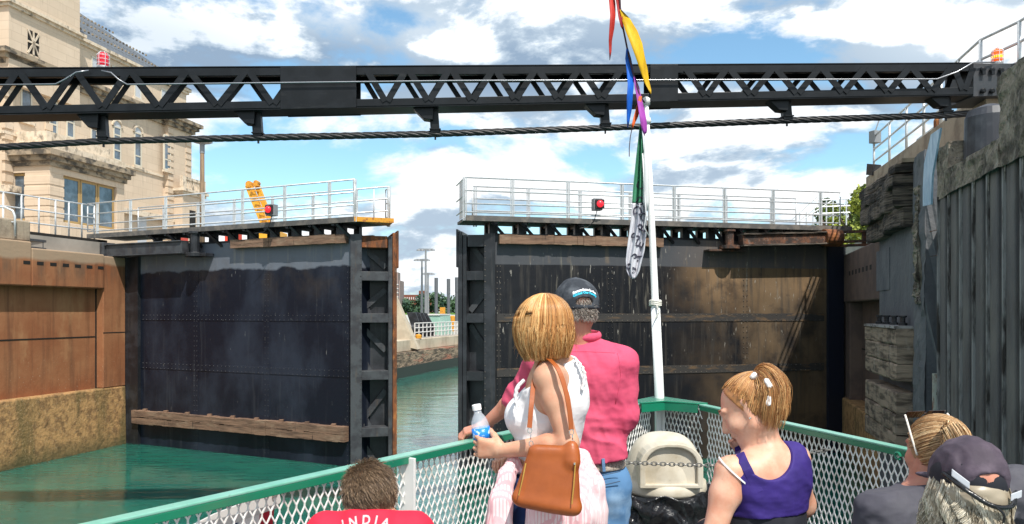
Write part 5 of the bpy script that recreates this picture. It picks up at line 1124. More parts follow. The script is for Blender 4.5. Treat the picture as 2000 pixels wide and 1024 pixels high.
def merge_hands(o, hands, vox=.0027):
    for hf_ in hands:
        D, lo, vx, ax = hf_.field(vox); D[0] = D[-1] = 1; D[:, 0] = D[:, -1] = 1; D[:, :, 0] = D[:, :, -1] = 1
        me = nets(D, lo, vx, 'hand'); bm = bmesh.new(); bm.from_mesh(o.data); bm.from_mesh(me); bm.to_mesh(o.data); bm.free(); bpy.data.meshes.remove(me)
    o.data.polygons.foreach_set('use_smooth', [True]*len(o.data.polygons))
UPV = Vector((0, 0, 1))
def frame(yaw, pitch=0, roll=0):
    """yaw 0 faces away from the camera (+y), positive turns to the left; returns right, forward, up"""
    m = Matrix.Rotation(R(yaw), 3, 'Z') @ Matrix.Rotation(R(pitch), 3, 'X') @ Matrix.Rotation(R(roll), 3, 'Y'); return m @ Vector((1, 0, 0)), m @ Vector((0, 1, 0)), m @ Vector((0, 0, 1))
def head(f, c, fr, s=1.0, chin=1.0, ears=True):
    """c = middle of the skull; the head is about .23 tall"""
    r, fw, u = fr; q = lambda x, y, z: c+(r*x+fw*y+u*z)*s
    f.ell(q(0, -.012, .022), (.074*s, .092*s, .088*s), fr, .02); f.ell(q(0, .018, -.03), (.060*s, .070*s, .085*s), fr, .03)
    f.ell(q(0, .055, -.088), (.030*s, .026*s, .022*s*chin), fr, .03)
    f.cone(q(-.052, -.0, -.055), q(-.02, .055, -.09), .020*s, .016*s, .03); f.cone(q(.052, 0, -.055), q(.02, .055, -.09), .020*s, .016*s, .03)
    f.cone(q(0, .082, .012), q(0, .104, -.032), .009*s, .013*s, .012); f.ell(q(-.012, .094, -.034), (.010*s,)*3, fr, .01); f.ell(q(.012, .094, -.034), (.010*s,)*3, fr, .01)
    for sx in (-1, 1):
        f.ell(q(sx*.031, .088, .010), (.015*s, .012*s, .010*s), fr, .012, 's'); f.ell(q(sx*.031, .074, .008), (.013*s, .013*s, .013*s), fr, .004)
        f.cone(q(sx*.014, .086, .026), q(sx*.048, .072, .026), .009*s, .007*s, .014); f.ell(q(sx*.042, .058, -.030), (.022*s, .022*s, .020*s), fr, .03)
        if ears:
            f.cone(q(sx*.076, -.006, .022), q(sx*.072, .0, -.028), .013*s, .009*s, .008, flat=(r, .45)); f.ell(q(sx*.084, .004, .002), (.006*s, .008*s, .014*s), fr, .006, 's')
    f.cone(q(-.016, .086, -.058), q(.016, .086, -.058), .009*s, .009*s, .010); f.cone(q(-.020, .095, -.055), q(.020, .095, -.055), .0025*s, .0025*s, .004, op='s')
def hand(f, w, d, n, s=1.0, *, fine=None, curl=(35, 45, 30), side=1, spread=.16, thumb=(.5, .35), tcurl=20):
    """w wrist, d pointing to the knuckles, n out of the palm, side=+1 puts the thumb towards d x n"""
    d = Vector(d).normalized(); n = Vector(n); n = (n-d*n.dot(d)).normalized(); l = d.cross(n)*side
    if fine is not None: f.ell(w+d*.02*s, (.03*s, .021*s, .012*s), (d, l, n), .02); f = Fld(); fine.append(f); f.chain([w-d*.025, w+d*.015], [.0235*s, .022*s], .01)
    q = lambda a, b, c: w+(d*a+l*b+n*c)*s
    for b_, w_ in ((-.026, .012), (-.009, .013), (.009, .013), (.026, .013)): f.cone(q(.010, b_*.6, 0), q(.082, b_*1.05, 0), .0145*s, w_*s, .012)
    f.ell(q(.035, .018, .010), (.030*s, .020*s, .014*s), (d, l, n), .012)
    for i, (b_, L_) in enumerate(((.029, .074), (.010, .083), (-.010, .077), (-.029, .060))):
        p = q(.084, b_, 0); ang = 0; yaw = (b_/.03)*spread; r0 = .0088-.0009*(i == 3)
        for j, fr_ in enumerate((.45, .30, .25)):
            ang += R(curl[j] if not isinstance(curl[j], (list, tuple)) else curl[j][i]); dd = (d*math.cos(yaw)+l*math.sin(yaw))*math.cos(ang)+n*math.sin(ang); e = p+dd*L_*fr_*s
            f.cone(p, e, (r0-.0007*j)*s, (r0-.0007*(j+1))*s, .003); p = e
    p = q(.018, .028, .006); dirs = (d*(1-thumb[0])+l*thumb[0]+n*thumb[1]).normalized()
    for j, L_ in enumerate((.040, .032, .026)):
        a = R(tcurl*j); dd = (dirs*math.cos(a)+(d*.6+n*.8).normalized()*math.sin(a)).normalized(); e = p+dd*L_*s; f.cone(p, e, (.0125-.0015*j)*s, (.0115-.0015*j)*s, .006); p = e
def arm(f, sh, el, wr, s=1.0, k=.025, fat=1.0):
    f.chain([sh, sh.lerp(el, .35), el], [.054*s*fat, .047*s*fat, .036*s*fat], k); f.chain([el, el.lerp(wr, .3), wr], [.036*s*fat, .040*s*fat, .0245*s], .02)
skin = lambda nm, c, c2: mat(nm, c, .5, layers=[dict(s=14, c=c2, lo=.42, hi=.66), dict(s=120, c=tuple(x*.75 for x in c2), lo=.66, hi=.74, a=.5)], sss=.12, bump=(160, .12, .001), spec=.4)
M['skin_w'] = skin('skin_woman', (.62, .35, .23), (.56, .26, .16)); M['skin_m'] = skin('skin_man', (.55, .25, .17), (.48, .18, .12)); M['skin_g'] = skin('skin_girl', (.68, .40, .28), (.60, .28, .18)); M['skin_b'] = skin('skin_boy', (.55, .30, .19), (.50, .22, .14))
def hair_mat(nm, stops): return mat(nm, (.3, .2, .1), .38, attr=stops, spec=.5)
def strands(name, paths, m, parent, r=.0016, seed=1, bias=None):
    """paths: list of point arrays; thin three sided tubes in one mesh, each with its own tint"""
    g_ = np.random.default_rng(seed); V_ = []; F_ = []; C_ = []; off = 0
    for pi, p in enumerate(paths):
        p = np.asarray(p, dtype=float); k = len(p)
        if k < 2: continue
        t = np.gradient(p, axis=0); t /= np.linalg.norm(t, axis=1)[:, None]+1e-9; a = np.cross(t, [.3, .2, .93]); a /= np.linalg.norm(a, axis=1)[:, None]+1e-9; b = np.cross(t, a)
        rr = r*g_.uniform(.7, 1.4)*np.linspace(1, .35, k)[:, None]
        ring = np.stack([p+(a*math.cos(q)+b*math.sin(q))*rr for q in (0, 2.094, 4.189)], 1).reshape(-1, 3); V_.append(ring)
        i = np.arange(k-1)[:, None]*3+off
        for j in range(3): F_.append(np.concatenate([i+j, i+(j+1) % 3, i+3+(j+1) % 3, i+3+j], 1))
        off += 3*k; c = float(np.clip(g_.beta(2, 2)+(bias[pi] if bias is not None else 0), 0, 1)); C_.append(np.full(3*k, c))
    V_ = np.concatenate(V_); F_ = np.concatenate(F_); me = bpy.data.meshes.new(name); me.from_pydata(V_.tolist(), [], F_.tolist()); at = me.attributes.new('Col', 'FLOAT', 'POINT'); at.data.foreach_set('value', np.concatenate(C_).astype('f'))
    return add_mesh(name, me, m, parent, smooth=True)
def base_col(o, v=.3):
    at = o.data.attributes.new('Col', 'FLOAT', 'POINT'); at.data.foreach_set('value', np.full(len(o.data.vertices), v, dtype='f')); return o
def folds(scale, amp, dirv=(0, 0, 1), stretch=.35, seed=1):
    """wrinkles running across dirv; amp in metres"""
    dv = np.array(dirv, dtype=float); dv /= np.linalg.norm(dv)
    def fn(G_):
        q = G_-(G_@dv)[..., None]*dv*(1-1/stretch)*0; a = (G_@dv)[..., None]*dv; q = (G_-a)*stretch+a
        n = vnoise(q, scale, seed)+.5*vnoise(q, scale*2.1, seed+1); n = 1-np.abs(n)*3.2; return (-np.clip(n, -1, 1)*amp-vnoise(G_, scale*.4, seed+2)*amp*1.5).astype(np.float32)
    return fn
def npv(v): return np.array(v, dtype=float)
def plane(p, n):      # positive on the side n points to: cuts that side away
    p, n = npv(p), npv(n); n = n/np.linalg.norm(n); return lambda G_: (G_-p)@n
def person(name_label, at): return thing('person', name_label, 'person', at)
def legs(f, pel, r, fw, half=.09, fat=1.0, zf=None):
    zf = DK if zf is None else zf
    for s in (-1, 1):
        hp = pel+r*half*s-UPV*.06; kn = Vector((hp.x+r.x*.01*s, hp.y, zf+.50))+fw*.02; an = Vector((kn.x, kn.y, zf+.09))-fw*.03
        f.chain([hp, kn], [.088*fat, .058*fat], .04); f.chain([kn, kn.lerp(an, .35), an], [.058*fat, .056*fat, .036], .03); f.cone(an-UPV*.045-fw*.03, an-UPV*.05+fw*.14, .040, .032, .03)
def shoe(f, pel, r, fw, half, zf):
    for s in (-1, 1):
        q = Vector((pel.x+r.x*(half+.01)*s, pel.y+r.y*half*s, zf+.045))-fw*.01; f.cone(q-fw*.05, q+fw*.15, .046, .040, .03)
def ribbon3(pts, w, th, b=None, wd=None):
    b = b or MB(); pts = [Vector(p) for p in pts]; k = len(pts); vs = []
    for i, p in enumerate(pts):
        t = (pts[min(i+1, k-1)]-pts[max(i-1, 0)]).normalized(); wv = Vector(wd[i] if isinstance(wd, list) else (wd or (1, 0, 0))); wv = (wv-t*wv.dot(t)).normalized(); n = t.cross(wv)
        vs += [p+wv*w/2+n*th/2, p-wv*w/2+n*th/2, p-wv*w/2-n*th/2, p+wv*w/2-n*th/2]
    fs = [(i*4+j, i*4+(j+1) % 4, i*4+4+(j+1) % 4, i*4+4+j) for i in range(k-1) for j in range(4)]+[(0, 1, 2, 3), ((k-1)*4+3, (k-1)*4+2, (k-1)*4+1, (k-1)*4)]
    return b.add(vs, fs)
def smooth_path(pts, n=8):
    out = []; p = [Vector(q) for q in pts]; p = [p[0]*2-p[1]]+p+[p[-1]*2-p[-2]]
    for i in range(1, len(p)-2):
        for k in range(n):
            t = k/n; a, b_, c, d = p[i-1:i+3]; out.append(.5*((2*b_)+(c-a)*t+(2*a-5*b_+4*c-d)*t*t+(3*b_-a-3*c+d)*t**3))
    out.append(p[-2]); return out
# ------------------------------------------------------------------ man in the pink shirt
M['pink'] = mat('pink_cloth', (.64, .095, .17), .8, layers=[dict(s=6, c=(.56, .07, .14), lo=.4, hi=.65)], bump=[((9, 9, 16), .38, .02, 2), ((34, 34, 18), .35, .006, 3)], spec=.2)
M['denim'] = mat('denim', (.10, .22, .40), .85, layers=[dict(s=7, c=(.24, .38, .55), lo=.48, hi=.66), dict(s=(3, 3, 9), c=(.045, .10, .22), lo=.55, hi=.68, a=.8)], bump=(260, .3, .001), spec=.2)
M['cap_black'] = mat('cap_black', (.036, .041, .050), .85, layers=[dict(s=12, c=(.095, .105, .12), lo=.45, hi=.62)], bump=(38, .5, .006), spec=.2)
M['hair_grey'] = hair_mat('hair_grey', [(0, (.10, .07, .055)), (1, (.62, .55, .48))])
man = person('man in a faded black cap, bright pink shirt and blue jeans, his back to us', (.30, 3.25, DK))
fr = frame(-4); r, fw, u = fr
shc = P(1137, 700, 3.22); SR, SL = P(1211, 712, 3.2), P(1060, 708, 3.24); wst = P(1136, 840, 3.24); pel = P(1138, 930, 3.25)
def man_body(f, g=0.0, arms=True):
    f.ell(shc-u*.115, (.168+g, .112+g, .19+g), fr, .05); f.ell(shc-u*.035+fw*.0, (.155+g, .085+g, .065+g), fr, .05); f.ell(wst, (.162+g, .118+g, .17+g), fr, .06)
    f.cone(SL, SR, .058+g, .058+g, .05)
    for s in (-1, 1): f.ell(shc+r*.075*s-u*.08-fw*.045, (.075+g, .055+g, .09+g), fr, .04)
f = Fld(); man_body(f); f.ell(pel, (.165, .115, .12), fr, .06); hc = P(1125, 600, 3.19); hf = frame(14, -2)
f.chain([shc-u*.01, hc-u*.07-fw*.01], [.062, .055], .03); head(f, hc, hf, 1.0)
ER, WR_ = P(1216, 812, 3.20), P(1180, 862, 3.42); arm(f, SR, ER, WR_)
EL_, WL = P(1013, 775, 3.36), P(944, 832, 3.44); arm(f, SL, EL_, WL, .95)
HM = []; hand(f, WL, Vector((-.93, -.05, -.30)), Vector((-.25, .1, -1)), 1.0, fine=HM, curl=((28, 30, 34, 38), 42, 30), side=-1, thumb=(.35, .2))
hand(f, WR_, (-.8, .3, .1), (0, -.2, -1), 1.0, fine=HM, side=1)
legs(f, pel, r, fw, .095)
merge_hands(make(f, 'body', M['skin_m'], man, .0055), HM)
f = Fld(); g = .012; man_body(f, g)
f.chain([SR, SR.lerp(ER, .5), ER, ER.lerp(WR_, .25)], [.060, .057, .053, .052], .03); f.chain([SL, SL.lerp(EL_, .5), EL_, EL_.lerp(WL, .10)], [.064, .058, .052, .050], .03)
f.ell(wst-u*.10, (.178, .132, .10), fr, .05); f.cone(P(1205, 893, 3.18), P(1195, 850, 3.2), .022, .03, .05)
f1 = folds(10, .009, (.2, 0, 1), .4, 3); f2 = folds(24, .004, (1, 0, .5), .5, 8)
hem = plane(P(1136, 903, 3.2), (.12, 0, -1)); nk = plane(P(1136, 652, 3.2), (0, .1, 1))
make(f, 'shirt', M['pink'], man, .0055, lambda G_: f1(G_)+f2(G_), lambda G_: np.maximum(hem(G_), nk(G_)))
f = Fld(); cb = hc-hf[2]*.118+Vector((.012, .01, -.008)); f.ell(P(1138, 655, 3.215), (.078, .078, .034), frame(0, 8), .004); f.ell(P(1138, 650, 3.215), (.066, .068, .08), frame(0, 8), .004, 's')
make(f, 'collar', M['pink'], man, .0035, folds(30, .0015, (1, 0, 0), .5, 4))
bpy.context.view_layer.update()
from mathutils.bvhtree import BVHTree
sh_o = [c for c in man.children if c.name.startswith('shirt')][0]; bvs = BVHTree.FromObject(sh_o, bpy.context.evaluated_depsgraph_get())
def hug_on(bv_, uv, off, y0=2.6):
    out = []
    for (uu, vv) in uv:
        o_ = P(uu, vv, y0); d_ = (P(uu, vv, y0+1)-o_).normalized(); h_ = bv_.ray_cast(o_, d_, 2.0)
        if h_[0] is not None: out.append(h_[0]+h_[1]*off)
    return out
for nm_, uv in (('yoke_seam', [(1068+k*7, 690-3*math.sin(k*.16)) for k in range(20)]), ('armhole_seam', [(1206+6*math.sin(k*.35), 690+k*9) for k in range(12)])):
    pp = hug_on(bvs, uv, .0005)
    if len(pp) > 3: b = MB(); b.tube(pp, .0016, 5); b.build(nm_, M['pink'], sh_o, smooth=True)
f = Fld(); f.ell(pel+u*.015, (.172, .125, .07), fr, .04); f.ell(pel-u*.04, (.180, .130, .12), fr, .05)
for s in (-1, 1):
    hp = pel+r*.095*s-UPV*.07; kn = Vector((hp.x, hp.y+.02, DK+.50)); an = Vector((kn.x, kn.y-.02, DK+.06)); f.chain([hp, kn, an], [.104, .078, .068], .05)
j1 = folds(13, .006, (.3, 0, 1), .5, 12); topj = plane(P(1137, 912, 3.2), (0, 0, 1))
make(f, 'jeans', M['denim'], man, .006, j1, topj)
f = Fld(); f.ell(P(1138, 906, 3.245), (.181, .133, .06), fr, .01); bt = plane(P(1137, 915, 3.2), (0, 0, -1)); tp_ = plane(P(1137, 899, 3.2), (0, 0, 1))
belt = make(f, 'belt', mat('belt', (.16, .12, .09), .8, layers=[dict(t='vor', s=120, c=(.42, .36, .30), lo=.2, hi=.6)]), man, .004, None, lambda G_: np.maximum(bt(G_), tp_(G_)))
b = MB(); b.bar(P(1178, 896, 3.10), P(1180, 921, 3.10), .012, .006, (0, 1, 0)); b.build('belt_loop', M['denim'], belt)
f = Fld(); shoe(f, pel, r, fw, .095, DK); make(f, 'shoes', mat('shoe_brown', (.10, .06, .04), .6), man, .007)
# back pocket outline, shirt yoke seam
b = MB(); b.tube([P(1165+k*4.6, 951-k*1.1, 3.105+.002*k) for k in range(11)], .0022, 5); b.tube([P(1166+k*4.6, 931-k*1.0, 3.105+.002*k) for k in range(11)], .0016, 5); b.build('jeans_stitching', mat('stitch', (.05, .09, .16), .8), man)
# grey hair under the cap
def scalp_fur(name, c, hfr, rad, n, ln, m, parent, zmax, zmin, comb, r0=.0012, seed=1, front=None, jit=.35, curl=0.0):
    g_ = np.random.default_rng(seed); R3 = np.stack([npv(v) for v in hfr]); out = []; cz = npv(c)
    while len(out) < n:
        d = g_.normal(size=3); d /= np.linalg.norm(d); p = d*np.array(rad)
        if not (zmin(d) if callable(zmin) else zmin) < p[2] < zmax: continue
        if front is not None and d[1] > front+(-.9*max(0, p[2]/rad[2]) if False else 0) and p[2] < rad[2]*.55: continue
        t = np.array(comb(d), dtype=float)+g_.normal(size=3)*jit; t /= np.linalg.norm(t); L_ = ln*g_.uniform(.6, 1.25); pts = []
        for k in range(5):
            q = k/4; pp = p+t*L_*q+d*L_*.25*q*(1-q)*2+np.array([math.sin(q*5+d[0]*40), math.cos(q*5+d[2]*40), 0])*curl*q; pts.append(cz+pp@R3)
        out.append(np.array(pts))
    return strands(name, out, m, parent, r0, seed)
scalp_fur('hair', hc-hf[2]*.0+Vector((0, 0, 0)), hf, (.080, .100, .110), 1800, .018, M['hair_grey'], man, -.012, -.048, lambda d: (0, -.05, -1), .0013, 5, .0)
scalp_fur('hair', hc, hf, (.078, .106, .108), 700, .018, M['hair_grey'], man, .055, -.02, lambda d: (.3, -.2, -1), .0014, 6, -.5)
def cap(parent, c, fr_, m, hole=True, rad=(.094, .114, .102), zcut=-.012, name='cap', pitch=0, hole_c=(.0, -.115, .015), hole_r=(.040, .05, .024), seed=4, amp=.003, flat=0):
    r_, f_, u_ = fr_; f = Fld(); f.ell(c+u_*.018, rad, fr_, .02); 
    f.ell(c+u_*.0, (rad[0]-.011, rad[1]-.011, rad[2]), fr_, .004, 's')
    if hole: f.ell(c+r_*hole_c[0]+f_*hole_c[1]+u_*hole_c[2], hole_r, fr_, .004, 's')
    lo_ = plane(c+u_*zcut, -u_); fo = folds(16, amp, (0, 1, .4), .6, seed); fo2 = folds(34, amp*.5, (1, 0, 0), .6, seed+3)
    o = make(f, name, m, parent, .0042, lambda G_: fo(G_)+fo2(G_), lo_)
    f = Fld(); f.ell(c+u_*zcut+u_*.008, (rad[0]+.001, rad[1]+.001, .03), fr_, .004); a_, b_ = plane(c+u_*(zcut-.006), -u_), plane(c+u_*(zcut+.018), u_); f.ell(c+u_*zcut, (rad[0]-.006, rad[1]-.006, .06), fr_, .002, 's')
    make(f, 'cap_band', m, o, .0032, None, lambda G_: np.maximum(a_(G_), b_(G_)))
    f = Fld(); f.ell(c+u_*(zcut+.005)+f_*(rad[1]+.015), (.078, .072, .010), fr_, .004); bk_ = plane(c+f_*(rad[1]-.02), -f_); make(f, 'cap_brim', m, o, .004, None, bk_)
    f = Fld(); f.ell(c+u_*(rad[2]+.019), (.008, .008, .004), fr_, .004); make(f, 'cap_button', m, o, .0025); return o
cp_ = cap(man, hc, hf, M['cap_black'])
M['thread_white'] = mat('thread_white', (.75, .75, .77), .7); M['thread_cyan'] = mat('thread_cyan', (.03, .45, .62), .7)
def on_cap(c, fr_, rad, x0, z0, bend=6):
    r_, f_, u_ = fr_
    def fn(x, y, z):
        X = x+x0; Zz = y+z0-bend*x*x; k = 1-(X/rad[0])**2-((Zz-.018)/rad[2])**2; Y = -rad[1]*math.sqrt(max(.01, k))-.0045-(.0015 if z > 0 else 0); return c+r_*X+f_*Y+u_*Zz
    return fn
for tx, zz, mm in (('Somewhere In the', .062, 'thread_white'), ('Global Our Family', .050, 'thread_cyan')):
    add_mesh('embroidery', text_mesh(tx, .0135, on_cap(hc, hf, (.094, .114, .102), .004, zz), .0008, .0009), M[mm], cp_)
# ------------------------------------------------------------------ woman with the bottle
M['white_top'] = mat('white_cloth', (.80, .79, .80), .8, bump=[((10, 10, 20), .5, .016, 2), ((36, 36, 20), .3, .005, 3)], spec=.2)
M['navy'] = mat('navy_denim', (.018, .035, .11), .85, layers=[dict(s=8, c=(.03, .06, .16), lo=.5, hi=.65)], bump=(240, .3, .001), spec=.2)
M['gingham'] = mat('gingham', (.78, .62, .63), .8, layers=[dict(t='brick', s=(45, 45, 45), c=(.72, .34, .38), lo=.1, hi=.9, a=.75, bw=.55, rh=.5, mortar=.10), dict(s=5, c=(.80, .70, .70), lo=.5, hi=.65, a=.5)], bump=(90, .3, .002), spec=.2)
M['hair_gold'] = hair_mat('hair_gold', [(0, (.20, .075, .022)), (1, (.90, .62, .28)), (.5, (.52, .23, .065)), ])
M['hair_gold'].node_tree.nodes['Color Ramp'].color_ramp.elements[-1].color = (.90, .62, .28, 1)
wom = person('woman with a blonde bob, white sleeveless top and pink shirt tied round her waist', (.14, 2.8, DK))
fr = frame(58); r, fw, u = fr
ch = P(1086, 775, 2.79); ws = P(1070, 868, 2.80); pel = P(1071, 950, 2.81); S1, S2 = P(1073, 738, 2.655), P(1112, 735, 2.93)
def wbody(f, g=0, low=True):
    f.ell(ch, (.148+g, .100+g, .165+g), fr, .05); f.ell(ws, (.128+g, .098+g, .14+g), fr, .06)
    for s in (-1, 1): f.ell(ch+fw*.083+r*.066*s-u*.068, (.070+g, .072+g, .072+g), fr, .03)
    if low: f.ell(pel, (.170+g, .125+g, .13+g), fr, .07)
f = Fld(); wbody(f); f.cone(S1, S2, .046, .046, .05); hcw = P(1060, 634, 2.72); hw = frame(52, -2)
f.chain([P(1096, 735, 2.80), hcw-hw[2]*.08-hw[1]*.01], [.060, .050], .03); head(f, hcw, hw, .97, .9)
E1, W1 = P(1110, 866, 2.60), P(982, 880, 2.70); arm(f, S1, E1, W1, .96, fat=.98)
hd_, hn_ = Vector((-.97, .22, .07)), Vector((.22, .96, .12)); HW = []; hand(f, W1, hd_, hn_, .98, fine=HW, curl=((50, 46, 42, 38), 50, 40), side=-1, thumb=(.35, .75), tcurl=28)
E2, W2_ = P(1050, 850, 3.03), P(1010, 900, 3.0); arm(f, S2, E2, W2_, .9); hand(f, W2_, (-.6, -.5, .2), (0, -.4, -1), .9, fine=HW)
legs(f, pel, r, fw, .085)
merge_hands(make(f, 'body', M['skin_w'], wom, .005), HW, .0024)
f = Fld(); wbody(f, .008, False); f.cone(P(1095, 722, 2.74), P(1110, 722, 2.90), .036, .036, .04); f.cone(P(1120, 735, 2.76), P(1128, 790, 2.76), .03, .03, .05)
w1 = folds(13, .004, (0, 0, 1), .45, 31); armcut = Fld()
arm_pl = plane(P(1072, 745, 2.668), (-.15, -1, .10)); topc = plane(P(1108, 700, 2.8), (-.1, -.1, 1)); bot = plane(P(1070, 918, 2.8), (0, 0, -1)); nkc = plane(P(1040, 745, 2.8), (-.75, 0, 1))
top_ = make(f, 'sleeveless_top', M['white_top'], wom, .005, w1, lambda G_: np.maximum(np.maximum(arm_pl(G_), topc(G_)), np.maximum(bot(G_), nkc(G_))))
def ruffle(path, nm, amp=.006, w=.012):
    b = MB(); p = smooth_path(path, 14); vs = []; k = len(p)
    for i, q in enumerate(p):
        s = math.sin(i*.9)*amp; vs += [q, q+Vector((.6*s+w*.3, -abs(s)*.5-.004, s)), q+Vector((s*.5+w, -.002-s*.3, s*.6-.004)), q+Vector((w*.9, .006, s*.5))]
    fs = [(i*4+j, i*4+j+1, i*4+5+j, i*4+4+j) for i in range(k-1) for j in range(3)]
    b.add(vs, fs); o = b.build(nm, M['white_top'], top_, smooth=True); md = o.modifiers.new('thick', 'SOLIDIFY'); md.thickness = .002; return o
ruffle([P(1118, 700, 2.72), P(1132, 715, 2.70), P(1138, 735, 2.70), P(1134, 760, 2.70)], 'ruffle')
ruffle([P(1020, 742, 2.70), P(1008, 755, 2.68), P(1004, 775, 2.68), P(1008, 800, 2.67)], 'ruffle', .005, .010)
f = Fld(); f.ell(pel+u*.02, (.176, .130, .09), fr, .04)
for s in (-1, 1):
    hp = pel+r*.082*s-UPV*.05; kn = Vector((hp.x, hp.y+.01, DK+.50)); an = Vector((kn.x, kn.y-.02, DK+.10)); f.chain([hp, kn, an], [.100, .064, .045], .04)
jt = plane(P(1070, 912, 2.8), (0, 0, 1)); j2 = folds(15, .004, (0, 0, 1), .5, 21); make(f, 'jeans', M['navy'], wom, .006, j2, jt)
f = Fld(); shoe(f, pel, r, fw, .082, DK); make(f, 'shoes', mat('shoe_white', (.6, .6, .58), .6), wom, .007)
# pink checked shirt knotted round the waist
f = Fld(); f.ell(P(1068, 908, 2.805), (.158, .132, .032), fr, .01)
f.chain([P(1003, 906, 2.70), P(990, 935, 2.66), P(978, 985, 2.63), P(972, 1050, 2.62)], [.026, .030, .040, .052], .02, flat=((0, 1, 0), .55)); f.cone(P(985, 925, 2.68), P(960, 1050, 2.68), .018, .035, .02)
f.chain([P(1132, 900, 2.72), P(1150, 950, 2.70), P(1153, 1000, 2.70), P(1150, 1060, 2.70)], [.035, .050, .055, .058], .03); f.chain([P(1110, 915, 2.69), P(1125, 1000, 2.66), P(1115, 1070, 2.66)], [.05, .062, .066], .03)
f.chain([P(1070, 930, 2.63), P(1060, 1000, 2.615), P(1050, 1070, 2.62)], [.045, .055, .06], .04, flat=((0, 1, 0), .6))
g1 = folds(17, .008, (1, .3, 0), .25, 41); g2 = folds(40, .003, (1, 0, .2), .4, 44)
make(f, 'tied_shirt', M['gingham'], wom, .005, lambda G_: g1(G_)+g2(G_))
# hair: bob
def bob(parent, c, hfr, m, ax, drop, n, seed, face=.62, r0=.0017):
    R3 = np.stack([npv(v) for v in hfr]); cz = npv(c); g_ = np.random.default_rng(seed); out = []; bias = []
    for i in range(n):
        phi = g_.uniform(0, 2*math.pi); fx, fy = math.cos(phi), math.sin(phi)
        bang = fy > face
        lay = g_.uniform(.93, 1.10); dl = drop*g_.uniform(.62, 1.10)*(1.0-.08*max(0, -fy)); ci = int((phi+.25*math.sin(phi*9))*5.5); g2 = np.random.default_rng(ci*7+int(lay*30)); cl_ = g2.uniform(0, 6.28); tip = g2.uniform(-.9, 1.0)+g_.uniform(-.5, .5); wav = .010*g2.uniform(.2, 1); pts = []
        for k in range(7):
            th = (.10+.90*k/6)*math.pi/2; pts.append([ax[0]*math.sin(th)*fx*lay, ax[1]*math.sin(th)*fy*lay-.012*math.cos(th), ax[2]*math.cos(th)*(.96+.06*lay)])
        for k in range(1, 9):
            q = k/8; w_ = 1+.05*math.sin(q*3.1)-.26*q*q+.14*tip*max(0, q-.55); side = wav*(math.sin(q*4+cl_*9)-math.sin(cl_*9))
            pts.append([ax[0]*fx*lay*w_-fy*side, ax[1]*fy*lay*w_+fx*side-.008*q, -dl*q])
        if bang: pts = pts[:7]
        out.append(cz+np.array(pts)@R3); bias.append(g2.uniform(-.09, .09)+.14*math.sin(phi*2+1))
    return strands('hair', out, m, parent, r0, seed, bias)
f = Fld(); f.ell(hcw+hw[2]*.008, (.078, .092, .088), hw, .02); f.chain([hcw-hw[1]*.015, hcw-hw[1]*.022-hw[2]*.075], [.080, .060], .03); f.ell(hcw+hw[1]*.135+hw[0]*.016-hw[2]*.05, (.060, .07, .09), hw, .01, 's')
bs = make(f, 'hair_base', M['hair_gold'], wom, .005, folds(40, .004, (0, 0, 1), .15, 5)); base_col(bs, .35)
bob(wom, hcw, hw, M['hair_gold'], (.089, .104, .108), .118, 9000, 3, face=.80, r0=.0011)
fly = []; g_f = np.random.default_rng(77)
for k in range(260):
    ph = g_f.uniform(0, 6.28); L0 = g_f.uniform(.3, 1.0); c3 = npv(hcw); st = [math.cos(ph)*.092, math.sin(ph)*.106-.01]; zz0 = g_f.uniform(-.04, .09); kk = math.sqrt(max(.05, 1-(max(0, zz0)/.112)**2)); pts = []
    for j in range(7):
        t = j/6; o = 1.02+.10*t*t*g_f.uniform(.2, 1); pts.append(c3+np.array([st[0]*kk*o+.006*math.sin(t*5+ph*3), st[1]*kk*o, zz0-t*.09*L0])@np.stack([npv(v) for v in hw]))
    fly.append(np.array(pts))
strands('loose_hair', fly, M['hair_gold'], wom, .0007, 4)
# ------------------------------------------------------------------ her bag and bottle
M['leather'] = mat('leather', (.38, .095, .018), .40, layers=[dict(s=7, c=(.29, .070, .013), lo=.4, hi=.65)], bump=[(9, .3, .012, 2), (90, .2, .001)], spec=.5)
bag = thing('handbag', 'tan orange leather handbag hanging from the shoulder of the woman in white', 'handbag', P(1066, 1000, 2.5))
f = Fld(); n_ = 14
bc = [P(1044, 881, 2.50), P(1118, 884, 2.48), P(1119, 990, 2.47), P(1016, 972, 2.50)]
f.chain([bc[0], bc[1]], [.014, .014], .012); f.chain([bc[3], bc[2]], [.026, .026], .012); f.chain([bc[0], bc[3]], [.014, .024], .012); f.chain([bc[1], bc[2]], [.014, .024], .012)
for a in np.linspace(.12, .88, 6): f.cone(bc[0].lerp(bc[1], a), bc[3].lerp(bc[2], a), .016, .028, .012)
f.cone(P(1117, 872, 2.48), P(1118, 900, 2.47), .016, .022, .02); make(f, 'bag_body', M['leather'], bag, .0045, folds(7, .003, (0, 0, 1), .6, 61))
M['brass'] = mat('brass_trim', (.75, .45, .10), .35, metal=.7); M['silver'] = mat('silver', (.7, .7, .68), .25, metal=.9)
b = MB(); b.tube([P(1027, 905, 2.468), P(1021, 935, 2.458), P(1013, 968, 2.455)], .002, 6); b.tube([P(1124, 903, 2.448), P(1121, 945, 2.437), P(1117, 985, 2.430)], .002, 6); b.build('piping', M['brass'], bag)
b = MB(); b.lathe(P(1122, 906, 2.443), [(.005, -.004), (.003, .004)], 8, (0, -1, 0)); b.build('stud', M['silver'], bag)
sp = smooth_path([P(1116, 840, 2.545), P(1112, 800, 2.55), P(1104, 760, 2.56), P(1092, 725, 2.575), P(1080, 709, 2.60), P(1068, 701, 2.65), P(1054, 712, 2.69), P(1043, 745, 2.66), P(1038, 790, 2.60), P(1034, 836, 2.575)], 6)
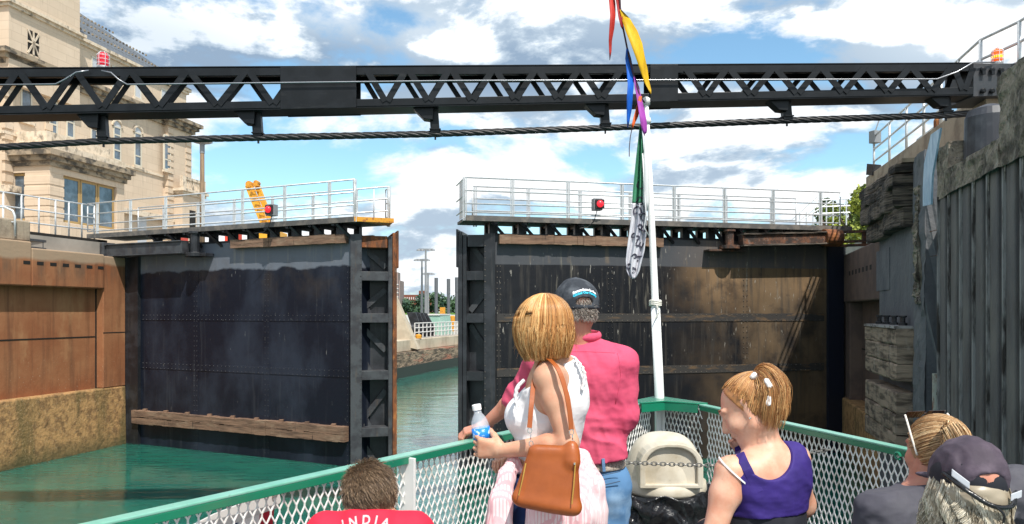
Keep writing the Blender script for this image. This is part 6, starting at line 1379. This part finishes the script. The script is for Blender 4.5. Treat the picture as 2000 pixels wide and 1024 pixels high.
b = ribbon3(sp, .017, .004, None, (1, .35, 0)); b.build('shoulder_strap', M['leather'], bag, bevel=.001)
for a_, c_ in ((P(1116, 840, 2.54), P(1119, 870, 2.49)), (P(1034, 836, 2.57), P(1038, 872, 2.51))):
    b = MB()
    for t in (.15, .5, .85):
        c = a_.lerp(c_, t); b.tube([c+Vector((.007*math.cos(x), -.002, .009*math.sin(x))) if t != .5 else c+Vector((.001, .006*math.cos(x), .009*math.sin(x))) for x in np.linspace(0, 6.3, 11)], .0018, 5)
    b.build('ring', M['silver'], bag)
bot_ = thing('water_bottle', 'clear plastic water bottle with a white cap and blue label in the woman\'s hand', 'bottle', P(944, 890, 2.775))
q0 = P(949, 893, 2.765); q1 = P(931, 795, 2.765); axd = (q1-q0).normalized(); HB = (q1-q0).length
cl_m = mat('clear_plastic', (.88, .93, .96), .06, spec=.7); nt = cl_m.node_tree; nt.nodes['Principled BSDF'].inputs['Alpha'].default_value = .32
b = MB(); pr = [(.026, 0), (.0325, .006)]+[(.0325-.0012*(k % 2), .012+k*.012) for k in range(9)]+[(.032, .122), (.029, .138), (.022, .154), (.0145, .166), (.0135, .176)]
b.lathe(q0, [(a_, z*HB/.19) for a_, z in pr], 24, axd); b.build('bottle_body', cl_m, bot_, smooth=True)
b = MB(); b.lathe(q0+axd*HB*.94, [(.0165, 0), (.0165, .018), (.015, .020)], 20, axd); b.build('cap', mat('cap_white', (.85, .85, .86), .4), bot_, smooth=False)
b = MB(); b.lathe(q0+axd*HB*.33, [(.0335, 0), (.0335, .048)], 24, axd); b.build('label_band', mat('label_blue', (.01, .22, .72), .35, layers=[dict(s=(70, 70, 60), c=(.55, .78, .92), lo=.56, hi=.60)]), bot_, smooth=True)
# ------------------------------------------------------------------ girl in the purple vest
girl = person('girl with a copper ponytail and purple tank top looking down, hand at her face', (.8, 2.6, DK))
fr = frame(14, -8); r, fw, u = fr
M['purple'] = mat('purple_cloth', (.038, .020, .17), .7, layers=[dict(s=10, c=(.026, .014, .12), lo=.45, hi=.65)], bump=[((10, 10, 20), .5, .016, 2), ((36, 36, 20), .3, .005, 3)], spec=.3)
M['dark_skirt'] = mat('dark_skirt', (.008, .009, .016), .8)
G1, G2 = P(1428, 922, 2.46), P(1552, 896, 2.52); gc = P(1493, 914, 2.53); gw = P(1492, 1010, 2.53); gp = P(1492, 1100, 2.53)
def gbody(f, g=0):
    f.ell(gc-u*.06, (.124+g, .092+g, .14+g), fr, .05); f.ell(gw, (.125+g, .095+g, .13+g), fr, .06)
    f.cone(G1, G2, .042+g, .042+g, .05)
    for s in (-1, 1): f.ell(gc+r*.055*s-u*.05-fw*.048, (.06+g, .04+g, .075+g), fr, .04)
f = Fld(); gbody(f); f.ell(gp, (.15, .12, .12), fr, .06); hg = P(1463, 797, 2.55); hgf = frame(66, -30, 4)
f.chain([P(1497, 884, 2.53), P(1490, 855, 2.54), hg-hgf[2]*.055-hgf[1]*.02], [.056, .042, .042], .035); head(f, hg, hgf, 1.0, .95)
arm(f, G1, P(1392, 1050, 2.42), P(1400, 1120, 2.6), .95, fat=1.0); hand(f, P(1400, 1120, 2.6), (.2, .9, -.3), (0, 0, -1), .85)
GE, GW = P(1500, 1010, 2.76), P(1458, 890, 2.74); f.chain([G2, P(1565, 985, 2.62), GE], [.044, .042, .034], .03); f.chain([GE, GW], [.034, .023], .02)
HG = []; hand(f, GW, Vector((-.50, -.25, .75)), Vector((.35, -1, .2)), .9, fine=HG, curl=(22, 30, 20), side=1, spread=.35, thumb=(.6, .2))
for s in (-1, 1): 
    hp = gp+r*.08*s; kn = hp+Vector((0, .40, -.02)); an = Vector((kn.x, kn.y, DK+.08)); f.chain([hp, kn, an], [.08, .056, .036], .04); f.cone(an-UPV*.04, an+Vector((0, .13, -.045)), .034, .028, .02)
merge_hands(make(f, 'body', M['skin_g'], girl, .0052), HG)
f = Fld(); gbody(f, .008); uc = gc-fw*.13+u*.018
neck_c = npv(P(1513, 872, 2.40)); 
def tankcut(G_):
    d = (G_-neck_c); x = d@npv(r); z = d@npv(u); e = np.sqrt((x/.093)**2+(np.minimum(z, 0)/.105)**2); front = 1
    return (1-e)*.05
ac1, ac2 = npv(P(1400, 930, 2.40)), npv(P(1606, 905, 2.42))
def armhole(c, rx, rz):
    def fn(G_): d = G_-c; x = d@npv(r); z = d@npv(u); return (1-np.sqrt((x/rx)**2+(z/rz)**2))*.04
    return fn
a1, a2 = armhole(ac1, .066, .088), armhole(ac2, .006, .01); tb_ = plane(P(1492, 1000, 2.5), (.05, 0, -1)); gt = folds(17, .005, (.6, 0, 1), .45, 51)
make(f, 'tank_top', M['purple'], girl, .0048, gt, lambda G_: np.maximum(np.maximum(tankcut(G_), a1(G_)), tb_(G_)))
f = Fld(); f.ell(gw-u*.0, (.140, .110, .14), fr, .05); f.ell(gp, (.17, .14, .14), fr, .05)
for s in (-1, 1): hp = gp+r*.08*s; f.cone(hp, hp+Vector((0, .35, -.02)), .10, .08, .06)
ts = plane(P(1492, 976, 2.5), (.05, 0, 1)); make(f, 'skirt', M['dark_skirt'], girl, .006, folds(20, .006, (1, 0, 0), .4, 55), ts)
bpy.context.view_layer.update()
from mathutils.bvhtree import BVHTree
gbody_o = [c for c in girl.children if c.name.startswith('body')][0]
bvg = BVHTree.FromObject(gbody_o, bpy.context.evaluated_depsgraph_get())
def hug(uv, off):
    out = []
    for (uu, vv) in uv:
        o_ = P(uu, vv, 2.0); d_ = (P(uu, vv, 3)-o_).normalized(); h_ = bvg.ray_cast(o_, d_, 2.0); out.append(h_[0]+h_[1]*off if h_[0] is not None else P(uu, vv, 2.46))
    return out
tank_o = [c for c in girl.children if c.name.startswith('tank_top')][0]
hp_ = hug([(1441, 872), (1442, 880), (1445, 892), (1450, 905), (1457, 918), (1465, 932), (1474, 948), (1482, 962)], .006)
b = ribbon3([hp_[0]+Vector((0, .05, -.01))]+hp_, .030, .007, None, (1, 0, .45)); b.build('shoulder_strap', M['purple'], tank_o, smooth=False, bevel=.002)
b = ribbon3(smooth_path(hug([(1404, 893), (1412, 904), (1428, 920), (1445, 936), (1456, 945)], .004), 5), .005, .003, None, (.4, .1, 1)); b.build('white_strap', mat('strap_white', (.85, .84, .82), .6), girl)
b = MB(); q_ = lambda x, y, z: hg+(hgf[0]*x+hgf[1]*y+hgf[2]*z)*.95
b.tube(smooth_path([q_(-.018, .088, .002), q_(-.032, .087, -.002), q_(-.047, .074, .002)], 4), .0022, 5); b.build('eyelashes', mat('lash', (.04, .02, .01), .7), girl, smooth=True)
b = MB(); b.tube(smooth_path([q_(-.014, .096, .030), q_(-.034, .091, .036), q_(-.052, .076, .030)], 4), [.001]+[.0028]*7+[.001], 5); b.build('eyebrow', mat('brow', (.22, .10, .05), .8), girl, smooth=True)
b = MB(); q = hg+hgf[0]*(-.076)+hgf[2]*(-.032)-hgf[0]*.004; b.lathe(q, [(.003, 0), (.0045, .003), (.002, .006)], 8, -hgf[0]); b.build('earring', M['silver'], girl)
M['hair_copper'] = hair_mat('hair_copper', [(0, (.24, .10, .04)), (1, (.85, .55, .24)), (.5, (.50, .23, .08))]); 
def pulled(parent, c, hfr, m, rad, tie, n, seed, front=.30, r0=.0012, low=-.45):
    """hair combed over the scalp to a tie point given in head coordinates"""
    R3 = np.stack([npv(v) for v in hfr]); cz = npv(c); g_ = np.random.default_rng(seed); out = []; rad = np.array(rad); tie = np.array(tie); td = tie/rad; td /= np.linalg.norm(td)
    while len(out) < n:
        d = g_.normal(size=3); d /= np.linalg.norm(d)
        if d[1] > front+.35*max(0, d[2]) and d[2] < .80: continue
        if d[2] < low or (d[2] < -.1 and d[1] > .0): continue
        pts = []; lay = g_.uniform(1.0, 1.05)
        for k in range(9):
            q = k/8; v = d*(1-q)+td*q; v /= np.linalg.norm(v)+1e-9; pts.append(v*rad*(lay+.05*q*q))
        out.append(cz+np.array(pts)@R3)
    return strands('hair', out, m, parent, r0, seed)
f = Fld(); f.ell(hg+hgf[2]*.020-hgf[1]*.012, (.080, .095, .088), hgf, .02); f.ell(hg+hgf[1]*.095-hgf[2]*.045, (.10, .088, .10), hgf, .01, 's'); f.ell(hg-hgf[2]*.11-hgf[1]*.02, (.1, .09, .06), hgf, .01, 's')
base_col(make(f, 'hair_base', M['hair_copper'], girl, .005, folds(45, .002, (0, 0, 1), .2, 6), plane(hg+hgf[1]*.012, hgf[1]-hgf[2]*.38)), .3)
pulled(girl, hg+hgf[2]*.020-hgf[1]*.012, hgf, M['hair_copper'], (.082, .097, .090), (.0, -.066, .066), 3800, 8, .10, .0009, -.60)
tie_g = hg+hgf[2]*.088-hgf[1]*.080
def tail(parent, m, path, rad, n, seed, r0=.0015, flare=None):
    g_ = np.random.default_rng(seed); pth = smooth_path(path, 5); K = len(pth); P_ = np.array([npv(q) for q in pth]); t = np.gradient(P_, axis=0); t /= np.linalg.norm(t, axis=1)[:, None]; a = np.cross(t, [0, 1, .01]); a /= np.linalg.norm(a, axis=1)[:, None]; b_ = np.cross(t, a); R_ = np.interp(np.linspace(0, 1, K), np.linspace(0, 1, len(rad)), rad); out = []; bias = []
    for i in range(n):
        q = g_.uniform(0, 6.283); rr = g_.uniform(0, 1)**.5; ph = g_.uniform(0, 6); L_ = g_.uniform(.62, 1.0); kk = max(4, int(K*L_)); w = g_.uniform(.0, .40)
        rad_ = R_[:kk, None]*(rr+w*np.sin(np.linspace(0, 5, kk)+ph)[:, None]); out.append(P_[:kk]+a[:kk]*rad_*math.cos(q)+b_[:kk]*rad_*math.sin(q)); bias.append(g_.uniform(-.12, .12))
    return strands('ponytail', out, m, parent, r0, seed, bias)
tail(girl, M['hair_copper'], [tie_g, P(1496, 731, 2.50), P(1509, 758, 2.48), P(1506, 800, 2.48), P(1500, 842, 2.50)], [.012, .032, .046, .046, .032], 1700, 9, .0010)
tail(girl, M['hair_copper'], [tie_g, P(1503, 736, 2.50), P(1519, 762, 2.50), P(1523, 795, 2.50), P(1528, 822, 2.50)], [.010, .024, .030, .026, .016], 600, 10, .0009)
f = Fld(); f.chain([P(1465, 741, 2.52), P(1474, 735, 2.50), P(1484, 736, 2.49)], [.008, .009, .005], .01); f.chain([P(1497, 744, 2.455), P(1503, 754, 2.443)], [.006, .008], .01); f.chain([P(1502, 776, 2.435), P(1500, 788, 2.437)], [.003, .007], .01)
make(f, 'scrunchie', mat('scrunchie', (.85, .83, .80), .7), girl, .0035, folds(90, .003, (1, 0, 0), .5, 3))
# ------------------------------------------------------------------ woman in the grey tee
M['grey_tee'] = mat('grey_cloth', (.070, .068, .085), .8, layers=[dict(s=8, c=(.088, .086, .10), lo=.45, hi=.65)], bump=[((10, 10, 20), .5, .016, 2), ((36, 36, 20), .3, .005, 3)], spec=.25)
gw_ = person('woman in a charcoal tee with tied back blonde hair and glasses pushed up', (1.25, 2.3, DK))
fr = frame(6, -4); r, fw, u = fr
c5 = P(1850, 975, 2.420); A1, A2 = P(1722, 1003, 2.380), P(1985, 955, 2.480); w5 = P(1850, 1170, 2.440); p5 = P(1850, 1290, 2.460)
def b5(f, g=0):
    f.ell(c5-u*.13, (.175+g, .115+g, .19+g), fr, .05); f.ell(w5, (.16+g, .125+g, .16+g), fr, .06); f.cone(A1, A2, .056+g, .056+g, .06); f.cone(P(1798, 962, 2.430), P(1880, 950, 2.440), .05+g, .05+g, .05)
f = Fld(); b5(f); f.ell(p5, (.19, .15, .13), fr, .06); h5 = P(1829, 880, 2.430); hf5 = frame(14, -4)
f.chain([P(1832, 975, 2.430), P(1825, 935, 2.430), h5-hf5[2]*.06-hf5[1]*.01], [.062, .053, .052], .035); head(f, h5, hf5, .97)
for s, sh in ((-1, A1), (1, A2)):
    el = sh+Vector((s*.06, .02, -.27)); wr_ = el+Vector((-s*.10, .22, .02)); arm(f, sh, el, wr_, .95, fat=1.1); hand(f, wr_, (-s*.4, 1, 0), (0, 0, -1), .9, side=-s)
    hp = p5+r*.09*s; kn = hp+Vector((0, .38, .0)); an = Vector((kn.x, kn.y, DK+.08)); f.chain([hp, kn, an], [.085, .058, .036], .04); f.cone(an-UPV*.04, an+Vector((0, .13, -.045)), .034, .028, .02)
make(f, 'body', M['skin_m'], gw_, .0055)
f = Fld(); b5(f, .010)
for s, sh in ((-1, A1), (1, A2)): el = sh+Vector((s*.06, .02, -.27)); f.cone(sh, sh.lerp(el, .62), .072, .066, .05)
t5 = folds(12, .007, (.5, 0, 1), .45, 71); t6 = folds(30, .0035, (1, 0, -.6), .5, 73)
make(f, 'tee_shirt', M['grey_tee'], gw_, .0055, lambda G_: t5(G_)+t6(G_), plane(P(1830, 938, 2.420), (-.15, .1, 1)))
f = Fld(); f.ell(p5, (.20, .16, .14), fr, .06)
for s in (-1, 1): hp = p5+r*.09*s; kn = hp+Vector((0, .38, 0)); an = Vector((kn.x, kn.y, DK+.2)); f.chain([hp, kn, an], [.10, .07, .055], .05)
make(f, 'trousers', M['dark_skirt'], gw_, .007)
M['hair_blonde'] = hair_mat('hair_blonde', [(0, (.13, .06, .03)), (1, (.98, .80, .50)), (.5, (.50, .28, .12))])
f = Fld(); f.ell(h5+hf5[2]*.018-hf5[1]*.012, (.082, .094, .092), hf5, .02); f.ell(h5+hf5[1]*.10-hf5[2]*.04, (.08, .07, .09), hf5, .01, 's'); f.ell(h5-hf5[2]*.11, (.1, .1, .05), hf5, .01, 's')
base_col(make(f, 'hair_base', M['hair_blonde'], gw_, .005, None, plane(h5+hf5[1]*.03, hf5[1]-hf5[2]*.38)), .3)
pulled(gw_, h5+hf5[2]*.018-hf5[1]*.012, hf5, M['hair_blonde'], (.084, .096, .094), (.030, -.090, .038), 2800, 18, .4, .0012, -.62)
tail(gw_, M['hair_blonde'], [P(1848, 845, 2.340), P(1858, 842, 2.305), P(1868, 868, 2.295), P(1860, 910, 2.300), P(1842, 950, 2.320), P(1836, 985, 2.320)], [.012, .028, .034, .030, .024, .012], 700, 19)
sg = thing('sunglasses', 'sunglasses with pale arms pushed up on the blonde head of the woman in charcoal', 'sunglasses', P(1828, 806, 2.490))
def sgp(x, y, z): return h5+hf5[0]*x+hf5[1]*y+hf5[2]*z
b = MB()
for s in (-1, 1): 
    pts = [sgp(s*.080, .035, .112), sgp(s*.086, .02, .09), sgp(s*.089, .0, .04), sgp(s*.086, -.015, -.01)] if s < 0 else [sgp(s*.080, .035, .112), sgp(s*.087, .02, .09), sgp(s*.092, 0, .055)]
    b.tube(smooth_path(pts, 4), .0035, 6)
b.build('arm', mat('frame_pale', (.75, .70, .62), .25), sg, smooth=True)
b = MB()
for s in (-1, 1): b.obox(sgp(s*.040, .042, .112), hf5[0]*.034, hf5[1]*.003, (hf5[2]*.7-hf5[1]*.7)*.016)
b.bar(sgp(-.01, .042, .114), sgp(.01, .042, .114), .006, .006); b.build('lens', mat('lens_dark', (.03, .015, .01), .08, spec=.8), sg, bevel=.006)
# ------------------------------------------------------------------ old man in the cap, nearest
om = person('old man with shaggy grey hair and beard under a dark plum cap', (1.05, 1.75, DK))
h6 = P(1890, 951, 1.960); hf6 = frame(-6, -6, 6); fr = frame(0, -4); r, fw, u = fr; c6 = P(1882, 1110, 1.960)
M['mint_shirt'] = mat('mint_cloth', (.42, .62, .56), .8, bump=(150, .2, .001)); M['cap_plum'] = mat('cap_plum', (.060, .045, .062), .7, layers=[dict(s=9, c=(.10, .075, .10), lo=.45, hi=.62)], bump=(30, .4, .006), spec=.3)
f = Fld(); head(f, h6, hf6, 1.0); f.chain([c6, h6-hf6[2]*.07], [.07, .06], .03)
def b6(f, g=0): f.ell(c6-u*.15, (.18+g, .12+g, .19+g), fr, .05); f.ell(c6-u*.40, (.17+g, .13+g, .18+g), fr, .06); f.cone(c6-r*.17-u*.03, c6+r*.17-u*.03, .058+g, .058+g, .05)
b6(f); p6 = c6-u*.58; f.ell(p6, (.18, .14, .12), fr, .06)
for s in (-1, 1):
    sh = c6+r*.18*s-u*.03; el = sh+Vector((s*.05, .03, -.28)); wr_ = el+Vector((-s*.08, .22, .0)); arm(f, sh, el, wr_); hand(f, wr_, (-s*.3, 1, 0), (0, 0, -1), 1, side=-s)
    hp = p6+r*.09*s; kn = hp+Vector((0, .40, 0)); an = Vector((kn.x, kn.y, DK+.08)); f.chain([hp, kn, an], [.085, .058, .036], .04); f.cone(an-UPV*.04, an+Vector((0, .14, -.045)), .036, .030, .02)
make(f, 'body', M['skin_m'], om, .007)
f = Fld(); b6(f, .01); f.chain([P(1830, 1040, 1.920), P(1890, 1046, 1.880), P(1950, 1040, 1.940)], [.022, .022, .022], .02); f.cone(P(1822, 1034, 1.920), P(1866, 1040, 1.860), .016, .018, .02)
for s in (-1, 1): sh = c6+r*.18*s-u*.03; el = sh+Vector((s*.05, .03, -.28)); f.cone(sh, sh.lerp(el, .7), .072, .066, .04)
make(f, 'shirt', M['mint_shirt'], om, .007, folds(14, .005, (0, 0, 1), .5, 81), plane(c6+u*.075, u))
f = Fld(); f.ell(p6, (.19, .15, .13), fr, .06)
for s in (-1, 1): hp = p6+r*.09*s; kn = hp+Vector((0, .40, 0)); f.chain([hp, kn, Vector((kn.x, kn.y, DK+.15))], [.10, .075, .06], .05)
make(f, 'trousers', M['dark_skirt'], om, .009)
M['hair_silver'] = hair_mat('hair_silver', [(0, (.16, .125, .085)), (1, (.86, .80, .66)), (.5, (.48, .41, .30))])
def shag(parent, c, hfr, m, n, seed):
    R3 = np.stack([npv(v) for v in hfr]); cz = npv(c); g_ = np.random.default_rng(seed); out = []; bias = []
    while len(out) < n:
        phi = g_.uniform(0, 2*math.pi); fx, fy = math.cos(phi), math.sin(phi)
        z0 = g_.uniform(-.075, .012)
        if fy > .45 and z0 > -.05: continue
        cl_ = math.floor(phi*9+z0*60); g2 = np.random.default_rng(int(cl_)+500); tw = g2.uniform(-.5, .5, 2); L_ = g2.uniform(.06, .10)*(1.1 if fy > .2 else .9); rad = np.array([.084, .100])*(1+.12*min(0, z0+.02)/-.05*.0); pts = []
        kx = 1-.15*max(0, -z0-.035)/.04
        for k in range(8):
            q = k/7; out_r = 1+.10*math.sin(q*2.4)*g_.uniform(.8, 1.1); wv = .008*math.sin(q*6+cl_)*q
            pts.append([rad[0]*fx*kx*out_r+wv+tw[0]*.02*q, rad[1]*fy*kx*out_r+tw[1]*.02*q, z0-L_*q+.006*math.sin(q*4+cl_*2)])
        out.append(cz+np.array(pts)@R3); bias.append(g2.uniform(-.3, .3))
    return strands('hair', out, m, parent, .0013, seed, bias)
f = Fld(); f.ell(h6-hf6[2]*.02-hf6[1]*.01, (.083, .098, .08), hf6, .03); f.cone(h6-hf6[2]*.05+hf6[1]*.04, h6-hf6[2]*.11+hf6[1]*.05, .066, .050, .04); f.ell(h6+hf6[1]*.115+hf6[2]*.01, (.06, .05, .055), hf6, .01, 's')
base_col(make(f, 'hair_base', M['hair_silver'], om, .005, folds(50, .004, (0, 0, 1), .3, 9)), .25)
shag(om, h6, hf6, M['hair_silver'], 6500, 27)
cp6 = cap(om, h6+hf6[2]*.018, hf6, M['cap_plum'], True, (.084, .102, .090), -.012, 'cap', hole_c=(.012, -.12, .004), hole_r=(.052, .05, .030), seed=14, amp=.006)
f = Fld(); f.ell(h6+hf6[2]*.020, (.086, .104, .084), hf6, .01); pz = plane(h6-hf6[2]*.018, -hf6[2]); make(f, 'cap_lining', M['dark_skirt'], cp6, .005, None, pz)
for s, x0, z0 in ((-1, -.060, .022), (1, .074, -.002)):
    b = MB(); q = h6+hf6[0]*x0*1.0-hf6[1]*(.092 if s < 0 else .083)+hf6[2]*z0; b.obox(q, (hf6[0]*.85+hf6[1]*(-.45 if s < 0 else .6)-hf6[2]*(.65 if s < 0 else -.25)).normalized()*.024, hf6[1]*.002, hf6[2]*.009)
    b.build('reflective_tab', mat('tab_grey', (.50, .52, .56), .4), cp6, bevel=.002)
b = MB(); b.tube(smooth_path([h6+hf6[0]*-.085-hf6[1]*.055+hf6[2]*.030, h6+hf6[0]*-.05-hf6[1]*.112-hf6[2]*.004, h6+hf6[0]*.0-hf6[1]*.128-hf6[2]*.030, h6+hf6[0]*.05-hf6[1]*.112-hf6[2]*.026, h6+hf6[0]*.09-hf6[1]*.05+hf6[2]*.004], 5), .006, 6); b.tube(smooth_path([h6+hf6[0]*.0-hf6[1]*.13-hf6[2]*.028, h6+hf6[0]*.022-hf6[1]*.134-hf6[2]*.045, h6+hf6[0]*.024-hf6[1]*.13-hf6[2]*.066], 4), .003, 5); b.build('cap_strap', M['bag_black'], cp6, smooth=True)
# ------------------------------------------------------------------ boy in the red shirt
boy = person('boy with short brown hair in a red INDIA shirt, sitting by the left rail', (-.46, 2.5, DK))
hb = P(722, 971, 2.45); hfb = frame(8, -22); fr = frame(4, -12); r, fw, u = fr; cb_ = P(722, 1022, 2.40)
M['red_tee'] = mat('red_cloth', (.68, .02, .05), .75, bump=[((10, 10, 20), .5, .016, 2), ((36, 36, 20), .3, .005, 3)], spec=.25)
f = Fld(); head(f, hb, hfb, .93); f.chain([cb_, hb-hfb[2]*.06-hfb[1]*.015], [.06, .05], .03)
def bb_(f, g=0): f.ell(cb_-u*.13, (.145+g, .10+g, .16+g), fr, .05); f.ell(cb_-u*.34, (.135+g, .11+g, .15+g), fr, .06); f.cone(cb_-r*.125-u*.03, cb_+r*.125-u*.03, .048+g, .048+g, .06)
bb_(f); pb6 = cb_-u*.48; f.ell(pb6, (.15, .12, .11), fr, .06)
for s in (-1, 1):
    sh = cb_+r*.14*s-u*.035; el = sh+Vector((s*.06, .05, -.22)); wr_ = el+Vector((-s*.08, .16, .04)); arm(f, sh, el, wr_, .85, fat=.85); hand(f, wr_, (-s*.3, 1, 0), (0, 0, -1), .8, side=-s)
    hp = pb6+r*.07*s; kn = hp+Vector((0, .26, .12)); an = Vector((kn.x, kn.y+.05, DK+.06)); f.chain([hp, kn, an], [.07, .05, .032], .04); f.cone(an-UPV*.03, an+Vector((0, .10, -.03)), .028, .024, .02)
make(f, 'body', M['skin_b'], boy, .006)
f = Fld(); bb_(f, .010)
for s in (-1, 1): sh = cb_+r*.14*s-u*.035; el = sh+Vector((s*.06, .05, -.22)); f.cone(sh, sh.lerp(el, .6), .062, .060, .04)
f.cone(P(704, 1014, 2.37), P(740, 1014, 2.37), .036, .036, .04)
te = make(f, 'tee_shirt', M['red_tee'], boy, .006, folds(13, .004, (1, 0, .5), .5, 91), plane(P(720, 996, 2.38), (0, .35, 1)))
f = Fld(); f.ell(pb6, (.16, .13, .12), fr, .06)
for s in (-1, 1): hp = pb6+r*.07*s; f.cone(hp, hp+Vector((0, .24, .11)), .085, .07, .05)
make(f, 'shorts', M['navy'], boy, .008)
def on_back(ch, u0, v0, rot):
    def fn(x, y, z):
        a = R(rot); xx, yy = x*math.cos(a)-y*math.sin(a), x*math.sin(a)+y*math.cos(a); uu, vv = u0+xx*F/2.3, v0-yy*F/2.3; return P(uu, vv, 2.3)+Vector((0, 0, 0))
    return fn
dg = bpy.context.evaluated_depsgraph_get(); dg.update()
from mathutils.bvhtree import BVHTree
bv = BVHTree.FromObject(te, dg)
def drape(me):
    for v in me.vertices:
        h = bv.ray_cast(v.co-Vector((0, .25, 0)), Vector((0, 1, 0)), 1.0); t = v.co.y-2.3
        if h[0] is not None: v.co.y = h[0].y-.003-(.001 if t > 0 else 0)
        else: v.co.z -= .012; v.co.y = 2.345
for ch, u0, v0, rot in (('I', 670, 1036, 26), ('N', 689, 1030, 15), ('D', 713, 1027, 3), ('I', 731, 1028, -8), ('A', 748, 1033, -18)):
    me = text_mesh(ch, .034, on_back(ch, u0, v0, rot), .0005, .0012); drape(me); add_mesh('lettering', me, M['thread_white'], te)
M['hair_brown'] = hair_mat('hair_brown', [(0, (.030, .018, .010)), (1, (.38, .26, .16)), (.5, (.16, .10, .058))])
f = Fld(); f.ell(hb+hfb[2]*.016-hfb[1]*.010, (.070, .086, .083), hfb, .02); f.ell(hb+hfb[1]*.10-hfb[2]*.03, (.075, .06, .085), hfb, .01, 's'); f.ell(hb-hfb[2]*.12, (.1, .1, .05), hfb, .01, 's')
base_col(make(f, 'hair_base', M['hair_brown'], boy, .005, folds(60, .002, (0, 0, 1), .4, 7)), .3)
scalp_fur('hair', hb+hfb[2]*.014-hfb[1]*.010, hfb, (.072, .088, .085), 9000, .030, M['hair_brown'], boy, .2, -.056, lambda d: np.array([.50, -.25, -.80])-d*float(d@np.array([.50, -.25, -.80]))+d*.22, .0010, 11, .40, .16)
